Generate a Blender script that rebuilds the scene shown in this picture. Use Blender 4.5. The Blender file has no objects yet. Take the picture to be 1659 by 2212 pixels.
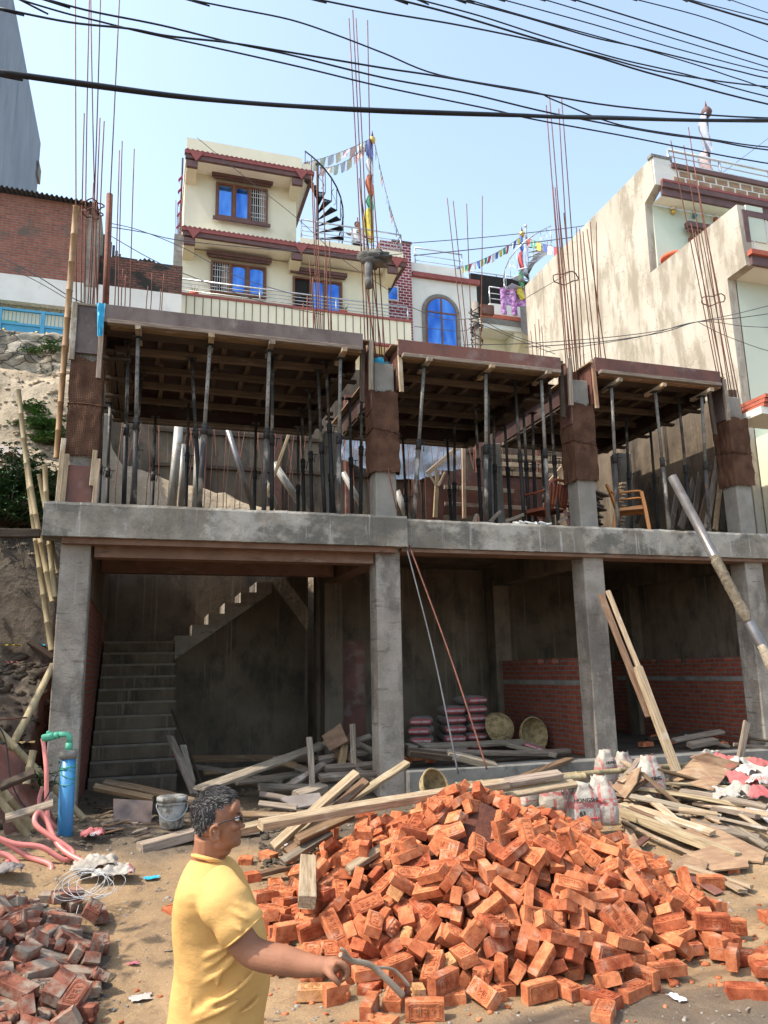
import bpy, math, random
from mathutils import Vector, Matrix, Euler, Quaternion, noise
random.seed(11)
R_ = math.radians
SC = bpy.context.scene
COL = SC.collection
V = Vector
# ---------------------------------------------------------------- camera
YAW, PITCH, ROLL, FPX, CAMD, CAMZ = 0.305, 0.2054, -0.0196, 1649.6, 10.0612, 2.05
W_, H_ = 1659.0, 2212.0
def _rot():
    cy, sy, cp, sp = math.cos(YAW), math.sin(YAW), math.cos(PITCH), math.sin(PITCH)
    f = V((sy*cp, cy*cp, sp)); r = V((cy, -sy, 0)); u = r.cross(f)
    cr, sr = math.cos(ROLL), math.sin(ROLL)
    return cr*r+sr*u, -sr*r+cr*u, f
CR, CU, CF = _rot()
CP = V((0, -CAMD, CAMZ))
cam = bpy.data.cameras.new('camera'); camo = bpy.data.objects.new('camera', cam); COL.objects.link(camo)
camo.matrix_world = Matrix(((CR.x, CU.x, -CF.x, CP.x), (CR.y, CU.y, -CF.y, CP.y), (CR.z, CU.z, -CF.z, CP.z), (0, 0, 0, 1)))
cam.sensor_fit = 'HORIZONTAL'; cam.sensor_width = 36; cam.lens = 36*FPX/W_; cam.clip_end = 2000; cam.clip_start = .05
SC.camera = camo
def ray(u, v): return CR*((u-W_/2)/FPX) - CU*((v-H_/2)/FPX) + CF
def P(u, v, x=None, y=None, z=None, d=None):
    """a pixel of the photograph to a point on a real plane (x=, y= or z=) or at a depth d"""
    r = ray(u, v)
    if x is not None: t = (x-CP.x)/r.x
    elif y is not None: t = (y-CP.y)/r.y
    elif z is not None: t = (z-CP.z)/r.z
    else: t = d
    return CP + r*t
# ---------------------------------------------------------------- light
SUN_EL, SUN_AZ = R_(53), R_(-94)      # azimuth from +Y clockwise: sun at the left, a little to the street side
sd = V((math.sin(SUN_AZ)*math.cos(SUN_EL), math.cos(SUN_AZ)*math.cos(SUN_EL), math.sin(SUN_EL)))
sl = bpy.data.lights.new('sun', 'SUN'); sl.energy = 2.6; sl.angle = R_(.53); sl.color = (1, .93, .82)
slo = bpy.data.objects.new('sun', sl); COL.objects.link(slo); slo.location = (0, 0, 40)
slo.rotation_euler = sd.to_track_quat('Z', 'Y').to_euler()
wd = bpy.data.worlds.new('World'); SC.world = wd; wd.use_nodes = True
nt = wd.node_tree; bg = nt.nodes['Background']; sky = nt.nodes.new('ShaderNodeTexSky')
sky.sky_type = 'NISHITA'; sky.sun_disc = False; sky.sun_elevation = SUN_EL; sky.sun_rotation = SUN_AZ
sky.air_density = 1.15; sky.dust_density = 6.0; sky.ozone_density = 1.6; sky.altitude = 1300
hsv = nt.nodes.new('ShaderNodeHueSaturation'); hsv.inputs['Saturation'].default_value = .78; hsv.inputs['Hue'].default_value = .488; hsv.inputs['Value'].default_value = 1.2
nt.links.new(sky.outputs[0], hsv.inputs['Color']); nt.links.new(hsv.outputs[0], bg.inputs[0]); bg.inputs[1].default_value = .15
SC.view_settings.view_transform = 'Standard'; SC.view_settings.look = 'None'
SC.view_settings.exposure = 1.26; SC.view_settings.gamma = 1; SC.view_settings.use_curve_mapping = False
SC.render.engine = 'CYCLES'; SC.cycles.max_bounces = 6; SC.cycles.diffuse_bounces = 4; SC.cycles.transparent_max_bounces = 6
# ---------------------------------------------------------------- materials
MT = {}
def nodes(name):
    m = bpy.data.materials.new(name); m.use_nodes = True; n = m.node_tree
    return m, n, n.nodes['Principled BSDF']
def N(n, t, **k):
    x = n.nodes.new('ShaderNode'+t)
    for a, b in k.items():
        if a == 'i':
            for c, d in b.items(): x.inputs[c].default_value = d
        else: setattr(x, a, b)
    return x
def c4(c): return (c[0], c[1], c[2], 1)
def ramp(n, src, a, b):
    r = N(n, 'MapRange', i={1: a, 2: b}); r.interpolation_type = 'SMOOTHSTEP'
    n.links.new(src, r.inputs[0]); return r.outputs[0]
def mixc(n, f, a, b, bt='MIX'):
    x = N(n, 'Mix', data_type='RGBA', blend_type=bt)
    L = n.links.new
    if isinstance(f, (int, float)): x.inputs[0].default_value = f
    else: L(f, x.inputs[0])
    for s, q in ((6, a), (7, b)):
        if isinstance(q, (tuple, list)): x.inputs[s].default_value = c4(q)
        else: L(q, x.inputs[s])
    return x.outputs[2]
def coord(n, st=(1, 1, 1), kind='Object', rnd=False):
    t = N(n, 'TexCoord'); m = N(n, 'Mapping'); m.inputs[3].default_value = st
    n.links.new(t.outputs[kind], m.inputs[0])
    if rnd:
        oi = N(n, 'ObjectInfo'); mm = N(n, 'Math', operation='MULTIPLY', i={1: 37.0}); n.links.new(oi.outputs['Random'], mm.inputs[0])
        n.links.new(mm.outputs[0], m.inputs[1])
    return m.outputs[0]
def tex(n, vec, sc, det=5, rough=.6, dist=0):
    t = N(n, 'TexNoise', i={'Scale': sc, 'Detail': det, 'Roughness': rough, 'Distortion': dist}); n.links.new(vec, t.inputs['Vector'])
    return t.outputs[0]
def mk(name, c1, c2, sc=4, st=(1, 1, 1), rough=.85, bump=.3, bsc=30, layers=(), metal=0, rnd=0, spec=.3, bst=None, bd=.01, lo=.35, hi=.65, hue=0):
    """procedural surface: two tones, optional layers (colour, scale, stretch, lo, hi[, strength]), bump and per-object variation"""
    m, n, b = nodes(name); L = n.links.new
    vec = coord(n, st, rnd=rnd > 0)
    c = mixc(n, ramp(n, tex(n, vec, sc), lo, hi), c1, c2)
    for l in layers:
        vl = coord(n, l[2], rnd=rnd > 0)
        f = ramp(n, tex(n, vl, l[1], 6, .65), l[3], l[4])
        if len(l) > 5:
            q = N(n, 'Math', operation='MULTIPLY', i={1: l[5]}); L(f, q.inputs[0]); f = q.outputs[0]
        c = mixc(n, f, c, l[0])
    if rnd:
        oi = N(n, 'ObjectInfo'); mr = N(n, 'MapRange', i={1: 0, 2: 1, 3: 1-rnd, 4: 1+rnd}); L(oi.outputs['Random'], mr.inputs[0])
        hs = N(n, 'HueSaturation'); L(mr.outputs[0], hs.inputs['Value']); L(c, hs.inputs['Color'])
        if hue:
            m2 = N(n, 'MapRange', i={1: 0, 2: 1, 3: .5-hue, 4: .5+hue})
            fr = N(n, 'Math', operation='FRACT'); mu = N(n, 'Math', operation='MULTIPLY', i={1: 7.31}); L(oi.outputs['Random'], mu.inputs[0]); L(mu.outputs[0], fr.inputs[0]); L(fr.outputs[0], m2.inputs[0]); L(m2.outputs[0], hs.inputs['Hue'])
        c = hs.outputs[0]
    L(c, b.inputs['Base Color'])
    b.inputs['Metallic'].default_value = metal; b.inputs['Specular IOR Level'].default_value = spec
    rr = N(n, 'MapRange', i={3: max(0, rough-.1), 4: min(1, rough+.1)}); L(tex(n, vec, sc*3), rr.inputs[0]); L(rr.outputs[0], b.inputs['Roughness'])
    if bump:
        vb = coord(n, bst or st); bp = N(n, 'Bump', i={'Strength': bump, 'Distance': bd})
        L(tex(n, vb, bsc, 8, .7), bp.inputs['Height']); L(bp.outputs[0], b.inputs['Normal'])
    MT[name] = m; return m
def brickmat(name, ax, c1, c2, mort, bw=.24, bh=.075, ms=.008, bump=.6, bias=0, dirt=None, dist=.01, rough=.9):
    m, n, b = nodes(name); L = n.links.new
    t = N(n, 'TexCoord'); s = N(n, 'SeparateXYZ'); cb = N(n, 'CombineXYZ')
    nz = N(n, 'TexNoise', i={'Scale': 3.0, 'Detail': 3}); L(t.outputs['Object'], nz.inputs['Vector'])
    md = N(n, 'VectorMath', operation='MULTIPLY_ADD'); L(nz.outputs['Color'], md.inputs[0]); md.inputs[1].default_value = (dist*4,)*3; L(t.outputs['Object'], md.inputs[2])
    L(md.outputs[0], s.inputs[0])
    L(s.outputs['X' if ax == 'x' else 'Y'], cb.inputs[0]); L(s.outputs['Z'], cb.inputs[1])
    br = N(n, 'TexBrick', i={'Color1': c4(c1), 'Color2': c4(c2), 'Mortar': c4(mort), 'Scale': 1, 'Mortar Size': ms, 'Mortar Smooth': .3, 'Bias': bias, 'Brick Width': bw, 'Row Height': bh})
    L(cb.outputs[0], br.inputs[0])
    c = mixc(n, .5, br.outputs[0], tex(n, t.outputs['Object'], 9), 'SOFT_LIGHT')
    if dirt: c = mixc(n, ramp(n, tex(n, coord(n, dirt[1]), dirt[2]), dirt[3], dirt[4]), c, dirt[0])
    L(c, b.inputs['Base Color']); b.inputs['Roughness'].default_value = rough; b.inputs['Specular IOR Level'].default_value = .2
    iv = N(n, 'Math', operation='MULTIPLY_ADD', i={1: -1.0, 2: 1.0}); L(br.outputs['Fac'], iv.inputs[0])
    ad = N(n, 'Math', operation='MULTIPLY_ADD', i={1: .35}); L(tex(n, t.outputs['Object'], 40, 6, .7), ad.inputs[0]); L(iv.outputs[0], ad.inputs[2])
    bp = N(n, 'Bump', i={'Strength': bump, 'Distance': .012}); L(ad.outputs[0], bp.inputs['Height']); L(bp.outputs[0], b.inputs['Normal'])
    MT[name] = m; return m
mk('concrete', (.225, .19, .15), (.32, .28, .23), 2.2, bump=.75, bsc=22, bd=.02, st=(1, 1, 1.3), layers=(((.12, .105, .088), 1.3, (1, 1, .55), .5, .62, .75), ((.40, .37, .32), 1.2, (1, 1, .7), .55, .62, .5), ((.11, .095, .075), 3, (.8, .8, 5), .58, .63, .65), ((.42, .40, .36), 7, (3, 3, .16), .57, .72, .5), ((.05, .042, .035), 30, (1, 1, 2.6), .585, .66, .85)))
mk('concrete_beam', (.15, .13, .102), (.27, .24, .195), 1.7, bump=.6, bsc=24, bd=.015, layers=(((.10, .095, .08), 1.1, (1, 1, 1.6), .48, .56, .8), ((.42, .39, .335), 1.1, (1, 1, 1.2), .52, .60, .5), ((.50, .48, .43), 6, (2.4, 2.4, .16), .58, .72, .55), ((.04, .035, .03), 26, (1, 1, 2.2), .62, .68, .9)))
mk('concrete_fresh', (.19, .17, .14), (.25, .23, .195), 3, bump=.35, bsc=40, layers=(((.07, .075, .07), 45, (1, 1, 1), .68, .72),))
mk('concrete_stain_shade', (.10, .074, .048), (.145, .11, .074), 1.1, bump=.6, bsc=14, bd=.02, layers=(((.042, .034, .026), 2.2, (1, 1, .6), .44, .68, .8), ((.23, .19, .14), 4, (3.4, 3.4, .10), .54, .7, .6)))  # stained concrete, base colour darkened to deepen the indoor shade
mk('beam_stain', (.20, .115, .075), (.15, .085, .055), 3, bump=.4, layers=(((.26, .19, .14), 4, (.4, 2, 2), .55, .7, .7), ((.06, .035, .025), 4, (.6, 2, 2), .58, .7, .7)))
mk('concrete_step', (.15, .125, .095), (.20, .17, .13), 5, bump=.4, bsc=20)
mk('plinth', (.22, .205, .18), (.15, .14, .12), 2.5, bump=.6, bsc=18, layers=(((.08, .08, .07), 3, (1, 1, 1), .55, .65, .7),))
mk('burlap', (.125, .066, .042), (.075, .04, .026), 3, bump=0, rough=.95, spec=.05)
def weave(m, sc=260, st=.7):
    n = m.node_tree; b = n.nodes['Principled BSDF']; L = n.links.new
    v = coord(n); hs = []
    for dr in 'XZ':
        w = N(n, 'TexWave', i={'Scale': sc/6.28, 'Distortion': 1.5, 'Detail': 1}); w.bands_direction = dr; L(v, w.inputs['Vector']); hs.append(w.outputs[1])
    ad = N(n, 'Math', operation='ADD'); L(hs[0], ad.inputs[0]); L(hs[1], ad.inputs[1])
    a2 = N(n, 'Math', operation='MULTIPLY_ADD', i={1: 1.2}); L(tex(n, v, 14), a2.inputs[0]); L(ad.outputs[0], a2.inputs[2])
    bp = N(n, 'Bump', i={'Strength': st, 'Distance': .006}); L(a2.outputs[0], bp.inputs['Height']); L(bp.outputs[0], b.inputs['Normal'])
weave(MT['burlap'], 90, .8)
# timber: the grain runs along the local X axis of each board
mk('wood_grey', (.285, .225, .165), (.155, .12, .088), 6, (.5, 9, 9), bump=.5, bsc=9, bst=(.6, 12, 12), rnd=.3, hue=.012, layers=(((.09, .07, .05), 7, (1, 8, 8), .6, .7, .7), ((.42, .39, .34), 3, (1, 1, 1), .58, .7, .6)))
mk('wood_pale', (.42, .32, .20), (.25, .175, .105), 6, (.5, 9, 9), bump=.45, bsc=9, bst=(.6, 12, 12), rnd=.18, hue=.01, layers=(((.22, .14, .08), 7, (1, 9, 9), .6, .68, .7), ((.50, .45, .37), 3, (1, 1, 1), .55, .68, .5)))
mk('wood_brown', (.25, .155, .085), (.15, .09, .05), 6, (.5, 9, 9), bump=.5, bsc=9, bst=(.6, 12, 12), rnd=.3, hue=.01, layers=(((.33, .27, .20), 3, (1, 2, 2), .55, .68, .6),))
mk('wood_dark', (.075, .052, .035), (.045, .03, .02), 6, (.5, 9, 9), bump=.5, bsc=9, bst=(.6, 12, 12), rnd=.25, layers=(((.12, .09, .065), 4, (1, 2, 2), .58, .68, .5),))
mk('ply_red', (.16, .065, .045), (.105, .048, .036), 3, (1, 1, .6), bump=.3, rough=.6, rnd=.15, layers=(((.20, .14, .115), 2.6, (1, 1, 1), .52, .68, .7), ((.10, .05, .04), 5, (1, 1, .4), .6, .7, .6)))
mk('ply_grey', (.15, .115, .10), (.10, .07, .062), 3, (1, 1, .6), bump=.3, rough=.7, rnd=.15, layers=(((.24, .21, .185), 3, (1, 1, 1), .58, .7, .6), ((.07, .05, .045), 9, (1, 1, 1), .63, .7, .7)))
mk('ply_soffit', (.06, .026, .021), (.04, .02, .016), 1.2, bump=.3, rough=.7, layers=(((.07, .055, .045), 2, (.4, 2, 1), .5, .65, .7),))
mk('ply_tan', (.31, .20, .115), (.21, .125, .075), 5, (.6, 2, 2), bump=.35, rough=.8, rnd=.2, layers=(((.22, .11, .075), 2.4, (1, 1, 1), .54, .66, .6), ((.36, .29, .20), 4, (1, 1, 1), .55, .68, .6)))
mk('steel_prop', (.06, .054, .048), (.035, .032, .03), 5, bump=.35, bsc=40, rough=.65, metal=.1, layers=(((.27, .25, .21), 5, (1, 1, .6), .49, .64, .8), ((.15, .07, .035), 7, (1, 1, .5), .58, .68, .6)), rnd=.25)
mk('steel_inner', (.22, .20, .17), (.13, .12, .10), 6, bump=.35, bsc=40, rough=.7, metal=.05, layers=(((.075, .07, .065), 5, (1, 1, .5), .54, .66, .8),), rnd=.25)
mk('steel_black', (.02, .019, .018), (.035, .03, .027), 6, bump=.3, bsc=40, rough=.65, metal=.1, rnd=.3, layers=(((.2, .18, .15), 6, (1, 1, .5), .64, .74, .6),))
mk('hole', (.008, .008, .008), (.01, .01, .01), 3, bump=0)
mk('rust', (.17, .065, .042), (.105, .044, .03), 8, bump=.5, bsc=120, rough=.75, metal=.2, rnd=.25, layers=(((.26, .13, .06), 3, (1, 1, .3), .58, .7, .6),))
mk('brick_gap_shade', (.13, .045, .025), (.09, .03, .02), 20, bump=1, bsc=30, bd=.03)  # dark brick tone with the shade of the heap's gaps put in
mk('rust_dark', (.085, .045, .035), (.13, .06, .04), 8, bump=.4, bsc=120, rough=.7, metal=.2)
mk('bamboo', (.33, .26, .15), (.25, .19, .10), 4, (6, 6, .8), bump=.25, bsc=20, rough=.55, rnd=.15, layers=(((.20, .14, .07), 3, (1, 1, .7), .58, .68, .6),))
mk('bamboo_old', (.36, .22, .105), (.27, .155, .075), 4, (6, 6, .8), bump=.3, bsc=20, rough=.6, layers=(((.15, .085, .045), 3, (1, 1, .7), .56, .68, .6),))
mk('pipe_white', (.44, .42, .38), (.32, .30, .26), 5, (1, 1, .5), bump=.4, bsc=30, rough=.5, metal=.3, layers=(((.24, .19, .13), 5, (1, 1, .8), .55, .64, .8),))
mk('pipe_scaffold', (.24, .225, .215), (.17, .155, .15), 5, bump=.2, bsc=30, rough=.35, metal=.6)
mk('mortar_crust', (.38, .32, .23), (.24, .19, .13), 9, bump=1, bsc=40, bd=.02)
mk('plaster_yellow', (.68, .63, .46), (.72, .67, .50), 1.2, bump=.08, bsc=60, layers=(((.50, .45, .31), 1.2, (1, 1, .5), .55, .75, .5),))
mk('plaster_cream', (.62, .60, .52), (.66, .64, .56), 1.5, bump=.08, bsc=60)
mk('plaster_white', (.60, .58, .52), (.66, .64, .58), 1.5, bump=.15, bsc=40, layers=(((.35, .33, .28), 2.5, (1, 1, .35), .62, .75, .6),))
mk('plaster_green', (.50, .55, .44), (.53, .58, .47), 1.2, bump=.06, bsc=60)
mk('soffit_white', (.76, .72, .62), (.80, .76, .66), 1.5, bump=.05)
mk('render_rough', (.39, .35, .28), (.46, .42, .345), 1.4, (1, 1, .45), bump=.5, bsc=30, bd=.012, layers=(((.21, .175, .125), 2.2, (1, 1, .30), .45, .62, .7), ((.46, .42, .33), 4.5, (1, 1, .22), .56, .68, .6), ((.19, .155, .11), 7, (1, 1, .3), .62, .7, .55)))
def cracks(m, sc, st, col, w=.012):
    n = m.node_tree; b = n.nodes['Principled BSDF']; L = n.links.new; src = b.inputs['Base Color'].links[0].from_socket
    v = coord(n, st); nn = N(n, 'TexNoise', i={'Scale': 2.0, 'Detail': 4}); L(v, nn.inputs['Vector']); md = N(n, 'VectorMath', operation='MULTIPLY_ADD'); L(nn.outputs['Color'], md.inputs[0]); md.inputs[1].default_value = (.5,)*3; L(v, md.inputs[2])
    vo = N(n, 'TexVoronoi', feature='DISTANCE_TO_EDGE', i={'Scale': sc}); L(md.outputs[0], vo.inputs['Vector'])
    f = ramp(n, vo.outputs[0], w, 0); g = ramp(n, tex(n, v, 1.1), .45, .6); mu = N(n, 'Math', operation='MULTIPLY'); L(f, mu.inputs[0]); L(g, mu.inputs[1])
    L(mixc(n, mu.outputs[0], src, col), b.inputs['Base Color'])
cracks(MT['render_rough'], 2.6, (1, 1, 1), (.22, .19, .145), .022)
mk('maroon', (.27, .075, .065), (.22, .06, .052), 5, bump=.1, rough=.6, layers=(((.30, .11, .09), 8, (1, 1, 1), .6, .7, .5),))
mk('trim_dark', (.14, .075, .068), (.11, .06, .055), 5, bump=.1, rough=.6)
mk('frame_brown', (.17, .075, .04), (.13, .055, .03), 5, bump=.05, rough=.45)
mk('tile_red', (.42, .12, .075), (.33, .09, .055), 6, bump=.2, bsc=20)
mk('grey_tower', (.175, .20, .235), (.22, .245, .28), .7, (1, 1, .35), bump=.2, bsc=10, layers=(((.13, .15, .18), .9, (1, 1, .22), .52, .66, .7), ((.28, .30, .33), 1.8, (1, 1, .25), .6, .7, .5)))
mk('roof_tin', (.05, .045, .04), (.085, .075, .065), 3, bump=.2, rough=.6, metal=.3)
mk('gate_blue', (.035, .22, .36), (.045, .25, .40), 4, bump=.08, rough=.45, spec=.5, layers=(((.03, .15, .25), 4, (1, 1, .5), .6, .72, .6),))
mk('gold', (.62, .42, .10), (.55, .36, .08), 5, bump=0, rough=.35, metal=.6)
mk('steel_rail', (.55, .56, .57), (.45, .46, .47), 5, bump=0, rough=.3, metal=.7)
mk('black_iron', (.02, .02, .022), (.03, .03, .032), 5, bump=.1, rough=.5, metal=.4)
mk('grille_white', (.62, .62, .60), (.55, .55, .53), 5, bump=0, rough=.5)
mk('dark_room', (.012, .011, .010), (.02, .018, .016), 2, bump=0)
mk('curtain', (.42, .33, .25), (.25, .16, .12), 5, (6, 6, .5), bump=.3, bsc=6)
mk('cable', (.012, .014, .018), (.02, .022, .026), 5, bump=0, rough=.45)
mk('wire_grey', (.06, .06, .065), (.09, .09, .09), 5, bump=0, rough=.5)
mk('sand_slope', (.32, .25, .165), (.40, .32, .22), 2.2, bump=1, bsc=9, bd=.05, layers=(((.27, .20, .135), 3.5, (1, 1, 1), .52, .64, .75), ((.56, .48, .36), 9, (1, 1, 1), .6, .68, .6)))
mk('mud_dark', (.08, .062, .044), (.125, .098, .07), 3, bump=1, bsc=8, bd=.06, layers=(((.055, .042, .03), 4, (1, 1, 1), .52, .64, .8),))
mk('pvc_blue', (.045, .20, .40), (.05, .22, .43), 3, bump=.05, rough=.38, spec=.5, layers=(((.20, .25, .30), 5, (1, 1, .5), .66, .78, .5),))
mk('ppr_green', (.10, .40, .26), (.085, .35, .22), 4, bump=.1, rough=.45)
mk('hose_pink', (.66, .22, .18), (.58, .19, .16), 6, bump=.1, rough=.35, spec=.5, layers=(((.42, .25, .2), 6, (1, 1, 1), .6, .7, .5),))
mk('bucket', (.34, .33, .30), (.24, .225, .19), 7, bump=.4, bsc=30, layers=(((.13, .10, .065), 8, (1, 1, 1), .5, .6, .9),))
mk('sack_white', (.47, .43, .385), (.37, .33, .285), 4, bump=.6, bsc=9, bd=.02, rough=.7, layers=(((.36, .31, .26), 4, (1, 1, 1), .56, .68, .6),))
mk('sack_red', (.44, .13, .12), (.36, .10, .095), 5, bump=.5, bsc=9, bd=.02, rough=.65, layers=(((.58, .50, .46), 9, (1, 1, 1), .62, .7, .6),))
mk('sack_grey', (.22, .19, .17), (.17, .145, .13), 5, bump=.5, bsc=12, bd=.02, rough=.75)
mk('cement_red', (.33, .08, .075), (.26, .062, .058), 4, bump=.4, bsc=10, rough=.6, layers=(((.30, .26, .24), 6, (1, 1, 1), .6, .72, .6),))
mk('print_white', (.72, .70, .68), (.62, .60, .58), 9, bump=0)
mk('print_black', (.03, .03, .03), (.05, .05, .05), 9, bump=0)
mk('print_red', (.55, .08, .08), (.48, .08, .08), 9, bump=0)
mk('wicker', (.36, .27, .135), (.22, .155, .07), 12, bump=.9, bsc=40, bd=.02, layers=(((.12, .08, .04), 14, (1, 1, 1), .56, .64, .8),))
mk('chair_orange', (.50, .20, .045), (.46, .18, .04), 3, bump=0, rough=.35, spec=.5)
mk('chair_brown', (.26, .065, .03), (.23, .055, .028), 3, bump=0, rough=.35, spec=.5)
mk('wood_joist', (.15, .105, .07), (.09, .062, .04), 6, (.5, 9, 9), bump=.5, bsc=9, bst=(.6, 12, 12), rnd=.3, layers=(((.21, .165, .12), 4, (1, 2, 2), .58, .68, .5),))
mk('branch', (.36, .29, .21), (.26, .20, .14), 8, bump=.4, bsc=60)
mk('plastic_blue', (.04, .38, .60), (.05, .44, .68), 6, bump=.4, bsc=18, bd=.02, rough=.4)
mk('tarp', (.50, .56, .63), (.38, .44, .52), 3, bump=1, bsc=4, bd=.08, rough=.4, spec=.5)
mk('leaf', (.045, .105, .022), (.075, .15, .033), 3, bump=0, rough=.6, rnd=.2)
mk('leaf_dark', (.022, .062, .018), (.04, .09, .025), 3, bump=0, rough=.6)
mk('root', (.16, .12, .08), (.10, .075, .05), 5, bump=.4)
mk('skin', (.29, .13, .072), (.245, .105, .058), 9, bump=.45, bsc=120, bd=.003, rough=.62, spec=.25, layers=(((.165, .065, .038), 6, (1, 1, 1), .55, .7, .5),))
mk('hair', (.016, .013, .013), (.05, .042, .04), 60, (1, 3, .6), bump=1, bsc=70, bd=.006, rough=.75, lo=.45, hi=.75)
mk('shirt_yellow', (.65, .375, .13), (.57, .325, .11), 3, (1, 1, 1), bump=.5, bsc=12, bst=(1, 1, 1.6), bd=.012, rough=.85, spec=.1, layers=(((.50, .28, .10), 7, (1, 1, 1), .52, .72, .5),))
mk('cloth_white', (.66, .66, .66), (.58, .58, .60), 5, bump=.3, bsc=12)
mk('cloth_dark', (.02, .022, .03), (.03, .032, .04), 5, bump=.3, bsc=12)
mk('cloth_grey', (.14, .135, .12), (.09, .085, .078), 5, bump=.6, bsc=10, bd=.03)
mk('cloth_magenta', (.36, .05, .12), (.28, .04, .10), 5, bump=.3, bsc=12)
mk('cloth_pink', (.45, .14, .17), (.35, .10, .13), 9, bump=.6, bsc=20)
mk('clay_pot', (.52, .11, .05), (.45, .09, .04), 5, bump=.2)
mk('lens', (.35, .33, .28), (.4, .38, .3), 3, bump=0, rough=.1, metal=.5)
for nm, c in (('blue', (.05, .12, .42)), ('white', (.72, .72, .74)), ('red', (.55, .05, .06)), ('green', (.03, .27, .12)), ('yellow', (.72, .58, .04)), ('faded_blue', (.45, .48, .55)), ('faded_pink', (.60, .42, .40)), ('faded_green', (.42, .48, .38)), ('faded_cream', (.60, .55, .42)), ('orange', (.52, .12, .03))):
    mk('flag_'+nm, tuple(q*.8+.05 for q in c), tuple(q*.7+.05 for q in c), 6, bump=0, rough=.8)
brickmat('brick_wall_y', 'y', (.26, .065, .032), (.19, .045, .025), (.13, .12, .105), ms=.012, bump=.9)
brickmat('brick_old_x', 'x', (.30, .105, .07), (.22, .08, .055), (.20, .165, .13), ms=.012, bump=.9, dirt=((.13, .10, .08), (1, 1, 1), 1.4, .55, .7))
brickmat('brick_mossy_x', 'x', (.20, .08, .055), (.12, .06, .045), (.05, .045, .04), ms=.014, bump=.9, dirt=((.035, .032, .028), (1, 1, 1.5), 1.6, .46, .6))
brickmat('brick_painted_x', 'x', (.20, .035, .045), (.18, .03, .04), (.62, .55, .54), bw=.24, bh=.12, ms=.012, bump=.15, dist=.004, rough=.6)
def glassm(name, c, c2):
    m, n, b = nodes(name); L = n.links.new
    c_ = mixc(n, ramp(n, tex(n, coord(n, (1, 1, .4)), 1.5, 2), .35, .7), c, c2); L(c_, b.inputs['Base Color'])
    b.inputs['Roughness'].default_value = .06; b.inputs['Metallic'].default_value = .75
    bp = N(n, 'Bump', i={'Strength': .12, 'Distance': .05}); L(tex(n, coord(n, (6, 1, .5)), 1.2, 2), bp.inputs['Height']); L(bp.outputs[0], b.inputs['Normal']); MT[name] = m
glassm('glass_blue', (.025, .11, .42), (.12, .30, .66))
def stonem():
    m, n, b = nodes('stone_wall'); L = n.links.new
    v = coord(n, (1, 1, 1.7)); nz = N(n, 'TexNoise', i={'Scale': 2.5, 'Detail': 3}); L(v, nz.inputs['Vector'])
    md = N(n, 'VectorMath', operation='MULTIPLY_ADD'); L(nz.outputs['Color'], md.inputs[0]); md.inputs[1].default_value = (.35,)*3; L(v, md.inputs[2])
    vo = N(n, 'TexVoronoi', feature='DISTANCE_TO_EDGE', i={'Scale': 2.6}); L(md.outputs[0], vo.inputs['Vector'])
    vc = N(n, 'TexVoronoi', i={'Scale': 2.6}); L(md.outputs[0], vc.inputs['Vector'])
    e = ramp(n, vo.outputs[0], .0, .045)
    c = mixc(n, ramp(n, tex(n, v, 5, 8, .7), .35, .65), (.20, .17, .125), (.36, .31, .235))
    bw = N(n, 'RGBToBW'); L(vc.outputs['Color'], bw.inputs[0]); c = mixc(n, .5, c, bw.outputs[0], 'SOFT_LIGHT'); c = mixc(n, e, (.15, .125, .09), c)
    L(c, b.inputs['Base Color']); b.inputs['Roughness'].default_value = .9
    h = N(n, 'Math', operation='MULTIPLY_ADD', i={1: .5}); L(tex(n, v, 12, 8, .7), h.inputs[0]); L(e, h.inputs[2])
    bp = N(n, 'Bump', i={'Strength': 1, 'Distance': .08}); L(h.outputs[0], bp.inputs['Height']); L(bp.outputs[0], b.inputs['Normal']); MT['stone_wall'] = m
stonem()
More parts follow.
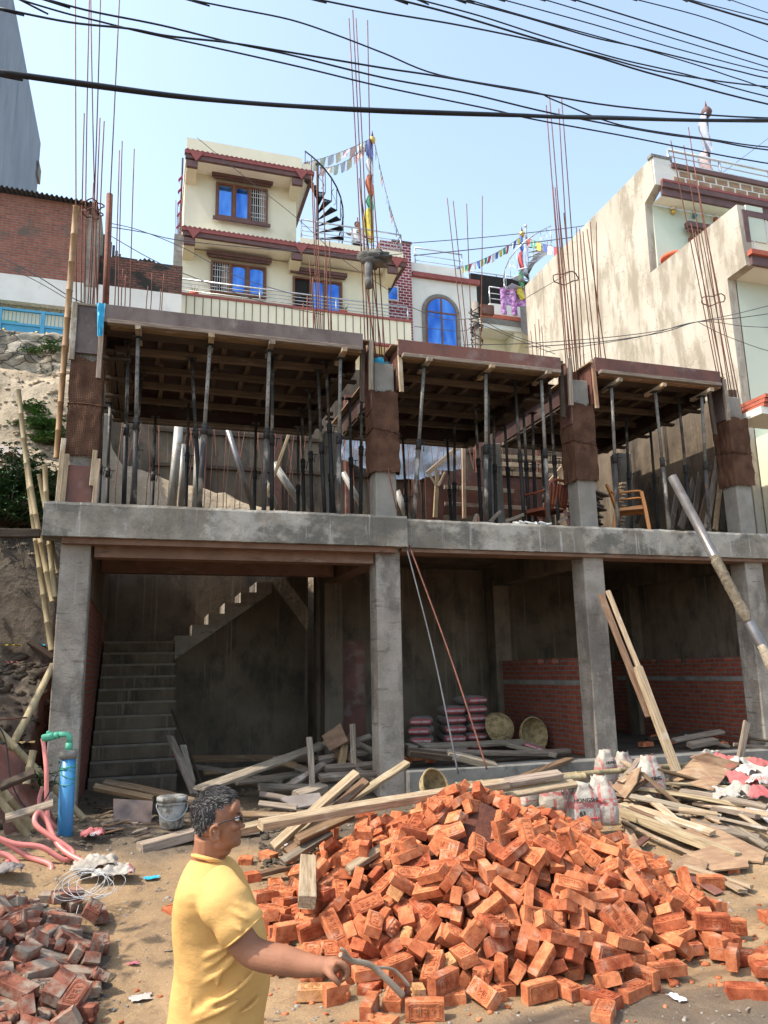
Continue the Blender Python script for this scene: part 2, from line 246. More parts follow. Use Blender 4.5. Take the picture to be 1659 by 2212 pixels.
def groundm():
    m, n, b = nodes('ground'); L = n.links.new
    v = coord(n)
    c = mixc(n, ramp(n, tex(n, v, 1.1, 8, .62), .38, .62), (.37, .235, .118), (.25, .16, .08))
    c = mixc(n, ramp(n, tex(n, v, 70, 4, .7), .5, .75), c, (.44, .31, .18))
    c = mixc(n, ramp(n, tex(n, v, 4.5, 7, .7), .52, .68), c, (.19, .12, .065))
    s = N(n, 'SeparateXYZ'); L(v, s.inputs[0])
    # wet mud lies near the building and along the front of the pile
    a = N(n, 'MapRange', i={1: -2.4, 2: -.9}); L(s.outputs['Y'], a.inputs[0])
    q = N(n, 'MapRange', i={1: -4.9, 2: -5.9}); L(s.outputs['Y'], q.inputs[0])
    ad = N(n, 'Math', operation='MAXIMUM'); L(a.outputs[0], ad.inputs[0]); L(q.outputs[0], ad.inputs[1])
    nn = N(n, 'Math', operation='MULTIPLY_ADD', i={1: 1.0, 2: -.5}); L(tex(n, v, .9, 4, .5), nn.inputs[0])
    sm = N(n, 'Math', operation='ADD'); L(ad.outputs[0], sm.inputs[0]); L(nn.outputs[0], sm.inputs[1])
    w = ramp(n, sm.outputs[0], .25, .62)
    c = mixc(n, w, c, mixc(n, ramp(n, tex(n, v, 2.5, 5), .4, .6), (.125, .092, .06), (.17, .125, .08)))
    L(c, b.inputs['Base Color'])
    rr = N(n, 'MapRange', i={3: .92, 4: .42}); L(w, rr.inputs[0]); L(rr.outputs[0], b.inputs['Roughness'])
    h = N(n, 'Math', operation='MULTIPLY_ADD', i={1: .35}); L(tex(n, v, 130, 4, .7), h.inputs[0]); L(tex(n, v, 14, 8, .7), h.inputs[2])
    bp = N(n, 'Bump', i={'Strength': .8, 'Distance': .035}); L(h.outputs[0], bp.inputs['Height']); L(bp.outputs[0], b.inputs['Normal']); MT['ground'] = m
groundm()
def brickm(name, c1, c2, c3, dust, ds):
    m, n, b = nodes(name); L = n.links.new
    oi = N(n, 'ObjectInfo'); v = coord(n, rnd=True)
    cr = N(n, 'ValToRGB'); L(oi.outputs['Random'], cr.inputs[0]); e = cr.color_ramp.elements
    e[0].color = c4(c1); e[0].position = 0; e[1].color = c4(c2); e[1].position = .5; x = e.new(.975); x.color = c4(c2); x = e.new(.985); x.color = c4(c3)
    c = mixc(n, .8, cr.outputs[0], ramp(n, tex(n, v, 9, 6, .7), .2, .8), 'SOFT_LIGHT')
    c = mixc(n, ramp(n, tex(n, v, 7, 5, .6), ds, ds+.2), c, dust)
    c = mixc(n, ramp(n, tex(n, v, 70, 3), .62, .72), c, tuple(q*.45 for q in c1))
    L(c, b.inputs['Base Color']); b.inputs['Roughness'].default_value = .92; b.inputs['Specular IOR Level'].default_value = .15
    h = N(n, 'Math', operation='MULTIPLY_ADD', i={1: .6}); L(tex(n, v, 150, 3, .7), h.inputs[0]); L(tex(n, v, 22, 6, .7), h.inputs[2])
    bp = N(n, 'Bump', i={'Strength': .75, 'Distance': .006}); L(h.outputs[0], bp.inputs['Height']); L(bp.outputs[0], b.inputs['Normal']); MT[name] = m
brickm('brick_new', (.30, .075, .033), (.45, .15, .064), (.46, .24, .10), (.46, .25, .16), .54)
brickm('brick_dirty', (.18, .068, .045), (.235, .085, .052), (.36, .12, .055), (.28, .225, .17), .43)
# ---------------------------------------------------------------- geometry helpers
class MB:
    def __init__(s): s.v = []; s.f = []; s.sm = []
    def add(s, vs, fs, smooth=False):
        n = len(s.v); s.v += [tuple(p) for p in vs]; s.f += [tuple(i+n for i in f) for f in fs]; s.sm += [smooth]*len(fs); return s
    def box(s, a, b, ch=0):
        """box between two corners, optionally chamfered"""
        lo = [min(a[i], b[i]) for i in range(3)]; hi = [max(a[i], b[i]) for i in range(3)]
        c = [(lo[i]+hi[i])/2 for i in range(3)]; h = [(hi[i]-lo[i])/2 for i in range(3)]
        return s.obox(V(c), h, Matrix.Identity(3), ch)
    def obox(s, c, h, M, ch=0):
        if not ch:
            vs = [V(c)+M@V((x*h[0], y*h[1], z*h[2])) for x in (-1, 1) for y in (-1, 1) for z in (-1, 1)]
            return s.add(vs, [(0, 1, 3, 2), (4, 6, 7, 5), (0, 4, 5, 1), (2, 3, 7, 6), (0, 2, 6, 4), (1, 5, 7, 3)])
        ch = min(ch, min(h)*.6); vs = []; idx = {}
        for x in (-1, 1):
            for y in (-1, 1):
                for z in (-1, 1):
                    for k in range(3):
                        q = [x*h[0], y*h[1], z*h[2]]; sg = (x, y, z)
                        for j in range(3):
                            if j != k: q[j] -= sg[j]*ch
                        idx[(x, y, z, k)] = len(vs); vs.append(V(c)+M@V(q))
        fs = []
        for k in range(3):
            i, j = (k+1) % 3, (k+2) % 3
            for sg in (-1, 1):
                f = []
                for a, b in ((-1, -1), (1, -1), (1, 1), (-1, 1)):
                    t = [0, 0, 0]; t[k] = sg; t[i] = a; t[j] = b; f.append(idx[(*t, k)])
                fs.append(f if sg > 0 else f[::-1])
            for a in (-1, 1):
                for b in (-1, 1):
                    t0 = [0, 0, 0]; t1 = [0, 0, 0]; t0[i] = t1[i] = a; t0[j] = t1[j] = b; t0[k] = -1; t1[k] = 1
                    f = [idx[(*t0, i)], idx[(*t1, i)], idx[(*t1, j)], idx[(*t0, j)]]
                    fs.append(f if a*b < 0 else f[::-1])
        for x in (-1, 1):
            for y in (-1, 1):
                for z in (-1, 1):
                    f = [idx[(x, y, z, 0)], idx[(x, y, z, 1)], idx[(x, y, z, 2)]]
                    fs.append(f if x*y*z > 0 else f[::-1])
        return s.add(vs, fs)
    def bar(s, a, b, w, h, up=(0, 0, 1), ch=0):
        a, b = V(a), V(b); d = (b-a); L = d.length; d.normalize(); u = V(up)
        y = u.cross(d)
        if y.length < 1e-3: y = V((0, 1, 0)).cross(d)
        y.normalize(); z = d.cross(y)
        return s.obox((a+b)/2, (L/2, w/2, h/2), Matrix((d, y, z)).transposed(), ch)
    def tube(s, pts, r, n=8, cap=True, smooth=True):
        pts = [V(p) for p in pts]; k = len(pts); rs = r if isinstance(r, (list, tuple)) else [r]*k
        vs = []; pu = None
        for i, p in enumerate(pts):
            d = (pts[min(i+1, k-1)]-pts[max(i-1, 0)]); d.normalize()
            if pu is None:
                pu = d.cross(V((0, 0, 1)) if abs(d.z) < .9 else V((1, 0, 0))); pu.normalize()
            else:
                pu = pu-d*pu.dot(d); pu.normalize()
            w = d.cross(pu)
            for j in range(n):
                t = 2*math.pi*j/n; vs.append(p+(pu*math.cos(t)+w*math.sin(t))*rs[i])
        fs = [(i*n+j, i*n+(j+1) % n, (i+1)*n+(j+1) % n, (i+1)*n+j) for i in range(k-1) for j in range(n)]
        s.add(vs, fs, smooth)
        if cap:
            o = len(s.v)-len(vs); s.f.append(tuple(o+j for j in range(n))[::-1]); s.f.append(tuple(o+(k-1)*n+j for j in range(n))); s.sm += [False, False]
        return s
    def loft(s, rings, cap=True, smooth=True):
        """rings: equal-length point loops"""
        n = len(rings[0]); vs = [p for r in rings for p in r]; k = len(rings)
        fs = [(i*n+j, i*n+(j+1) % n, (i+1)*n+(j+1) % n, (i+1)*n+j) for i in range(k-1) for j in range(n)]
        if cap: fs += [tuple(range(n))[::-1], tuple((k-1)*n+j for j in range(n))]
        return s.add(vs, fs, smooth)
    def prism(s, poly, d):
        """extrude a closed polygon of 3-D points along d"""
        d = V(d); n = len(poly); vs = [V(p) for p in poly]+[V(p)+d for p in poly]
        return s.add(vs, [tuple(range(n))[::-1], tuple(range(n, 2*n))]+[(i, (i+1) % n, n+(i+1) % n, n+i) for i in range(n)])
    def grid(s, fn, nu, nv, smooth=True, th=None):
        vs = [fn(i/(nu-1), j/(nv-1)) for j in range(nv) for i in range(nu)]
        return s.add(vs, [(j*nu+i, j*nu+i+1, (j+1)*nu+i+1, (j+1)*nu+i) for j in range(nv-1) for i in range(nu-1)], smooth)
    def blob(s, c, r, n=8, jit=.15, sq=(1, 1, 1)):
        c = V(c); rings = []
        for i in range(1, n):
            t = math.pi*i/n; q = []
            for j in range(n):
                a = 2*math.pi*j/n; p = V((math.sin(t)*math.cos(a), math.sin(t)*math.sin(a), math.cos(t)))
                k = r*(1+jit*noise.noise((c+p*2)*1.7)*2); q.append(c+V((p.x*k*sq[0], p.y*k*sq[1], p.z*k*sq[2])))
            rings.append(q)
        return s.loft(rings)
    def mesh(s, name, m=None):
        me = bpy.data.meshes.new(name); me.from_pydata(s.v, [], s.f); me.polygons.foreach_set('use_smooth', s.sm)
        if m: me.materials.append(MT[m] if isinstance(m, str) else m)
        me.update(); return me
    def build(s, name, m, parent=None, label=None):
        o = bpy.data.objects.new(name, s.mesh(name, m)); COL.objects.link(o)
        if parent is not None:
            o.parent = parent
            if parent.type == 'EMPTY': o.matrix_parent_inverse = Matrix.Translation(-parent.location)
        if label: o['label'] = label
        return o
def thing(name, label, cat, loc=(0, 0, 0), group=None):
    o = bpy.data.objects.new(name, None); COL.objects.link(o); o.location = loc; o.empty_display_size = .1
    return tag(o, label, cat, group)
def tag(o, label, cat, group=None):
    o['label'] = label; o['category'] = cat
    if group: o['group'] = group
    return o
def setting(o, kind='structure', label=None, cat=None):
    o['kind'] = kind
    if label: o['label'] = label
    if cat: o['category'] = cat
    return o
def dup(root, M=None, label=None, group=None):
    c = root.copy(); COL.objects.link(c)
    if M is not None: c.matrix_world = M
    if label: c['label'] = label
    if group: c['group'] = group
    for ch in list(root.children):
        d = ch.copy(); COL.objects.link(d); d.parent = c
        for g in list(ch.children):
            e = g.copy(); COL.objects.link(e); e.parent = d
    return c
def frame(o, xd, up=(0, 0, 1)):
    """matrix with local X along xd"""
    x = V(xd).normalized(); y = V(up).cross(x)
    if y.length < 1e-3: y = V((0, 1, 0)).cross(x)
    y.normalize(); z = x.cross(y)
    m = Matrix((x, y, z)).transposed().to_4x4(); m.translation = V(o); return m
def ss(a, b, x):
    t = max(0., min(1., (x-a)/(b-a))); return t*t*(3-2*t)
def nz(x, y, z=0, s=1.): return noise.noise(V((x*s, y*s, z*s)))
def text(s, size, M, m, parent=None, name='lettering', th=.0008, sx=1.0):
    cu = bpy.data.curves.new('t', 'FONT'); cu.body = s; cu.size = size; cu.align_x = 'CENTER'; cu.align_y = 'CENTER'; cu.extrude = th; cu.resolution_u = 2
    t = bpy.data.objects.new('t', cu); COL.objects.link(t)
    me = bpy.data.meshes.new_from_object(t); bpy.data.objects.remove(t); me.materials.clear(); me.materials.append(MT[m])
    me.transform(Matrix.Diagonal((sx, 1, 1, 1)))
    o = bpy.data.objects.new(name, me); COL.objects.link(o)
    if parent is not None:
        o.parent = parent
        if parent.type == 'EMPTY': o.matrix_parent_inverse = Matrix.Translation(-parent.location)
    o.matrix_basis = M
    return o
ORD = ['first', 'second', 'third', 'fourth', 'fifth', 'sixth', 'seventh', 'eighth', 'ninth', 'tenth', 'eleventh', 'twelfth', 'thirteenth', 'fourteenth', 'fifteenth', 'sixteenth', 'seventeenth', 'eighteenth', 'nineteenth', 'twentieth']
PILE_SIZES=[(0.12, 0.115, 0.07), (0.15, 0.115, 0.072), (0.235, 0.115, 0.072)]
PILE="""2,1704,-5265,62,11,-11,-70,70;2,2478,-5254,62,6,-6,70,-70;2,3708,-5657,40,24,0,0,97;2,1891,-5104,135,68,69,18,18;2,2109,-5231,79,60,-23,-33,69;
2,1652,-4878,191,23,0,2,-97;2,4129,-4878,183,70,-68,16,-15;2,3051,-5413,40,99,0,0,16;2,2567,-5136,174,81,-46,-36,-6;1,1253,-4872,68,72,-69,-6,6;
2,3211,-5276,62,40,40,58,58;2,2807,-5436,40,84,0,0,-54;2,1590,-5020,43,85,1,-1,53;2,1673,-4135,352,91,40,-12,6;2,3483,-5182,40,4,0,0,100;
2,1405,-4165,235,74,34,26,-52;2,2697,-5630,40,41,0,0,-91;2,3327,-4834,239,47,27,-36,76;2,3819,-4793,185,94,0,-15,-31;2,2783,-4340,666,4,26,5,-96;
2,2377,-4883,224,45,-86,-19,15;2,1879,-4955,163,2,-87,-43,-23;2,1112,-4015,201,75,-66,-7,10;2,2362,-4838,336,66,9,2,75;2,771,-3881,143,61,-55,43,-38;
2,3109,-4623,462,23,6,-29,93;2,2109,-4928,202,69,7,-11,-71;2,4074,-4942,66,48,49,51,52;2,3254,-5059,192,16,7,-98,0;2,1517,-4759,125,2,-2,-1,100;
2,2122,-4346,571,10,-86,45,-24;2,3032,-5240,144,17,96,-22,8;2,1178,-4511,183,5,-66,75,4;2,1284,-4057,206,13,0,76,-64;2,2422,-4685,395,20,28,82,-46;
2,2432,-3778,731,14,34,90,24;2,2598,-4601,462,22,39,22,87;1,2208,-4870,304,73,59,-26,22;2,2671,-5230,40,0,-79,62,0;2,1396,-5145,62,36,-36,61,-61;
2,3126,-4294,659,85,31,10,-42;2,2744,-5068,277,98,-8,15,8;2,3438,-4807,262,26,-47,-76,-36;1,1390,-4652,148,73,-69,-1,1;2,4953,-3869,144,74,-66,11,-10;
2,341,-3265,195,86,6,3,-50;2,1642,-4417,301,80,19,4,57;2,1377,-3857,395,85,2,-4,-52;2,2109,-4304,460,22,-87,36,-25;2,1047,-3733,266,6,94,-33,-6;
2,3095,-5089,144,71,-68,5,17;2,2567,-4884,225,16,42,-43,-78;2,1536,-4577,195,90,-7,28,32;2,4005,-5208,62,66,66,26,26;2,2781,-5062,179,10,-57,-78,22;
2,2745,-4936,308,35,-4,-87,-34;2,3101,-4716,379,26,-2,-95,20;1,3757,-4986,85,2,92,8,-37;2,2958,-4713,360,22,78,-59,-1;2,2601,-4084,667,3,-55,77,33;
2,2918,-4376,627,61,-14,-34,71;2,1333,-4397,146,74,3,-3,67;2,2936,-5312,86,78,-17,8,60;1,2200,-5034,137,2,-43,90,10;2,1963,-4123,467,96,8,28,-1;
1,3068,-4782,272,1,-82,-37,-44;2,1000,-3363,254,28,2,6,-96;2,1992,-4550,256,36,1,91,-19;0,2319,-5042,141,67,-22,-66,-25;2,3660,-3985,492,53,-4,-56,64;
2,1628,-4398,232,45,18,-6,87;2,2426,-4040,593,30,-93,21,-7;2,3816,-4419,355,10,76,-38,-52;2,1910,-5095,41,99,1,0,-14;2,2166,-4730,242,18,-95,7,24;
2,1018,-4287,104,43,47,-52,-57;1,1907,-4368,298,7,-76,-58,-28;2,3346,-4640,349,14,1,44,89;2,2073,-3898,614,16,10,-10,-98;2,4192,-4494,205,6,63,69,36;
2,2209,-3651,734,14,-4,-99,-4;2,2731,-4350,522,0,98,-8,-20;2,1004,-3956,113,5,-100,9,0;2,3820,-4861,112,2,-15,0,99;2,2577,-4310,538,51,-41,53,-53;
2,3811,-4028,536,17,87,-42,-18;2,3690,-4236,438,33,38,85,16;2,2885,-5003,71,12,-43,89,-8;2,2250,-4402,552,84,-33,-25,35;2,1524,-4785,50,1,-39,92,2;
1,3392,-4106,667,22,-56,-33,-73;2,1119,-4361,98,52,57,43,47;2,4534,-4072,221,11,64,-31,-69;2,1349,-3856,321,4,-35,94,-2;2,2070,-4279,325,29,-76,58,0;
1,2560,-4707,326,60,29,24,-71;2,2642,-4918,248,50,74,28,35;2,1760,-3520,543,95,9,-5,29;2,2753,-4738,322,57,-81,7,12;0,3641,-4931,43,11,0,2,-99;
2,3941,-4394,300,32,-57,-76,-7;2,1815,-4821,228,52,-36,8,-77;0,1193,-4532,85,17,-16,-71,66;2,1659,-3879,443,30,45,-41,-74;
2,2037,-4010,495,29,-94,14,2;2,2432,-5054,110,45,72,51,15;2,3535,-4427,370,21,56,63,-49;2,2087,-3809,683,66,-17,-5,74;1,1429,-5319,40,37,0,0,93;
2,4412,-4716,74,13,14,68,71;2,4125,-5429,40,0,-98,20,0;2,3249,-4523,462,30,94,-9,-15;2,5433,-3547,160,5,-81,-58,-4;2,1679,-4698,211,65,-6,-31,-69;
2,2372,-4357,503,52,-18,29,-79;0,1766,-4414,270,70,22,-31,-61;2,2212,-4578,300,65,48,59,7;2,3495,-3581,757,70,-34,17,-61;
2,2784,-4517,367,28,44,-25,-82;2,5165,-3393,179,82,5,-4,57;1,4004,-4585,246,26,-10,-52,-80;2,2579,-2989,787,57,-80,-19,-2;
2,2327,-4548,423,6,59,-75,28;2,2711,-3520,924,92,-25,-13,28;2,3097,-3611,863,62,22,11,75;2,3676,-4620,219,41,30,-42,-75;2,3782,-3653,627,27,1,23,-93;
2,1747,-1781,384,2,-34,94,5;2,4381,-3854,288,98,4,-9,-20;2,2647,-5075,95,11,19,95,-24;2,1956,-1703,413,63,-57,39,-35;2,2069,-3286,740,33,-3,-30,-89;
2,2927,-4957,232,73,-19,3,-66;2,3328,-3797,693,66,26,2,71;2,1172,-3542,266,3,92,38,-7;2,1897,-3906,415,95,12,-25,16;2,2152,-3922,536,17,-18,-21,95;
2,1766,-2810,472,84,-42,18,31;2,1571,-3733,341,21,-71,-65,-14;0,2746,-4096,627,29,-92,-23,-12;2,2965,-4497,334,30,12,-28,90;
2,3177,-4788,237,55,19,15,80;2,1835,-3550,635,32,42,-54,-65;1,4303,-4553,228,8,-36,10,-92;2,1715,-4811,121,62,1,2,-78;1,1234,-2215,333,5,-88,47,3;
2,2320,-5026,45,73,2,-2,68;2,2050,-3634,637,59,79,6,16;2,2564,-3418,831,2,85,-47,22;0,1835,-3527,734,10,-98,20,0;2,3572,-4606,346,77,4,16,62;
2,1567,-3036,394,22,-71,62,-24;2,1877,-4659,175,52,79,-24,-23;1,1527,-4012,243,32,-84,5,-43;2,4158,-3878,348,24,-29,-38,84;
2,2396,-2883,707,44,11,20,87;2,3055,-4269,490,55,14,27,-78;2,3073,-3376,902,9,-18,97,-15;2,952,-3797,191,40,-55,46,-56;0,1852,-3804,447,70,-63,-34,-2;
2,2984,-3087,760,4,-5,-56,-83;2,2813,-4308,567,74,-12,16,-65;2,2222,-4543,459,57,-58,-25,52;2,1956,-4262,287,0,58,76,29;2,2167,-4908,76,19,-29,81,-48;
2,1479,-4461,239,79,24,52,22;2,2184,-4459,346,13,48,-87,-2;2,1452,-3990,314,79,3,-36,-49;2,3231,-3017,647,52,0,24,82;2,1484,-3098,359,37,61,-66,-25;
2,1438,-2834,317,86,22,-26,-38;2,3898,-4657,183,36,-24,-30,-85;2,1707,-4860,47,94,2,1,-33;2,2467,-4423,458,20,55,-80,-13;
1,1901,-4133,418,21,-83,-49,20;2,3725,-4432,308,43,27,-86,0;0,1737,-5073,63,53,54,45,46;0,3160,-4320,547,75,17,-24,59;2,2152,-4633,209,90,35,22,-15;
1,2941,-4731,267,15,-42,56,-70;2,1269,-3301,257,16,-97,2,19;1,3236,-3601,814,33,-43,-80,24;0,4301,-5195,39,0,-98,-19,0;2,3701,-4637,122,35,33,-39,-78;
2,3515,-3682,677,29,64,-71,-8;2,4196,-4937,66,48,-46,54,-52;1,1546,-2171,339,4,-72,69,4;2,3050,-3150,905,90,20,-2,37;0,1016,-2287,323,13,1,-6,99;
2,2923,-4367,508,18,41,-14,-88;2,3908,-4856,47,1,-66,75,1;2,3818,-3819,543,88,7,17,-44;2,3258,-4317,495,55,-7,-33,76;2,2320,-4107,541,46,86,-23,-8;
0,2945,-3299,840,84,-24,-5,-49;2,2519,-4846,98,85,15,13,-49;2,1655,-3560,433,6,78,60,-13;2,4146,-4280,253,29,-19,36,-87;2,1970,-3569,528,88,-6,-24,41;
2,3449,-4133,541,30,47,-70,-45;2,3446,-4998,65,57,59,40,41;2,1695,-3787,386,86,24,-8,43;2,1449,-4369,151,35,-72,-39,45;2,1985,-3423,627,72,12,-18,-66;
2,2188,-5117,41,0,-80,61,0;2,3223,-3226,736,22,82,-52,-7;0,2002,-3741,545,49,-18,-71,-48;2,1908,-3181,721,81,-3,-14,57;2,3348,-4679,272,9,3,-88,47;
0,904,-3315,188,5,-71,70,4;2,1203,-3735,195,82,0,-28,50;2,1452,-3061,275,27,-61,-66,35;2,3136,-4908,173,6,-18,-13,-97;2,1751,-3268,470,56,74,-32,-19;
2,2524,-1150,438,3,-86,50,2;2,3215,-2715,511,52,-6,23,82;2,4180,-3520,501,21,97,14,6;2,2364,-3282,707,16,18,-14,-96;2,4879,-4647,57,62,2,2,-79;
2,1341,-3481,308,2,-58,-79,19;2,3939,-4096,401,72,11,12,-68;2,1944,-4890,126,97,12,-20,-1;0,1876,-4459,183,2,58,-40,71;2,3052,-5084,43,70,1,-1,71;
2,1804,-4095,298,16,-95,-11,-23;2,3003,-4265,609,44,21,40,77;2,2798,-3229,886,12,83,46,28;0,3126,-3257,806,18,58,-8,-79;2,2926,-2913,645,71,-15,19,66;
2,4411,-4468,162,44,47,53,56;2,1344,-3110,254,66,42,-30,-56;2,1744,-4238,233,36,-1,75,-56;2,4382,-4101,203,46,10,-81,-36;2,4658,-3265,251,54,-81,20,2;
2,3506,-2598,394,42,-21,-10,-88;1,1263,-3902,217,25,-11,-25,93;2,3519,-4227,394,18,-90,33,24;2,4568,-3073,336,34,-56,-27,70;
2,2045,-4561,159,91,20,-18,32;2,1201,-2953,237,68,4,-5,73;0,2011,-4420,221,58,2,-29,76;2,4188,-4665,130,57,-30,-23,-73;2,2648,-4770,168,90,-37,17,-14;
2,1691,-2781,411,1,-70,57,43;2,4512,-3710,270,15,-25,-3,96;2,3366,-4989,65,56,58,41,42;2,2426,-4566,357,13,-13,39,90;2,3463,-2937,578,75,22,-35,-52;
0,4696,-1246,456,60,-37,57,42;2,2125,-3281,658,52,-10,-29,-80;1,2335,-4804,165,38,18,53,-74;2,1086,-3171,229,72,-63,-21,18;
2,3554,-2961,534,70,-31,10,-63;2,4096,-3355,571,92,-24,-4,31;1,1860,-3268,576,43,-9,24,86;2,3152,-4042,629,8,-55,78,30;0,2257,-4350,436,27,-95,16,-9;
0,1417,-4622,57,71,2,-2,70;2,1510,-3369,287,95,-6,-24,17;2,1071,-3669,167,52,-47,-53,47;0,4022,-3725,511,76,22,14,59;2,3450,-4815,91,48,87,-2,-6;
2,3223,-3355,855,16,90,39,9;2,2746,-3043,783,74,-22,-40,-49;2,2669,-3197,798,85,-44,-6,29;2,2181,-3518,699,3,-9,-17,98;0,2451,-4759,301,66,40,-59,-26;
0,3045,-2862,635,74,-5,-62,26;2,3889,-4415,185,89,-28,-13,34;2,3800,-4634,87,23,-83,-50,7;2,2874,-4946,168,57,5,18,80;2,1678,-3315,374,86,9,-22,-45;
2,2198,-4178,428,27,-55,78,11;2,3392,-2679,492,92,28,-11,-26;2,1881,-4617,91,43,1,-19,88;2,2620,-2878,788,37,5,71,-59;2,1909,-2919,525,82,38,-35,-26;
2,1773,-3431,488,99,10,0,-12;1,1414,-2595,284,87,6,-3,48;2,3463,-3127,667,84,24,-28,-39;2,4212,-3920,243,14,14,-92,33;2,4013,-4717,95,90,-41,9,-9;
2,3111,-4581,403,29,-95,9,1;2,1269,-5386,40,98,0,0,-20;1,1568,-4227,233,85,-37,-37,-2;2,3957,-3338,612,12,-15,18,96;2,3178,-2775,653,68,54,-13,48;
2,2288,-4720,279,74,18,19,62;2,1536,-2746,318,11,78,52,31;2,4506,-4403,122,74,-18,-1,-65;2,1769,-4484,138,45,-16,69,-55;
2,4100,-3637,420,39,-82,32,-27;2,3266,-5005,70,60,-49,-40,48;2,2624,-4507,415,21,4,-36,91;2,1955,-3175,637,15,-30,-73,59;
1,3462,-4478,315,48,-58,-13,-65;2,4075,-3365,489,74,-23,6,63;2,4203,-3809,332,25,-88,-6,-41;0,1552,-4612,89,0,-1,92,-40;2,3345,-4012,582,68,6,29,-67;
0,1665,-4033,341,52,10,-45,72;2,1333,-4085,113,12,-89,45,-3;2,1586,-3100,305,19,76,61,14;2,3612,-2653,442,31,60,-70,-25;2,3373,-2460,366,5,41,88,-22;
2,3742,-3358,619,7,-53,24,81;0,2820,-2907,676,17,75,-17,-61;2,2701,-4918,108,16,-96,-12,16;2,3509,-3388,732,84,49,10,19;2,3482,-3319,650,6,97,7,-23;
2,2662,-4404,396,39,16,27,-87;2,3359,-2787,620,67,-50,-53,13;2,1461,-4481,67,3,0,4,-100;2,2513,-3078,685,18,95,-22,15;2,3322,-3491,751,13,90,-35,-21;
1,2940,-2323,357,69,-9,-9,-71;1,1926,-3257,496,38,19,-13,-90;2,4015,-4489,149,9,-11,86,49;0,2198,-3721,626,24,-76,60,-11;
2,3778,-4163,392,68,50,-11,53;2,1627,-5576,40,0,-68,73,0;0,1670,-2958,354,83,-34,41,18;2,3849,-3180,603,14,-6,4,99;2,3112,-4952,116,21,25,-94,10;
2,3331,-4217,464,28,-68,-67,-11;2,3662,-3538,642,43,-86,20,19;0,3553,-3182,586,21,13,-96,9;2,1741,-2392,311,5,-76,64,4;0,3086,-2312,372,3,2,-82,-56;
2,3171,-2396,406,36,5,-17,-92;1,2191,-2968,677,44,15,46,-76;2,3473,-3875,592,57,28,-1,77;1,1029,-3483,194,23,96,17,7;2,2694,-2855,688,78,6,13,-60;
2,2440,-4415,352,87,30,3,-39;1,4393,-3891,168,82,-5,-54,-18;2,1778,-2949,448,88,-2,-27,-38;2,3718,-4329,345,30,-22,-39,-84;
2,4528,-3600,256,20,-13,-65,72;2,4632,-3626,150,4,-76,64,4;2,3137,-2709,587,22,17,-14,-95;2,4227,-4113,179,24,-86,-45,-8;
2,2114,-4787,99,66,-55,-44,26;2,3188,-2533,504,18,-97,-10,-10;2,2170,-3097,659,17,-3,97,-18;2,3876,-3448,606,17,-3,21,96;
2,1934,-2651,499,40,-19,10,89;2,4287,-3715,314,64,72,9,-27;2,3313,-3164,758,83,-36,40,-13;2,3130,-4549,312,36,66,30,59;2,3371,-2694,563,77,31,-1,-56;
2,1831,-3135,503,38,17,-6,-91;2,4539,-3983,132,11,12,66,73;2,3886,-3601,520,34,-19,60,-70;1,3325,-2143,364,66,74,-6,-7;2,3121,-4740,150,27,-90,30,14;
2,3366,-4761,205,5,7,-41,91;2,2583,-2860,630,23,-8,14,-96;2,3772,-2798,476,24,-40,87,16;2,1423,-3742,250,37,-71,60,-5;2,2959,-2668,552,20,16,-92,-30;
2,3843,-3953,414,31,-32,59,-67;0,2724,-2531,466,26,2,-43,-87;2,3474,-4588,266,70,-64,28,-18;2,3788,-2699,354,19,43,-88,5;1,3200,-3103,852,38,82,38,19;
2,2297,-2948,593,56,-74,8,-37;0,1221,-4429,95,69,17,70,-12;2,3245,-2966,702,75,-8,22,62;2,1784,-3079,398,17,20,-12,-96;2,2989,-3146,837,4,12,-97,-20;
0,3255,-4081,602,56,20,78,18;2,2216,-5780,40,18,0,0,98;2,3776,-3150,665,2,91,-42,7;0,3399,-2906,648,51,-78,21,29;2,4278,-3161,423,11,18,-63,74;
2,1279,-3467,179,75,0,-8,66;0,48,-5132,40,46,0,0,89;1,4191,-4387,97,92,28,6,28;2,2087,-3375,593,24,26,94,3;2,1585,-4113,187,17,-96,0,-20;
2,3859,-2399,311,91,5,3,-42;2,3742,-3798,479,96,14,22,12;0,4357,-4303,79,67,3,3,-74;1,2717,-4628,245,34,-92,21,4;2,3641,-2978,609,42,-14,-69,-57;
1,2659,-4707,212,38,90,-14,-17;2,1495,-3582,266,41,-20,-15,88;2,1741,-4344,162,27,23,13,-93;0,3676,-2824,514,68,28,-9,-68;
2,3753,-2546,381,17,-83,-30,44;0,1587,-4327,139,80,-50,-30,11;2,2949,-3019,789,3,-4,-56,-83;0,3098,-4179,642,87,31,-11,37;
2,3961,-3726,378,11,-96,-6,24;2,4442,-5270,62,46,-46,54,-54;0,4298,-5330,39,0,1,100,0;2,1574,-5970,40,44,0,0,-90;2,2404,-4709,181,5,-20,80,56;
2,3255,-4433,378,18,28,16,93;2,2711,-2243,349,90,2,5,43;2,1188,-3275,194,50,3,6,-86;1,3840,-3543,523,65,15,62,-42;2,3087,-2199,341,1,-9,-100,-1;
2,1246,-4221,88,4,-88,47,2;2,4282,-3519,301,85,-26,-4,-45;0,1327,-3787,180,62,-58,28,46;0,2517,-2716,652,40,52,72,-23;2,3653,-2636,503,17,84,-38,-35;
2,2868,-2770,659,91,-38,-2,-15;2,2273,-3119,622,42,-22,6,87;0,4248,-4400,156,13,2,-96,-25;2,4514,-3131,235,75,-65,10,-8;"""
RUBBLE_SIZES=[(0.09, 0.1, 0.065), (0.14, 0.11, 0.07), (0.235, 0.115, 0.07)]
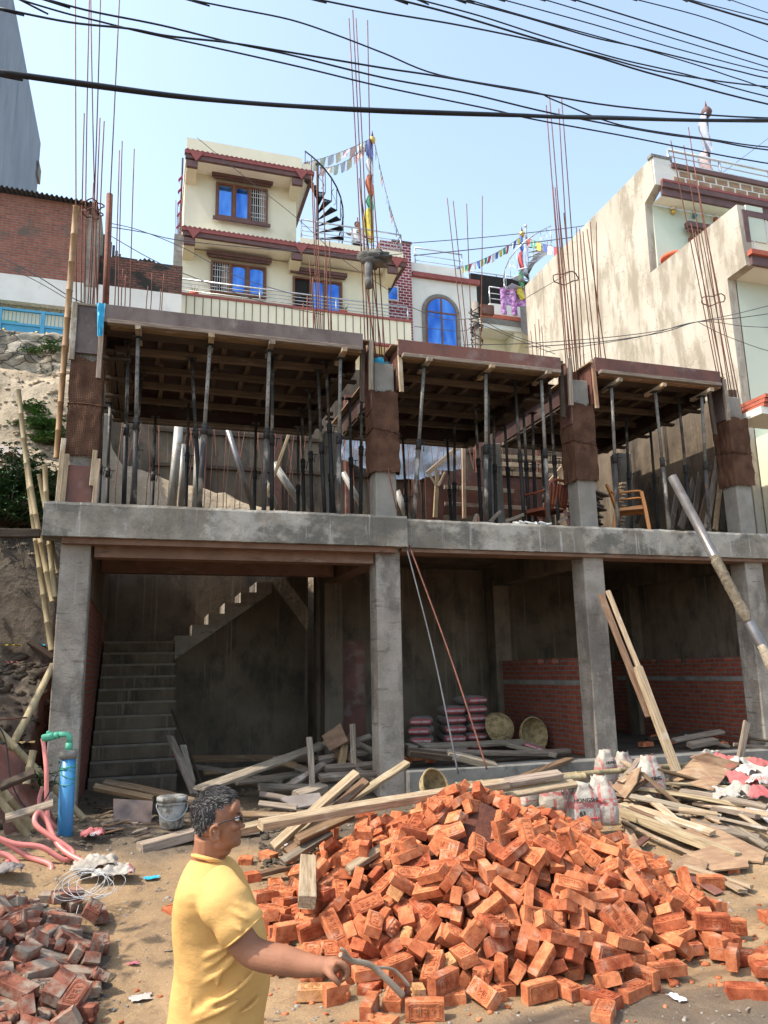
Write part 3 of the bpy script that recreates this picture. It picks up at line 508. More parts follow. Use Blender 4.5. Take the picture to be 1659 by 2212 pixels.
RUBBLE="""2,-639,-4520,220,28,11,-7,95;2,-404,-4528,198,3,57,-79,-23;2,-306,-4585,148,81,16,-3,57;2,-547,-4313,238,35,-10,13,-92;2,-166,-4119,195,30,-91,11,26;
1,-83,-4424,70,4,-97,-25,-1;2,97,-3610,151,4,0,6,-100;1,-638,-4101,298,86,15,7,48;2,41,-3938,137,22,24,63,70;2,-499,-2876,321,1,22,-97,-5;
2,55,-4094,98,0,-7,-100,-5;1,274,-4396,72,0,-3,100,4;2,-475,-3372,250,7,10,-71,69;1,-330,-4803,97,26,-13,68,67;1,-559,-4716,173,23,-57,-45,65;
2,-285,-3291,295,65,-16,23,-70;0,-224,-4645,71,68,72,-11,-12;2,-816,-3690,355,2,-18,-31,93;2,-607,-1848,375,24,1,-5,97;0,10,-4244,94,48,52,-53,47;
1,-610,-3866,283,32,12,-91,-21;2,-867,-3840,370,42,83,-34,-11;2,-493,-4013,192,98,4,16,-7;1,-79,-4278,121,76,2,-64,-4;0,-338,-4040,225,65,-30,-38,59;
0,-179,-4224,131,36,71,-60,0;2,-300,-4136,124,99,5,12,9;2,-470,-4894,100,96,20,17,-9;1,-669,-4591,137,65,11,-3,75;2,-393,-3752,226,31,16,-94,-3;
0,-455,-4635,83,81,0,15,-56;2,-940,-3151,337,42,27,10,86;1,-461,-2880,249,4,-89,46,4;0,-651,-4734,115,32,67,-40,54;1,-335,-3911,228,2,14,-6,99;
1,-729,-3809,283,46,-11,6,-88;2,-745,-4298,213,78,4,14,-60;2,-246,-3101,217,5,-77,63,4;1,-554,-3671,271,4,37,92,12;2,-788,-3051,271,99,-2,0,16;
2,-458,-4427,154,93,34,10,9;1,-864,-2929,301,23,83,50,-6;1,-416,-3491,207,6,-95,-28,12;2,-603,-3186,254,40,-8,3,-91;0,-228,-4310,84,98,4,8,16;
1,-706,-3419,273,8,-2,-100,1;2,-608,-2707,270,1,-14,-99,-5;0,-464,-3898,224,50,-42,69,-31;2,-888,-4052,273,99,10,1,-9;2,-202,-3626,156,73,0,8,-68;
1,-226,-3898,219,42,59,55,42;0,-700,-3319,285,68,-72,15,-6;2,-674,-4050,245,66,-3,16,-74;0,-522,-3794,219,57,15,6,81;0,-767,-2821,263,87,0,1,-49;
0,-849,-3944,302,60,67,-28,-32;1,-261,-4033,166,52,-16,30,78;1,-298,-4343,116,51,-32,-54,59;0,-462,-4559,111,46,40,68,-41;
0,-955,-2780,279,66,66,23,28;0,-665,-4847,100,4,-10,77,-63;0,-938,-2656,273,66,4,-5,75;1,-785,-3604,289,1,87,49,-1;0,-88,-3995,123,25,-23,70,-63;
1,-524,-4777,76,24,-6,11,-96;1,-355,-3885,163,93,1,16,-34;1,-885,-3500,318,4,-29,3,96;2,-921,-5250,64,30,-32,-66,61;2,-931,-4930,150,4,-38,92,4;
2,-1194,-4661,239,88,4,-12,46;2,-717,-5277,62,38,38,60,60;2,-828,-4690,197,29,-30,47,-77;0,-224,-3787,155,4,-13,-65,-74;2,-696,-5010,117,89,-19,7,41;
2,-991,-4360,335,84,1,-1,54;2,-704,-5089,50,99,4,3,9;2,-1246,-3384,351,65,74,9,15;1,-1136,-4959,147,50,5,10,86;1,-1059,-5382,59,66,-66,26,-26;
2,-958,-4681,199,48,10,6,-87;2,-1034,-4460,257,3,-92,39,-4;1,-1133,-5166,76,71,5,70,-3;2,-1220,-4311,240,60,75,18,-20;2,-1241,-4801,70,6,-98,-17,-6;
2,-1435,-4280,102,95,11,-6,-29;2,-1573,-3669,235,17,98,-6,-4;1,-876,-4957,74,97,9,-2,23;2,-1450,-3925,204,5,73,66,15;2,-1194,-4644,169,28,12,6,-95;
0,-229,-4878,43,2,-88,47,1;2,-1213,-3905,225,74,-63,4,-24;0,-339,-4731,65,48,-55,-41,-54;1,-982,-2963,298,67,-1,-74,1;0,-1067,-4848,163,62,43,61,-26;
0,-764,-4770,109,1,-6,-99,-10;2,-1361,-4146,211,88,-10,-22,42;2,-1006,-5007,64,82,8,0,-57;1,-1325,-3738,254,81,-8,-17,55;
1,-886,-4177,303,38,-17,-88,22;1,-1011,-3766,312,7,-54,-3,-84;2,-1221,-4417,187,34,91,-20,-12;0,-1690,-3025,224,22,1,-6,97;
0,-852,-4519,236,11,-99,-9,-1;0,-1337,-4699,75,63,46,56,-27;2,-1532,-3767,141,6,-49,87,-1;0,-1540,-3533,247,64,-27,-63,-36;
2,-1650,-3424,197,21,23,-63,-71;2,-1299,-5192,40,0,42,91,0;1,-1454,-2756,262,7,-98,16,1;1,-1078,-3096,292,17,-75,15,62;0,-1673,-2624,277,73,5,-4,68;
0,-458,-4198,167,73,33,-57,16;0,-452,-3639,208,98,5,14,15;1,-1242,-3485,240,10,-9,69,71;2,-1553,-3565,162,5,-2,-6,100;2,-958,-4313,241,26,90,-33,-10;
0,-1328,-3987,242,72,-34,50,32;1,-1190,-3070,329,50,-42,50,-57;2,-1236,-3648,214,74,-8,-13,65;0,-1077,-3794,253,64,-11,-14,74;
1,-1212,-4188,236,12,-93,34,-11;1,-1408,-3241,236,58,-7,18,79;2,-1269,-4576,95,22,-7,-11,97;0,-1108,-4706,141,2,-37,35,86;
2,-1228,-2847,273,62,71,22,25;2,-1043,-3621,289,70,-70,-16,1;2,-1325,-3395,223,56,-63,-45,29;0,-1101,-3712,260,48,-35,-64,-49;
0,-1012,-3165,275,74,3,67,-5;1,-1424,-3383,186,7,-55,83,1;0,-1181,-4991,64,32,-38,-66,56;0,-1558,-4073,98,5,-100,1,0;0,-1093,-3252,253,99,-1,-10,6;
0,-1476,-4084,117,4,-79,-3,62;2,-1376,-3000,231,47,2,-7,88;0,-1000,-4542,167,61,77,-16,-8;2,-900,-4475,177,22,2,-11,97;1,-1186,-3060,238,92,4,-7,-39;
0,-974,-4172,257,79,-49,17,-32;2,-1803,-3664,167,72,-64,21,-19;0,-1055,-4358,178,99,11,-8,-10;0,-1196,-3386,243,56,-53,46,43;
2,-1122,-4087,210,11,-93,32,-12;"""
# ================================================================ THE SETTING
def gz(x, y):
    z = .42*ss(-5.2, -.5, y)
    z += .10*ss(-.2, -1.2, x)*ss(-5.5, -2.5, y)                       # bank of debris along the left
    z += .07*nz(x, y, 3, .7)*ss(-7, -4, y) + .035*nz(x, y, 9, 2.0) + .016*nz(x, y, 5, 5)
    return z
def lin(a, b, n): return [a+(b-a)*i/n for i in range(n)]
def sheet(xs, ys, f):
    m = MB(); m.v = [(x, y, f(x, y)) for y in ys for x in xs]; n = len(xs)
    m.f = [(j*n+i, j*n+i+1, (j+1)*n+i+1, (j+1)*n+i) for j in range(len(ys)-1) for i in range(n-1)]; m.sm = [True]*len(m.f); return m
xs = [-300, -80, -30, -14]+lin(-9, -3, 20)+lin(-3, 8, 300)+lin(8, 14, 20)+[14, 30, 80, 300]
ys = [-300, -80, -30, -16]+lin(-10, -6.6, 20)+lin(-6.6, .4, 200)+lin(.4, 5.6, 24)+[5.6]
def gfn(x, y):
    z = gz(x, y)
    if -3 < x < 8 and -6.6 < y < .4:
        r = nz(x, y, 1, 11)
        z += .012*max(0, nz(x, y, 2, 17))+.02*max(0, r-.25)
    return z
setting(sheet(xs, ys, gfn).build('ground', 'ground'))
PROF = [(-1.9, .30), (-1.0, .5), (-.2, .85), (.8, 1.45), (1.6, 1.95), (2.3, 2.15), (2.6, 3.2), (2.9, 4.1), (3.4, 4.5), (4.2, 5.2), (5.4, 6.3), (6.3, 8.0), (6.9, 8.5), (7.4, 8.6)]
def prof(y):
    for (a, b), (c, d) in zip(PROF, PROF[1:]):
        if y <= c: return b+(d-b)*max(0, (y-a)/(c-a))
    return 8.6
def hz(x, y):
    L = prof(y)+.25*nz(x, y, 2, .9)+.10*nz(x, y, 4, 2.6)+.05*nz(x, y, 7, 6)
    inner = -.3+(ss(5.5, 5.75, y)*4.3 if y > 5.4 else 0)+(ss(5.7, 6.8, y)*max(.7, 2.4-.27*x)+.3*nz(x, y, 1, 1.2)+.14*nz(x, y, 2, 4)+.07*nz(x, y, 3, 9) if y > 5.7 else 0)
    if y < 5.7 and x < -1.1: pass
    t = ss(-1.28, -1.1, x) if y < 5.4 else ss(-1.4, -.6, x)
    L -= .3*ss(-1.9, -2.4, y)
    return L*(1-t)+inner*t
hs = sheet([-60, -30, -14, -9, -7]+lin(-6, -1, 90)+lin(-1, 11, 60)+[11, 30, 60], lin(-1.9, 7.4, 170)+[7.4], hz)
ho = hs.build('hillside', 'sand_slope'); ho.data.materials.append(MT['mud_dark'])
for p in ho.data.polygons:
    c = p.center
    if c.z < 4.3+.5*nz(c.x, c.y, 3, 1.5) and c.y < 5.4: p.material_index = 1
setting(ho)
setting(MB().box((-60, 7.6, 7), (60, 9, 9.4)).box((-60, 9, 8), (60, 60, 9.45)).build('terrace_ground', 'sand_slope'))
# ================================================================ THE CONCRETE FRAME
ZF, ZS = .77, 4.14
CX_ = [-1.02, 3.04, 6.32, 9.33]; CW = .35
bld = thing('concrete_frame_building', 'unfinished two storey concrete frame with bare columns and open shop bays', 'building', (0, 0, .4))
ctop = [6.25, 6.50, 6.56, 6.55]
for i, x in enumerate(CX_):
    MB().box((x, 0, .25), (x+CW, .35, 3.74), .012).build('column', 'concrete', bld)
    MB().box((x+.02, .02, ZS), (x+CW-.02, .34, ctop[i]), .012).build('column', 'concrete_fresh' if i else 'concrete', bld)
for i, x in ((0, -1.02), (1, 3.04), (2, 6.32), (3, 9.33)):
    MB().box((x, 3.2, .25), (x+.33, 3.55, 3.7), .01).build('column', 'concrete_stain_shade', bld)
    MB().box((x+.02, 3.2, ZS), (x+.33, 3.5, 6.45), .01).build('column', 'concrete_fresh', bld)
def fascia(x0, x1, y, z0, z1):
    def mk_(n, seed):
        m = MB(); k = int((x1-x0)/.07); prof_ = []
        rings = []
        for i in range(k+1):
            x = x0+(x1-x0)*i/k; a = .006*nz(x, seed, 0, 6); b = .010*nz(x, seed, 5, 9); t = .012*nz(x, seed, 9, 5)
            rings.append([V((x, y+a, z0+.006*nz(x, 3, seed, 8))), V((x, y+a, z1-.035+t)), V((x, y+.015+b, z1+t)), V((x, y+.4, z1+t*.5)), V((x, y+.4, z0))])
        return m.loft(rings, smooth=False)
    return mk_(0, x0)
fascia(-1.22, 3.44, -.2, 3.73, 4.16).build('edge_beam', 'concrete_beam', bld)
fascia(3.443, 11.2, -.1, 3.735, 4.145).build('edge_beam', 'concrete_beam', bld)
sb = MB().box((-1.2, .19, 3.98), (11.2, 2.55, 4.13)).box((2.45, 2.55, 3.98), (11.2, 5.0, 4.13)).box((-1.2, 2.551, 3.98), (2.449, 4.38, 4.13))  # last box: slab stretch added to keep sun off the stair wall
sb.build('floor_slab', 'concrete_stain_shade', bld)
MB().box((-1.0, -.12, 3.655), (3.3, .3, 3.728)).box((-.63, .06, 3.52), (3.02, .3, 3.655)).build('soffit_beam', 'beam_stain', bld)
MB().box((3.395, -.06, 3.68), (11, .3, 3.73)).build('soffit_beam', 'beam_stain', bld)
for x in (3.06, 6.34, 9.35):
    MB().box((x, .3, 3.6), (x+.28, 4.2, 3.982)).build('cross_beam', 'beam_stain' if x < 4 else 'concrete_stain_shade', bld)
MB().box((-.66, 2.35, 3.62), (3.0, 2.55, 3.985)).build('cross_beam', 'beam_stain', bld)
# plinth and shop floor
MB().box((3.39, -.14, .2), (11.2, .18, ZF-.01), .015).build('plinth', 'plinth', bld)
MB().box((3.41, .18, .1), (11.2, 4.3, ZF-.03)).build('shop_floor', 'mud_dark', bld)
# walls
MB().box((-1.0, .36, .2), (-.69, 5.0, 3.05)).build('brick_wall', 'brick_wall_y', bld)
MB().box((-1.01, .36, 3.05), (-.68, 5.4, 3.98)).build('concrete_wall', 'concrete_stain_shade', bld)
MB().box((-1.2, 5.4, .2), (3.1, 5.7, 4.05)).build('rear_wall', 'concrete_stain_shade', bld)
MB().prism([(.56, 4.45, .2), (3.0, 4.45, .2), (3.0, 4.45, 3.97), (2.25, 4.45, 3.75), (.56, 4.45, 2.35)], (0, .15, 0)).build('stair_wall', 'concrete_stain_shade', bld)
MB().box((3.0, 3.7, .2), (6.64, 3.95, 3.97)).build('rear_wall', 'concrete_stain_shade', bld)
MB().box((6.64, 4.2, .2), (11.2, 4.45, 3.97)).build('rear_wall', 'concrete_stain_shade', bld)
MB().box((3.06, 3.69, .2), (3.9, 3.698, 2.6)).build('wall_panel', 'ply_red', bld)
def rough_wall(x, y0, y1, z0, z1):
    m = MB(); r = random.Random(int(x*10)); m.box((x, y0, z0), (x+.115, y1, z1-.08)); y = y0
    while y < y1-.05:
        if r.random() < .85: m.box((x, y+.004, z1-.082), (x+.115, min(y+.235, y1), z1-.004))
        y += .245
    return m
rough_wall(6.44, .36, 3.7, .75, 2.2).build('brick_wall', 'brick_wall_y', bld)
rough_wall(9.42, .36, 4.2, .75, 2.18).build('brick_wall', 'brick_wall_y', bld)
MB().box((6.436, .4, 1.78), (6.445, 3.6, 1.85)).build('mortar_band', 'plinth', bld)
MB().box((9.415, .4, 1.78), (9.425, 4, 1.85)).build('mortar_band', 'plinth', bld)
MB().box((9.55, .36, .75), (9.7, 4.2, 3.97)).build('side_wall', 'concrete_stain_shade', bld)
# staircase: first flight away from the street, landing, second flight to the right
st = MB(); rz, tr = .2, .25
for k in range(11):
    z1 = .45+rz*(k+1); st.box((-.66, 1.92+tr*k, .2), (.55-.002*k, 1.92+tr*(k+1)+(.0 if k < 10 else 1.0), z1-.004*(k % 2)), .012)
st.build('stair_flight', 'concrete_stain_shade', bld)
st2 = MB(); pts = []
fx0 = P(380, 1368, y=4.4)
x, z = .55, 2.55; prof2 = [(x, z)]
for k in range(6):
    z += .2; prof2.append((x, z)); x += .29; prof2.append((x, z))
poly = [(a, 4.4, b) for a, b in prof2]+[(x, 4.4, 3.55), (.55, 4.4, 2.32)]
st2.prism(poly, (0, 1.0, 0)); st2.build('stair_flight', 'concrete', bld)  # paler concrete than the first flight, so its risers look more sunlit
no = MB()
for k in range(11): no.box((-.655, 1.912+tr*k, .45+rz*(k+1)-.03), (.552, 1.935+tr*k, .45+rz*(k+1)+.004))
no.build('stair_nosing', 'concrete_step', bld)
# ================================================================ FORMWORK ON TOP
def deck(x0, x1, zt, label, red):
    fw = thing('formwork_deck', label, 'formwork', (x0, 0, 6.5), 'timber formwork decks over the three upper bays')
    MB().box((x0, -.12, zt-.25), (x1, -.10, zt), .003).build('edge_board', red, fw)
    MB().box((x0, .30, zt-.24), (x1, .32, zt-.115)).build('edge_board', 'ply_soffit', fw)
    MB().box((x0+.02, -.10, zt-.27), (x1-.02, .299, zt-.252)).build('beam_soffit', 'wood_dark', fw)
    o = MB(); h = (x1-x0-.1)/2
    o.obox((0, 0, 0), (h, .05, .028), Matrix.Identity(3), .006); b = o.build('batten', 'wood_grey', fw); b.location = ((x0+x1)/2, -.145, zt-.262)
    o = MB(); o.obox((0, 0, 0), (h, .06, .015), Matrix.Identity(3), .004); b = o.build('batten', 'wood_brown', fw); b.location = ((x0+x1)/2+.03, -.06, zt-.288)
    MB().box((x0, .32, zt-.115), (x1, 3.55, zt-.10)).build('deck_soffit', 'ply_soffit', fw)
    MB().box((x0-.1, -.1, zt-.098), (x1+.1, 3.7, zt-.08)).build('deck_top', 'ply_tan', fw)
    r = random.Random(int(x0*7)); n = int((x1-x0)/.42)
    for i in range(n):
        xx = x0+.3+i*(x1-x0-.5)/max(1, n-1)+r.uniform(-.05, .05); y = .36
        while y < 3.3:
            l = r.uniform(.9, 1.3); mm = MB(); mm.obox((0, 0, 0), (l/2, .035, .036), Matrix.Identity(3), .005)
            q = mm.build('joist', 'wood_joist', fw); q.matrix_basis = frame((xx+r.uniform(-.04, .04), y+l/2, zt-.153), (r.uniform(-.05, .05), 1, 0)); y += l+.02
    for y in (.75, 1.45, 2.15, 2.85):
        mm = MB(); mm.obox((0, 0, 0), ((x1-x0)/2-.1, .04, .05), Matrix.Identity(3), .006); q = mm.build('bearer', 'wood_joist', fw)
        q.matrix_basis = frame(((x0+x1)/2, y, zt-.24+r.uniform(-.01, .01)), (1, r.uniform(-.02, .02), r.uniform(-.006, .006)))
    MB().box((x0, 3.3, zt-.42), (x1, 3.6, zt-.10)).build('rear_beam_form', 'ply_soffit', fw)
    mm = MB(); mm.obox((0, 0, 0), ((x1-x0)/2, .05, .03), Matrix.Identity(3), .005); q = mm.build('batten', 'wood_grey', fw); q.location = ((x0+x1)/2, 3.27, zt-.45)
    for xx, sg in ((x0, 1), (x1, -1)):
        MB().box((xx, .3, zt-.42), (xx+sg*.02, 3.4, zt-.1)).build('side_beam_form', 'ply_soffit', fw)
        for j in range(2):
            mm = MB(); mm.obox((0, 0, 0), (1.5, .05, .025), Matrix.Identity(3), .005); q = mm.build('batten', 'wood_dark' , fw)
            q.matrix_basis = frame((xx+sg*(.07+.12*j), 1.85, zt-.445-.02*j), (0, 1, 0))
        for j in range(4):
            mm = MB(); mm.obox((0, 0, 0), (.2, .045, .022), Matrix.Identity(3), .004); q = mm.build('batten', 'wood_dark' , fw)
            q.matrix_basis = frame((xx+sg*.14, .5+.75*j, zt-.51), (1, 0, 0))
    return fw
deck(-.67, 2.86, 6.86, 'grey timber and plywood formwork deck over the widest upper bay on the left', 'ply_grey')
deck(3.40, 6.10, 6.84, 'reddish plywood formwork deck over the middle upper bay', 'ply_red')
deck(6.72, 9.16, 6.92, 'red edged formwork deck over the narrow upper bay on the right', 'ply_red')
# beam-side forms that box in the column heads
def board(name, label, cat, a, b, w, th, m, up=(0, 0, 1), group=None, jit=1, parent=None):
    """one rough sawn board from a to b, slightly warped, grain along its length"""
    a, b = V(a), V(b); L = (b-a).length; n = max(2, int(L/.18)); r = random.Random(int(L*1e5) % 9973+int(a.x*977+a.z*131))
    rings = []; bow = r.uniform(-.008, .008)*jit*L; ch = min(.006, th*.3)
    for i in range(n+1):
        t = i/n; x = (t-.5)*L; o = bow*(1-(2*t-1)**2); e = .0025*jit
        if i in (0, n): x += r.uniform(-.01, .01)*jit
        hw, ht = w/2, th/2
        cs = [(-hw+ch, -ht), (hw-ch, -ht), (hw, -ht+ch), (hw, ht-ch), (hw-ch, ht), (-hw+ch, ht), (-hw, ht-ch), (-hw, -ht+ch)]
        rings.append([V((x+(r.uniform(-.006, .006)*jit if i in (0, n) else 0), y+r.uniform(-e, e)+o*.4, z+r.uniform(-e, e)*.6+o)) for y, z in cs])
    m_ = MB().loft(rings, smooth=False)
    o = m_.build(name, m, parent); fm = frame((a+b)/2, b-a, up)
    if parent is not None and parent.type == 'EMPTY': o.matrix_basis = fm
    else: o.matrix_basis = fm
    if label: tag(o, label, cat, group)
    return o
for i, (x0, x1, z0, z1, tone, lab) in enumerate(((-1.04, -.67, 6.18, 6.86, 'ply_grey', 'grey plywood form boxing in the head of the leftmost column'), (2.86, 3.40, 6.05, 6.78, 'ply_red', 'open red plywood form around the head of the second column'), (6.10, 6.72, 6.10, 6.84, 'ply_red', 'open red plywood form around the head of the third column'), (9.16, 9.72, 6.12, 6.80, 'ply_grey', 'plywood form beside the head of the rightmost column'))):
    f = thing('column_form', lab, 'formwork', (x0, 0, z0))
    if i == 0:
        MB().box((x0+.03, -.035, z0), (x1-.05, -.02, z1-.02)).build('panel', tone, f)
        MB().box((x0, -.05, z1-.02), (x1, .1, z1+.01)).build('panel', 'wood_grey', f)
        board('batten', None, None, (x0, -.05, z0-.12), (x0, -.05, z1), .07, .04, 'wood_grey', (0, 1, 0), parent=f)
        board('batten', None, None, (x1-.03, -.06, z0-.34), (x1-.03, -.06, z1-.02), .06, .04, 'wood_grey', (0, 1, 0), parent=f)
        MB().box((x0, -.02, z0), (x0+.02, .36, z1)).build('panel', tone, f)
    else:
        xc0, xc1 = CX_[i]-.012, CX_[i]+CW+.012
        if i < 3:
            MB().box((xc0-.025, -.03, z0-.3), (xc0-.002, .30, z1)).build('panel', tone, f)
            MB().box((xc1+.002, -.03, z0+.05), (xc1+.025, .30, z1)).build('panel', tone, f)
            board('batten', None, None, (xc0-.045, -.07, z0-.02), (xc0-.03, -.07, z1+.02), .07, .05, 'wood_grey', (0, 1, 0), parent=f)
            board('batten', None, None, (xc1+.045, -.07, z0-.02), (xc1+.03, -.07, z1+.06), .065, .045, 'wood_pale' if i == 1 else 'wood_brown', (0, 1, 0), parent=f)
            board('batten', None, None, (xc0-.16, .0, z0-.2), (xc0-.14, .0, z1), .07, .05, 'wood_dark', (0, 1, 0), parent=f)
            MB().box((xc0+.03, .30, z0+.3), (xc1-.03, .32, z1-.02)).build('panel', tone, f)
        else:
            MB().box((xc0-.045, -.04, z0), (xc0-.02, .32, z1)).build('panel', tone, f)
            board('batten', None, None, (xc0-.05, -.07, z0-.05), (xc0-.06, -.07, z1), .07, .05, 'wood_grey', (0, 1, 0), parent=f)
            board('batten', None, None, (xc0-.28, .02, z0-.28), (xc0-.34, .0, z1-.1), .07, .05, 'wood_dark', (0, 1, 0), parent=f)
f = thing('column_form', 'red plywood kicker form nailed with short boards at the foot of the leftmost upper column', 'formwork', (-1.02, 0, 4.14))
MB().box((-1.0, -.06, 4.15), (-.70, -.045, 4.66)).build('panel', 'ply_red', f)
for x, a, b in ((-1.08, 4.15, 4.98), (-1.03, 4.15, 4.78), (-.70, 4.4, 4.86), (-.66, 4.15, 4.74)): board('batten', None, None, (x, -.08, a), (x+.02, -.08, b), .06, .04, 'wood_pale', (0, 1, 0), parent=f)
# burlap wraps
def burlap(x, z0, z1, lab, seed):
    w = CW+.05; dy = .36+.04; cx = x+CW/2; cy = .17; m = MB(); nu, nv = 64, 60; rr = random.Random(seed)
    def f_(a, b):
        t = a*4; s = int(t) % 4; q = t-int(t) if a < 1 else 0
        if a >= 1: s = 0
        cs = [(-1, -1), (1, -1), (1, 1), (-1, 1), (-1, -1)]
        c0, c1 = cs[s], cs[s+1]; px = c0[0]+(c1[0]-c0[0])*q; py = c0[1]+(c1[1]-c0[1])*q
        rag = .05*nz(a*9, seed, 0, 1)+.025*nz(a*40, seed, 3, 1); rag0 = .07*nz(math.cos(a*6.28)*2, seed, 2, 1)+.02*nz(a*60, seed, 7, 1)
        z = z0+rag0+(z1+rag-z0-rag0)*b
        tie = math.exp(-((z-(z0+z1)/2-.04*math.sin(a*6.28+seed))/.035)**2)
        pf = 1+.014*math.sin(a*90+4*nz(a*3, b*3, seed))*(.35+.65*nz(a*4, b*2, seed+9))+.07*nz(math.cos(a*6.28)*3+b*2, math.sin(a*6.28)*3, seed+b*5, 1)+.03*nz(a*18, b*7, seed, 1)-.045*tie+.02*math.sin(b*26+6*nz(a*5, seed, 1))*(.3+tie)
        return (cx+px*w/2*pf, cy+py*dy/2*pf, z)
    m.grid(f_, nu*2, nv)
    for k in range(7):
        a = V(f_(rr.uniform(0, .27), .5)); a.y -= .02; m.tube([a, a+V((rr.uniform(-.05, .05), -.02, -.05)), a+V((rr.uniform(-.07, .07), -.015, -rr.uniform(.08, .22)))], .003, 4)
    for k in range(60):
        a0 = rr.random(); b0 = rr.choice((0, 1)); a = V(f_(a0, b0)); m.tube([a, a+V((rr.uniform(-.03, .03), -.012, (-1 if b0 == 0 else 1)*rr.uniform(-.02, .05)))], .0025, 3)
    o = m.build('burlap_wrap', 'burlap'); tag(o, lab, 'burlap', 'burlap wraps curing the upper columns')
    tz = (z0+z1)/2; ring = [f_(a/48, .5) for a in range(49)]
    MB().tube([V((cx+(p[0]-cx)*1.03, cy+(p[1]-cy)*1.03, tz+.04*math.sin(i/48*6.28+seed))) for i, p in enumerate(ring)], .009, 5, cap=False).build('tie_string', 'burlap', o)
burlap(-1.02, 4.80, 6.10, 'dark brown burlap wrapped round the leftmost upper column', 1)
burlap(3.04, 4.83, 6.04, 'brown burlap wrapped round the upper column between left and middle bays', 2)
burlap(6.32, 4.90, 6.14, 'brown burlap tied round the upper column between middle and right bays', 3)
burlap(9.33, 4.98, 6.16, 'brown burlap tied round the rightmost upper column', 4)
# ================================================================ REBAR
def rebar_cage(label, bars, ring=None, y=.17, rad=.009, group='starter bars rising from the column heads', mat='rust'):
    b0 = P(*bars[0][:2], y=y); t = thing('rebar_cage', label, 'rebar', b0, group); r = random.Random(int(b0.x*100))
    for b in bars:
        yy = y+(b[4] if len(b) > 4 else r.uniform(-.12, .12)); a, c = P(b[0], b[1], y=yy), P(b[2], b[3], y=yy); a.z -= .3
        mid = (a+c)/2+V((r.uniform(-.03, .03), r.uniform(-.03, .03), 0)); q = [a*(1-s)**2+mid*2*s*(1-s)+c*s*s for s in (0, .2, .4, .6, .8, 1)]
        MB().tube(q, rad, 6).build('bar', mat, t)
    if ring:
        for (u, v, du, dv) in ring:
            c = P(u, v, y=y); ex = abs(P(u+du, v, y=y).x-c.x); pts = [V((c.x+ex*math.cos(k/16*6.283)*(1.0+.15*math.cos(k/16*6.283*4)), y+ex*math.sin(k/16*6.283), c.z+.02*math.sin(k*1.7))) for k in range(17)]
            MB().tube(pts, .010, 5, cap=False).build('stirrup', 'rust_dark', t)
    return t
rebar_cage('tall rusty bars with a stirrup ring above the leftmost column', [(168, 655, 163, 0), (178, 655, 182, 245), (186, 655, 193, 0), (196, 655, 217, 0), (205, 655, 216, 255), (212, 655, 225, 262), (228, 655, 258, 0), (190, 655, 202, 395), (200, 655, 211, 390), (214, 655, 196, 0)], [(200, 443, 22, 0), (200, 462, 20, 0)])
rebar_cage('rusty bars standing in the left deck beside the leftmost column', [(249, 655, 258, 325), (257, 655, 264, 305), (282, 655, 290, 322), (264, 655, 266, 580), (270, 655, 271, 595)], y=1.2)
rebar_cage('short row of rusty bars standing in the left deck', [(318, 665, 320, 618), (323, 665, 328, 590), (344, 668, 347, 625), (350, 668, 354, 592)], y=1.4, rad=.008)
rebar_cage('cluster of rusty bars in front of the yellow house beside its second window', [(686, 695, 673, 380), (690, 695, 677, 395), (694, 695, 684, 372), (700, 697, 702, 560), (711, 697, 697, 380), (683, 694, 668, 560), (678, 694, 676, 600), (717, 697, 712, 520), (655, 692, 655, 655), (664, 692, 664, 640)], y=2.6, rad=.011)
rebar_cage('tall rusty bars above the second column', [(791, 765, 754, 40), (797, 765, 762, 22), (803, 765, 769, 40), (812, 765, 776, 385), (808, 765, 794, 44), (822, 765, 799, 385), (833, 765, 806, 400), (829, 765, 780, 420), (817, 765, 772, 470)], [(808, 553, 20, 0)])
rebar_cage('four thin bars leaning behind the middle deck', [(1006, 748, 966, 428), (1012, 748, 979, 434), (1020, 748, 1008, 440), (1036, 750, 1042, 423), (1004, 748, 1003, 690), (1027, 748, 1025, 695)], y=3.2, rad=.009)
rebar_cage('rusty bars with a stirrup ring above the third column', [(1224, 800, 1180, 228), (1232, 800, 1187, 208), (1246, 800, 1207, 235), (1255, 800, 1213, 210), (1228, 800, 1194, 400), (1238, 800, 1199, 405), (1242, 800, 1203, 410), (1250, 800, 1218, 460)], [(1222, 601, 23, 0)])
rebar_cage('rusty bars leaning against the rough plastered wall', [(1262, 790, 1245, 490), (1282, 790, 1252, 495), (1290, 790, 1259, 500), (1312, 792, 1268, 495), (1300, 792, 1275, 480), (1292, 792, 1288, 480)], y=2.2, rad=.01)
rebar_cage('rusty bars with a stirrup ring above the rightmost column', [(1560, 850, 1449, 304), (1568, 850, 1477, 314), (1577, 850, 1487, 275), (1583, 850, 1513, 495), (1590, 850, 1498, 350), (1597, 850, 1522, 480), (1572, 850, 1492, 480), (1564, 850, 1502, 500)], [(1541, 648, 20, 0)])
rebar_cage('short bars standing on the middle deck before the rough wall', [(1150, 765, 1146, 715), (1160, 768, 1155, 700), (1167, 768, 1163, 690), (1174, 768, 1170, 705)], y=2.4, rad=.007)
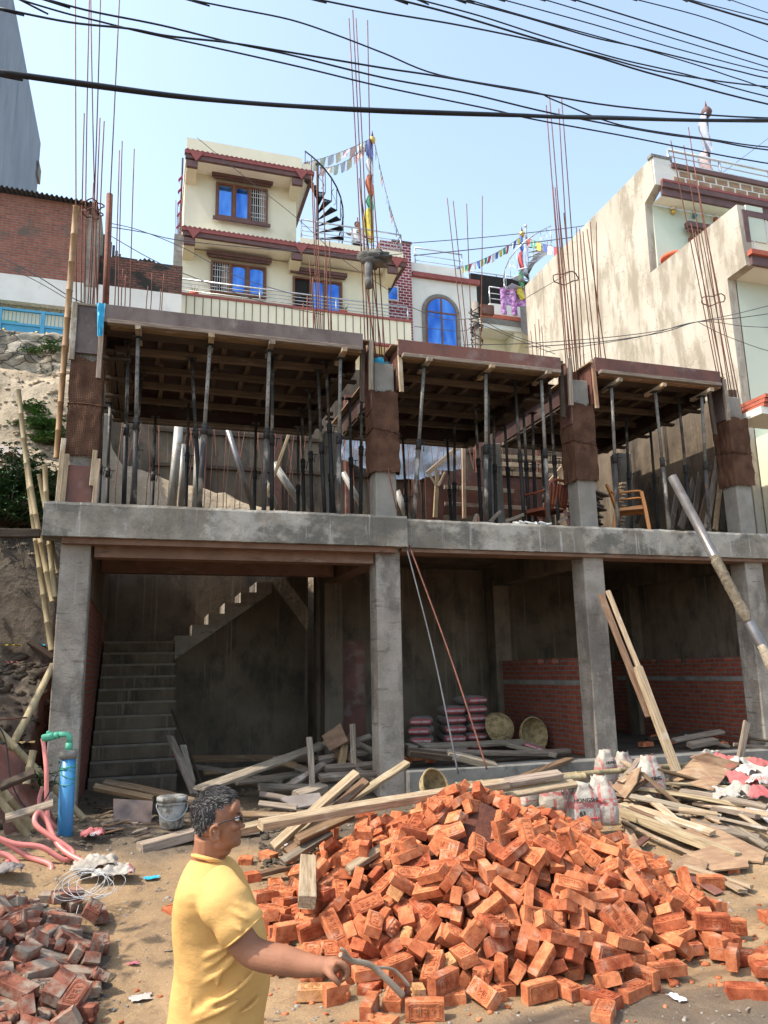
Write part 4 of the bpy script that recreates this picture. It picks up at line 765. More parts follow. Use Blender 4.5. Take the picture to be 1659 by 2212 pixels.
# rear starter bars seen through the upper storey
t = thing('rebar_row', 'long row of thin bars standing behind the upper storey', 'rebar', (2, 5.0, 4.2)); r = random.Random(3)
for k in range(70):
    x = -.6+k*.125+r.uniform(-.04, .04); y = 5.1+r.uniform(-.15, .35)
    MB().tube([(x, y, 4.1), (x+r.uniform(-.06, .06), y, 5.8), (x+r.uniform(-.35, .35), y+r.uniform(-.1, .1), 7.9+r.uniform(-.5, .4))], .007, 4).build('bar', 'rust' if r.random() < .7 else 'rust_dark', t)
for z in (4.35, 4.6, 4.85):
    MB().tube([(-.6+k*.5, 5.12, z+.03*math.sin(k*2.1)) for k in range(19)], .007, 4).build('tie_bar', 'rust_dark', t)
# ================================================================ BUILDINGS BEHIND
def bx(m, u0, v0, u1, v1, y, d, px=0):
    """box whose front face spans two pixels on the plane y, d metres deep"""
    a, b = P(u0, v0, y=y), P(u1, v1, y=y); return m.box((a.x, y, a.z), (b.x, y+d, b.z), px)
def window(p, x0, x1, z0, z1, y, panes, lintel=True, sill=True, name='window'):
    """wooden framed window on a wall facing the street; panes: b blue glass, g white grille over dark room, d open dark"""
    w = MB(); f = .07
    w.box((x0, y-.03, z0), (x0+f, y+.09, z1)); w.box((x1-f, y-.03, z0), (x1, y+.09, z1))
    w.box((x0+f, y-.03, z1-f), (x1-f, y+.09, z1)).box((x0+f, y-.03, z0), (x1-f, y+.09, z0+f))
    n = len(panes); pw = (x1-x0-2*f)/n
    for k in range(1, n): w.box((x0+f+k*pw-.04, y-.028, z0+f), (x0+f+k*pw+.04, y+.085, z1-f))
    fr = w.build(name, 'frame_brown', p)
    for k, c in enumerate(panes):
        a, b = x0+f+k*pw+(.04 if k else 0), x0+f+(k+1)*pw-(.04 if k < n-1 else 0)
        if c == 'b':
            MB().box((a, y+.03, z0+f), (b, y+.04, z1-f)).build('pane', 'glass_blue', fr)
            arch = [(a, y+.015, z1-f)]+[(a+(b-a)*q/8, y+.015, z1-f-.10+.07*math.sin(q/8*3.1416)) for q in range(9)]+[(b, y+.015, z1-f)]
            MB().prism(arch, (0, .03, 0)).build('arched_head', 'frame_brown', fr)
            MB().box((a, y+.005, z0+f), (a+.05, y+.028, z1-f)).box((b-.05, y+.005, z0+f), (b, y+.028, z1-f)).box((a+.05, y+.005, z0+f), (b-.05, y+.028, z0+f+.06)).build('sash', 'frame_brown', fr)
        else:
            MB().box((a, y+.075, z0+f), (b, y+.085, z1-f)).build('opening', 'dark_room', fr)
            if c == 'g':
                g = MB(); k2 = 7
                for q in range(k2+1): xx = a+(b-a)*q/k2; g.box((xx-.008, y+.0, z0+f), (xx+.008, y+.016, z1-f))
                for q in range(1, 8):
                    zz = z0+f+(z1-z0-2*f)*q/8
                    if q in (1, 2, 4, 6, 7): g.box((a, y-.006, zz-.008), (b, y+.003, zz+.008))
                g.build('grille', 'grille_white', fr)
                c2 = MB(); c2.grid(lambda s, t_: (a+(b-a)*(.62+.36*s), y+.06+.012*math.sin(s*30), z0+f+(z1-z0-2*f)*t_), 14, 2); c2.build('curtain', 'curtain', fr)
    if lintel:
        MB().box((x0-.16, y-.16, z1+.17), (x1+.16, y-.002, z1+.31), .01).box((x0-.11, y-.11, z1+.10), (x1+.11, y-.003, z1+.168), .01).build('lintel_trim', 'trim_dark', fr)
    if sill: MB().box((x0-.09, y-.12, z0-.13), (x1+.09, y-.032, z0-.01), .01).build('sill', 'trim_dark', fr)
    return fr
def rail(name, label, pts, hs=(0, .25, .5, .75, 1.0), r=.022, post=1.6, grp=None, posts_down=.0):
    t = thing(name, label, 'railing', pts[0], grp)
    m = [MB() for h in hs]
    for i, h in enumerate(hs): m[i].tube([V(p)+V((0, 0, h)) for p in pts], r if i == len(hs)-1 else r*.55, 6, smooth=True)
    for q in m: q.build('rail', 'steel_rail', t)
    for a, b in zip(pts, pts[1:]):
        a, b = V(a), V(b); k = max(1, round((b-a).length/post))
        for i in range(k+1):
            p = a+(b-a)*i/k; MB().tube([p-V((0, 0, posts_down)), p+V((0, 0, hs[-1]))], r*.9, 6).build('post', 'steel_rail', t)
    return t
def cornice(m1, m2, x0, x1, y, z0, z1, teeth=()):
    """tiled lip: dark fascia below, maroon band above with tile bumps"""
    m1.box((x0, y, z0), (x1, y+.12, z0+(z1-z0)*.45)); m2.box((x0-.03, y-.04, z0+(z1-z0)*.45), (x1+.03, y+.12, z1-.06))
    k = int((x1-x0)/.16)
    for i in range(k): a = x0+(x1-x0)*i/k; m2.add([(a, y-.05, z1-.06), (a+.145, y-.05, z1-.06), (a+.07, y-.05, z1-.01), (a, y+.3, z1+.02), (a+.145, y+.3, z1+.02), (a+.07, y+.3, z1+.08)], [(0, 1, 2), (0, 3, 4, 1), (1, 4, 5, 2), (2, 5, 3, 0)])
    for a in teeth: m2.add([(a, y-.06, z1-.08), (a+.52, y-.06, z1-.08), (a+.26, y-.06, z0-.12), (a, y-.03, z1-.08), (a+.52, y-.03, z1-.08), (a+.26, y-.03, z0-.12)], [(0, 2, 1), (3, 4, 5), (0, 1, 4, 3), (1, 2, 5, 4), (2, 0, 3, 5)])
# ---- yellow house
YH = 14.0; YW = 14.85
H = thing('yellow_house', 'pale yellow three storey house with maroon cornices and blue windows', 'house', (4, 16, 9.4))
xl = P(403, 400, y=YW).x-.05
xr1 = P(640, 470, y=YW).x; xr2 = P(838, 600, y=YW).x
zc2 = P(402, 320, y=YH).z; zc1 = P(402, 487, y=YH).z; zb = P(395, 632, y=YH).z
MB().box((xl, YW, zc1-.1), (xr1, 20, zc2-.1)).build('wall', 'plaster_yellow', H)
MB().box((xl, YW-.005, 9.3), (xr2, 20.01, zc1-.35)).build('wall', 'plaster_yellow', H)
m1, m2 = MB(), MB()
xc = P(677, 372, y=YH).x
cornice(m1, m2, xl-.05, xc, YH, zc2-.35, zc2, (xl+.05, xr1-.25)); s = MB().box((xl-.04, YH+.12, zc2-.3), (xc-.02, 20, zc2-.02))
xc2 = P(878, 560, y=YH).x
cornice(m1, m2, xl-.05, xc2, YH, zc1-.35, zc1, (xl+.05, xr1-.25, xr2-.2)); s.box((xl-.04, YH+.12, zc1-.3), (xc2-.02, 20, zc1-.02))
for zz, xe in ((zc2, xc), (zc1, xc2)): m2.box((xe-.1, YH+.12, zz-.24), (xe+.03, 20, zz-.03)); m1.box((xe-.12, YH+.12, zz-.35), (xe-.01, 20, zz-.245))
m1.build('fascia', 'trim_dark', H); m2.build('tile_lip', 'maroon', H); s.build('roof_slab', 'soffit_white', H)
for zz, xs_ in ((zc2, (xl+.0, xr1-.3)), (zc1, (xl, xr1-.3, xr2-.25))):
    for a in xs_: MB().prism([(a, YH+.13, zz-.62), (a, YH+.13, zz-.305), (a, YW, zz-.305), (a, YW, zz-.8)], (.36, 0, 0)).build('bracket', 'plaster_yellow', H); MB().box((a-.01, YH+.0, zz-.66), (a+.37, YH+.125, zz-.425)).build('bracket_end', 'trim_dark', H)
a, b = P(403, 298, y=YH+.1), P(640, 337, y=YH+.1)
MB().box((xl-.03, YH+.06, zc2+.03), (xr1+.05, YH+.22, a.z)).box((xr1-.11, YH+.22, zc2+.03), (xr1+.04, 19.9, a.z-.01)).build('parapet', 'plaster_yellow', H)
MB().box((xr1+.04, YH+.08, zc2+.03), (xc-.05, YH+.2, zc2+.28)).build('parapet', 'plaster_yellow', H)
MB().box((xr1+.0, YH+.06, zc1+.03), (xc2-.1, YH+.2, zc1+.24)).build('parapet', 'plaster_yellow', H)
for zz, us in ((zc2, 520), (zc1, 525), (zc1, 712)):
    c = P(us, 362, y=YH+.45); MB().tube([(c.x, YH+.45, zz-.34), (c.x, YH+.45, zz-.295)], .07, 10).build('ceiling_lamp', 'soffit_white', H)
def winpx(u0, v0, u1, v1, panes, y=YW-.005, **k):
    a, b = P(u0, v0, y=y), P(u1, v1, y=y); return window(H, a.x, b.x, b.z, a.z, y, panes, **k)
WY = YW-.1
winpx(467, 392, 578, 486, 'bbg', y=WY); winpx(456, 562, 575, 645, 'gbb', y=WY, sill=False); winpx(633, 596, 740, 690, 'dbb', y=WY, sill=False)
# balcony with ribbed yellow front
zt = P(395, 632, y=YH-.02).z; xe = P(888, 700, y=YH-.02).x
MB().box((xl-.12, YH-.02, zt-1.0), (xe, YH+.1, zt-.08)).box((xl-.12, YH+.1, zt-1.0), (xe, YW+.1, zt-.85)).build('balcony_front', 'plaster_yellow', H)
MB().box((xl-.15, YH-.06, zt-.08), (xe+.03, YH+.12, zt)).box((xl-.15, YH-.05, zt-1.08), (xe+.03, YH+.1, zt-1.0)).build('balcony_trim', 'maroon', H)
m = MB(); k = 30
for i in range(1, k): x_ = xl-.12+(xe-xl+.12)*i/k; m.box((x_-.012, YH-.032, zt-1.0), (x_+.012, YH-.021, zt-.08))
m.build('balcony_ribs', 'trim_dark', H)
rail('balcony_railing', 'long steel railing on the ribbed balcony of the yellow house', [(xl-.1, YH+.03, zt), (xe-.1, YH+.03, zt)], (0.12, .25, .38, .52), .028, 2.6)
rail('terrace_railing', 'steel railing round the roof terrace beside the spiral stair', [(xr1+.05, YH+.13, zc1+.24), (xc2-.15, YH+.13, zc1+.24), (xc2-.15, 17, zc1+.24)], (.15, .32, .5, .75), .03, 1.5)
t = thing('downpipe', 'dark pipe and red cloth hanging at the left edge of the yellow house', 'pipe', (xl-.15, YW, 10)); MB().tube([(xl-.12, YW, 11), (xl-.12, YW, zc2+.2)], .04, 6).build('tube', 'black_iron', t)
m = MB(); m.grid(lambda a, b: (xl-.14+.06*math.sin(b*30)-.05*a, YW-.12-.1*a, zc2-.5-2.2*b), 4, 30); tag(m.build('hanging_cloth', 'cloth_magenta'), 'red cloth hanging down the left edge of the yellow house', 'cloth')
for u, v, lab in ((420, 626, 'small clay flower pot at the left end of the long balcony'), (742, 660, 'potted plant at the right window of the yellow house')):
    c = P(u, v, y=YH+.3); c.z = zt+.02; t = thing('flower_pot', lab, 'flower pot', c); MB().tube([c, c+V((0, 0, .2))], [.1, .15], 10).build('pot', 'clay_pot', t)
    m = MB(); r = random.Random(u)
    for k in range(14): d = V((r.uniform(-.2, .2), r.uniform(-.15, .15), r.uniform(.25, .55))); m.tube([c+V((0, 0, .2)), c+d], [.012, .002], 3)
    m.build('stems', 'leaf', t)
# spiral stairs: one on the yellow house, another beyond the arched-window house
def spiral(label, c, h, R0, turns, a0, mat, treads=True, rad=.03):
    t = thing('spiral_staircase', label, 'staircase', c); c = V(c)
    MB().tube([c, c+V((0, 0, h+1.0))], .05, 8).build('centre_pole', mat, t); MB().blob(c+V((0, 0, h+1.05)), .09, 6, 0).build('finial', mat, t)
    n = int(h/.25); out = []
    for k in range(n):
        a = a0+turns*6.283*k/n; z = h*(k+1)/n; w = turns*6.283/n*1.15
        p0 = [c+V((math.cos(a+q)*rr, math.sin(a+q)*rr, z)) for rr, q in ((.06, 0), (R0, 0), (R0, w), (.06, w))]
        m = MB()
        for i in range(9):
            s = i/8; A = p0[0].lerp(p0[3], s); B = p0[1].lerp(p0[2], s); m.bar(A, B, .022, .012)
        m.bar(p0[1], p0[2], .03, .03)
        for s in (.35, .65): m.bar(p0[0].lerp(p0[1], s), p0[3].lerp(p0[2], s), .02, .012)
        m.build('tread', mat, t)
        q = c+V((math.cos(a)*R0, math.sin(a)*R0, z)); out.append(q+V((0, 0, .95))); MB().tube([q, q+V((0, 0, .95))], .015, 4).build('baluster', mat, t)
        if k % 2: 
            m = MB(); b = a+w*.5; ax = V((-math.sin(b), math.cos(b), 0))
            m.tube([c+V((math.cos(b)*R0, math.sin(b)*R0, z))+ax*(.09*math.sin(s*6.28))+V((0, 0, .15+.65*s)) for s in [i/14 for i in range(15)]], .010, 4); m.build('scroll', mat, t)
    MB().tube(out, rad, 6, cap=False).build('handrail', mat, t)
    return t
c = P(686, 512, y=14.9); spiral('black iron spiral stair rising from the roof terrace of the yellow house', (c.x, 14.9, zc1+.02), zc2-zc1-.1, .95, -.46, .35, 'black_iron')
# person on the roof (upper half shows over the railing)
def figure_body(m, base, fw, parts):
    for pts, rs in parts: m.tube([V(base)+V(p) for p in pts], rs, 10)
def remesh(o, vox, sm=4, f=.5):
    md = o.modifiers.new('remesh', 'REMESH'); md.mode = 'VOXEL'; md.voxel_size = vox; md.use_smooth_shade = True
    s_ = o.modifiers.new('smooth', 'SMOOTH'); s_.iterations = sm; s_.factor = f
c = P(772, 520, y=15.0); bz = zc1+.03; bp = V((c.x, 15.0, bz))
pm = MB()
for pts, rs in (([(0, 0, .85), (0, 0, 1.0), (0, 0, 1.25), (0, 0, 1.42), (0, 0, 1.5)], [.15, .15, .18, .17, .06]), ([(0, 0, 1.45), (0, .01, 1.56)], [.055, .055]), ([(0, 0, 1.52), (0, 0, 1.58), (0, 0, 1.66), (0, .01, 1.73), (0, .01, 1.77)], [.05, .085, .098, .085, .04]),
    ([(-.17, 0, 1.42), (-.28, -.02, 1.2), (-.40, -.22, 1.08), (-.50, -.3, 1.06)], [.06, .05, .04, .03]), ([(.17, 0, 1.42), (.3, .0, 1.22), (.48, -.2, 1.05), (.58, -.28, 1.02)], [.06, .05, .04, .03]),
    ([(-.09, 0, .9), (-.1, .02, .5), (-.1, .03, .06)], [.095, .07, .05]), ([(.09, 0, .9), (.1, -.02, .5), (.1, 0, .06)], [.095, .07, .05]), ([(-.1, .06, .04), (-.1, -.14, .03)], [.045, .04]), ([(.1, .04, .04), (.1, -.16, .03)], [.045, .04])):
    pm.tube([bp+V(q) for q in pts], rs, 10)
pr = pm.build('person', 'skin'); remesh(pr, .02, 3); tag(pr, 'person in a white printed t-shirt leaning at the roof terrace railing', 'person')
sm_ = MB().tube([bp+V(q) for q in ((0, 0, .86), (0, 0, 1.0), (0, 0, 1.25), (0, 0, 1.42), (0, 0, 1.49))], [.19, .18, .205, .19, .07], 14).tube([bp+V((-.15, 0, 1.43)), bp+V((-.28, -.02, 1.22))], [.085, .075], 10).tube([bp+V((.15, 0, 1.43)), bp+V((.29, 0, 1.24))], [.085, .075], 10)
o = sm_.build('shirt', 'cloth_white', pr); remesh(o, .02, 3)
o = MB().blob(bp+V((0, .02, 1.70)), .108, 10, .1).build('hair', 'hair', pr)
o = MB().tube([bp+V((0, 0, .93)), bp+V((0, 0, .80))], [.17, .18], 12).tube([bp+V((-.09, 0, .85)), bp+V((-.1, .03, .1))], [.11, .08], 10).tube([bp+V((.09, 0, .85)), bp+V((.1, 0, .1))], [.11, .08], 10).build('trousers', 'cloth_dark', pr); remesh(o, .025, 2)
m = MB(); r = random.Random(2)
for i in range(4):
    for j in range(5):
        if r.random() < .85: m.box((bp.x-.09+j*.036, bp.y-.215, bz+1.34-i*.07), (bp.x-.062+j*.036, bp.y-.205, bz+1.38-i*.07))
m.build('shirt_print', 'cloth_dark', pr)
# laundry along the terrace
for i, (u, w, hgt, mt_, lab) in enumerate(((655, .45, .35, 'cloth_dark', 'dark clothes at the left end of the terrace washing line'), (672, .4, .4, 'cloth_dark', 'folded black garment hung behind the terrace railing'), (690, .55, .45, 'cloth_white', 'white cloth with pink print drying on the terrace'), (716, .7, .65, 'cloth_dark', 'large black garment drying beside the spiral stair'), (741, .7, .6, 'cloth_grey', 'grey shirt drying left of the person on the roof'), (818, .55, .5, 'cloth_magenta', 'magenta cloth drying on the right of the roof terrace'), (838, .4, .3, 'cloth_white', 'pale cloth drying beside the magenta one'))):
    c = P(u, 500, y=15.5); m = MB(); m.grid(lambda a, b, c=c, w=w, hgt=hgt, i=i: (c.x+w*(a-.5)*(1-.15*b), 15.5+.04*math.sin(a*14+i), zc1+.95-.1*math.sin(a*3.14)-hgt*b*(1+.1*math.sin(a*9+i))), 14, 6)
    tag(m.build('laundry', mt_), lab, 'laundry', 'laundry on the terrace line')
tag(MB().tube([(P(645, 500, y=15.5).x, 15.5, zc1+.97), (P(750, 500, y=15.5).x, 15.5, zc1+.9), (P(862, 500, y=15.5).x, 15.5, zc1+.97)], .008, 4).build('washing_line', 'wire_grey'), 'washing line strung across the roof terrace', 'rope')
# painted brick house
PB = thing('painted_brick_house', 'narrow house front painted as dark red brick with white joints', 'house', (9, 16, 9.4))
a, b = P(830, 512, y=15.8), P(892, 700, y=15.8)
MB().box((xr2+.02, 15.8, 9.3), (b.x, 19, P(889, 528, y=15.8).z)).box((P(700, 500, y=16.6).x, 16.6, zc1), (xr2+.01, 16.8, zc1+.85)).build('wall', 'brick_painted_x', PB)
MB().box((xr2+.5, 15.76, P(889, 528, y=15.8).z), (b.x+.04, 19, P(889, 528, y=15.8).z+.08)).build('coping', 'trim_dark', PB)
a, b = P(806, 612, y=15.79), P(861, 652, y=15.79); fr = MB().box((a.x, 15.76, b.z), (b.x, 15.8, b.z+.06)).box((a.x, 15.76, a.z-.06), (b.x, 15.8, a.z)).box((b.x-.06, 15.76, b.z+.06), (b.x, 15.8, a.z-.06)).build('window', 'grille_white', PB)
MB().box((a.x, 15.77, b.z+.06), (b.x-.06, 15.785, a.z-.06)).build('pane', 'glass_blue', fr)
rail('balcony_railing', 'short steel railing before the painted brick wall', [(P(838, 690, y=15.2).x, 15.2, zt-.1), (P(880, 690, y=15.2).x, 15.2, zt-.1)], (.1, .3, .5), .025, 1.2)
# ---- house with the arched window
AH = thing('arched_window_house', 'white house with an arched blue window and red tiled lip', 'house', (11, 17, 9.4)); ya = 16.0
a, b = P(893, 590, y=ya), P(1030, 640, y=ya); ztop = P(895, 598, y=ya).z
MB().box((P(889, 600, y=ya).x, ya, 9.3), (b.x, 21, ztop)).build('wall', 'plaster_white', AH)
m = MB(); m.box((P(889, 600, y=ya).x, ya-.15, ztop-.02), (b.x+.1, ya+.02, ztop+.17)); m.build('tile_lip', 'maroon', AH)
MB().box((P(889, 600, y=ya).x, ya-.02, ztop+.17), (P(1000, 600, y=ya).x, ya+.15, ztop+.62)).build('parapet', 'plaster_white', AH)
c0, c1 = P(920, 700, y=ya), P(985, 700, y=ya); xc_ = (c0.x+c1.x)/2; rr = (c1.x-c0.x)/2; zs = P(952, 645, y=ya).z-rr; zbot = P(952, 728, y=ya).z-.9
def arch(r_, z_, y_, n=20): return [(xc_+r_, y_, z_)]+[(xc_+r_*math.cos(q*math.pi/n), y_, zs+r_*math.sin(q*math.pi/n)) for q in range(n+1)]+[(xc_-r_, y_, z_)]
MB().prism(arch(rr+.16, zbot-.1, ya-.05), (0, .048, 0)).build('arch_surround', 'plinth', AH)
fr = MB().prism(arch(rr+.02, zbot, ya-.07), (0, .018, 0)).build('window', 'frame_brown', AH)
MB().prism(arch(rr-.05, zbot+.05, ya-.085), (0, .013, 0)).build('pane', 'glass_blue', fr)
MB().box((xc_-.035, ya-.105, zbot), (xc_+.035, ya-.087, zs+rr-.04)).box((xc_-rr+.05, ya-.104, zs-.06), (xc_-.036, ya-.088, zs)).box((xc_+.036, ya-.104, zs-.06), (xc_+rr-.05, ya-.088, zs)).build('glazing_bar', 'frame_brown', fr)
rail('roof_railing', 'steel railing on the roof of the arched-window house', [(P(897, 590, y=ya+.1).x, ya+.05, ztop+.62), (P(998, 590, y=ya+.1).x, ya+.05, ztop+.62)], (.15, .4, .7), .03, 1.6)
# ---- house further right with red lip and balcony cloth
RH = thing('balcony_house', 'cream house with a red tiled balcony lip beside the rough plastered wall', 'house', (14, 18, 9.4)); yr = 17.5
a = P(1036, 640, y=yr); b = P(1200, 640, y=yr)
MB().box((a.x, yr+1.0, 9.3), (b.x, 22, P(1036, 700, y=yr+1).z)).build('wall', 'plaster_yellow', RH)
zt_ = P(1090, 690, y=yr).z; MB().box((a.x, yr, zt_-.5), (b.x, yr+1.0, zt_)).build('balcony', 'plaster_cream', RH)
MB().box((a.x, yr-.05, zt_-.02), (b.x, yr+.1, zt_+.16)).build('tile_lip', 'tile_red', RH); MB().box((a.x-.02, yr-.03, zt_-.28), (b.x, yr-.002, zt_-.05)).build('fascia', 'plinth', RH)
MB().prism([(a.x+1.6, yr+.05, zt_-.85), (a.x+1.6, yr+.05, zt_-.505), (a.x+1.6, yr+1, zt_-.505), (a.x+1.6, yr+1, zt_-1.5)], (.35, 0, 0)).build('bracket', 'plaster_yellow', RH)
zt2 = P(1036, 617, y=yr+2).z; MB().box((a.x-.2, yr+1.6, zt2-.15), (b.x, 22, zt2)).build('roof_slab', 'plaster_cream', RH)
MB().box((P(1060, 700, y=yr+.1).x, yr+.12, zt_+.16), (b.x, yr+.25, zt_+.75)).build('parapet', 'plaster_white', RH)
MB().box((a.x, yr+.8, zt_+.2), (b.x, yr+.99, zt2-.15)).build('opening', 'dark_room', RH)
rail('balcony_railing', 'steel railing above the red tiled lip', [(P(1062, 690, y=yr+.1).x, yr+.18, zt_+.75), (b.x, yr+.18, zt_+.75)], (.25, .5, .8), .03, 1.8)
rail('roof_railing', 'long steel railing on the flat roof left of the iron spiral stair', [(P(1000, 605, y=19).x, 19, P(1000, 620, y=19).z), (P(1145, 640, y=19).x, 19, P(1000, 620, y=19).z)], (.15, .5, .85), .03, 2.2)
m = MB(); c = P(1113, 670, y=yr); m.grid(lambda a, b: (c.x-.62+1.4*a, yr+.13-.05*math.sin(a*17)-.02*b, zt_+1.55-1.25*b+.05*a), 24, 8)
mk('cloth_floral', (.48, .28, .50), (.30, .09, .26), 5, bump=.2, bsc=6, lo=.46, hi=.54, layers=(((.62, .45, .66), 7, (1, 1, 1), .58, .62), ((.14, .06, .12), 8, (1, 1, 1), .6, .64)))
tag(m.build('floral_cloth', 'cloth_floral'), 'purple floral bedsheet hung over the balcony railing', 'cloth')
m = MB(); c = P(1152, 700, y=yr-.4); m.grid(lambda a, b: (c.x-.7+1.5*a, yr-.6+.1*math.sin(a*9), P(1130, 650, y=yr).z-.1-2.3*b*(.5+.5*a)-.5*(1-a)), 12, 10); tag(m.build('canopy_sheet', 'burlap'), 'brown sheet hanging at the corner beside the rough wall', 'cloth'); bpy.data.objects['canopy_sheet'].data.materials[0] = MT['sack_grey']
c = P(1122, 625, y=17.6); spiral('pale iron spiral stair with scrolls near the second flag pole', (c.x+.5, 17.6, P(1122, 660, y=17.6).z), 2.9, 1.1, .6, 2.4, 'steel_rail', rad=.03)
# ---- rough plastered building on the right
RB = thing('rough_plastered_building', 'tall building with a rough beige side wall and pale green front', 'house', (13, 6, .4)); X = 11.0
A = [P(1404, 321, x=X), P(1135, 634, x=X)]
zt1 = (A[0].z+A[1].z)/2; yb = A[1].y; B = [P(1590, 434, x=X), P(1408, 594, x=X)]; zt2_ = (B[0].z+B[1].z)/2
up = [P(1404, 321, x=X), P(1414, 400, x=X), P(1393, 439, x=X)]; yf = up[2].y
pl = [(X, yb, 4), (X, yb, zt1), (X, up[0].y, zt1), (X, up[1].y, up[1].z), (X, yf, up[2].z), (X, yf+.05, zt2_), (X, B[0].y, zt2_)]
o1, o2 = P(1612, 572, x=X), P(1571, 602, x=X); yg = o2.y
pl += [(X, o1.y, o1.z), (X, yg, o2.z), (X, yg, .3), (X, yb, .3)]
pl = [pl[0]]+pl[1:-1]+[(X, yb, .3)]
pl = pl[1:]
MB().prism(pl, (.22, 0, 0)).build('side_wall', 'render_rough', RB)
MB().box((X+.02, up[1].y-.02, up[1].z+.02), (X+.5, up[0].y-.001, zt1+.04)).build('parapet_end', 'plaster_white', RB)
MB().box((X-.03, up[0].y-.06, zt1+.0), (X+.55, up[0].y+.1, zt1+.08)).build('parapet_cap', 'plinth', RB)
XE = 22
MB().box((X+.2, yf, zt2_-.9), (XE, yb, up[2].z)).build('front_wall', 'plaster_green', RB)
MB().box((X+.2, yg, .3), (XE, yf+1, o2.z)).build('front_wall', 'plaster_green', RB)
zs_ = up[2].z; MB().box((X+.21, up[1].y+.02, zs_), (XE, yf-.01, zs_+.03)).build('soffit', 'soffit_white', RB)
MB().box((X+.16, up[1].y-.04, zs_-.02), (XE, up[1].y+.015, zs_+.16)).box((X+.16, up[1].y-.09, zs_+.16), (XE, up[1].y+.015, zs_+.3)).build('fascia', 'trim_dark', RB)
MB().box((X+.16, up[1].y-.10, zs_+.3), (XE, up[1].y+.015, zs_+.36)).build('fascia_line', 'maroon', RB)
MB().box((X+.5, up[1].y-.02, zs_+.36), (XE, up[1].y+.1, zs_+.75)).build('parapet', 'plaster_cream', RB)
m = MB()
for row in range(2):
    for i in range(30): q = X+.55+i*.36+row*.18; m.box((q, up[1].y-.03, zs_+.40+row*.17), (q+.3, up[1].y-.021, zs_+.53+row*.17))
m.build('parapet_blocks', 'ply_tan', RB)
MB().box((X+.5, up[1].y-.08, zs_+.75), (XE, up[1].y+.14, zs_+.86)).build('parapet_trim', 'trim_dark', RB)
for i in range(6):
    c = V((X+.75+i*.62, up[1].y+.35, zs_)); l_ = MB().tube([c, c-V((0, 0, .07))], .05, 10).build('bulb_holder', 'soffit_white', RB); MB().blob(c-V((0, 0, .13)), .06, 8, 0).build('bulb', ('gold', 'gate_blue', 'tile_red')[i % 3], l_)
a = P(1480, 660/1.8517+0, y=yf); a = P(1476, 494, y=yf); b = P(1540, 515, y=yf)
window(RB, a.x+.1, a.x+1.5, a.z-1.3, a.z-.25, yf-.1, 'bb', sill=False)
rail('roof_railing', 'steel railing along the roof edge of the rough plastered building', [(X+.5, up[1].y+.03, zs_+.86), (XE, up[1].y+.03, zs_+.86)], (.1, .26, .42), .035, 1.5)
# near balcony of that building
MB().box((X+.2, B[0].y-.02, B[0].z-.85), (X+.62, yf, zt2_+.02)).build('parapet_end', 'plaster_green', RB)
MB().box((X+.15, o1.y+.02, o1.z+.02), (XE, yg, o2.z+.03)).prism([(X+.22, o1.y+.05, o1.z), (X+.22, yg, o2.z), (X+.22, yg, o2.z+.1), (X+.22, o1.y+.05, o1.z+.1)], (10, 0, 0)).build('balcony', 'plaster_cream', RB)
MB().box((X+.1, o1.y-.06, o1.z), (XE, o1.y+.015, o1.z+.2)).build('fascia', 'trim_dark', RB); MB().box((X+.06, o1.y-.12, o1.z+.2), (XE, o1.y+.0, o1.z+.3)).build('tile_lip', 'tile_red', RB)
MB().box((X+.1, o1.y+.02, o1.z+.3), (X+.22, o1.y+.12, o1.z+1.25)).box((X+.22, o1.y+.02, o1.z+1.12), (XE, o1.y+.12, o1.z+1.25)).build('panel_frame', 'trim_dark', RB)
MB().box((X+.22, o1.y+.05, o1.z+.3), (XE, o1.y+.1, o1.z+1.12)).build('ribbed_panel', 'plaster_yellow', RB)
m = MB()
for i in range(20): m.box((X+.3+i*.36, o1.y+.035, o1.z+.3), (X+.33+i*.36, o1.y+.048, o1.z+1.12))
m.build('panel_ribs', 'grille_white', RB)
MB().box((X+.2, yg-1.2, .3), (XE, yg-.02, P(1640, 905, y=yg-1).z)).build('porch_wall', 'plaster_yellow', RB)
q = P(1614, 880, y=yg-1.3); MB().box((q.x-.1, yg-1.7, q.z-.25), (XE, yg-1.0, q.z-.12)).build('porch_lip', 'plaster_cream', RB)
m = MB()
for k in range(3): m.box((q.x-.05, yg-1.72-.03*k, q.z-.12+.07*k), (XE, yg-1.2+.1*k, q.z-.06+.07*k))
m.build('porch_tiles', 'tile_red', RB)
c = P(1422, 572, y=yf-.4); t = thing('flower_pot', 'large orange clay pot at the foot of the pale green wall', 'flower pot', (X+.42, yf-.3, zt2_-.22))
MB().tube([t.location, t.location+V((0, 0, .42)), t.location+V((0, 0, .43)), t.location+V((0, 0, .5))], [.19, .27, .30, .30], 16).build('pot', 'clay_pot', t)
# ---- far left tower, brick building with tin roof, low house
GT = thing('grey_tower_building', 'tall blank grey rendered building at the upper left', 'building', (-12, 22, 9.4))
MB().box((-26, 17, 9), (P(88, 310, y=30).x, 30, P(88, 310, y=30).z)).build('wall', 'grey_tower', GT)
q = P(88, 310, y=30); MB().box((q.x-.02, 29.2, q.z-2.4), (q.x+.12, 30.1, q.z-1.6)).build('ledge', 'plinth', GT); MB().bar((q.x-2, 22, q.z), (q.x-.1, 22, q.z+.0), .08, .12).build('bracket', 'black_iron', GT)
LB = thing('brick_building', 'old red brick upper wall with a tin roof edge at the left', 'building', (-6, 12, 9.4)); yl = 10.6
x1 = P(182, 600, y=yl).x; zbt = P(182, 468, y=yl).z; zbb = P(100, 606, y=yl).z
MB().box((-30, yl, zbb), (x1, 16, zbt+.35)).build('wall', 'brick_old_x', LB)
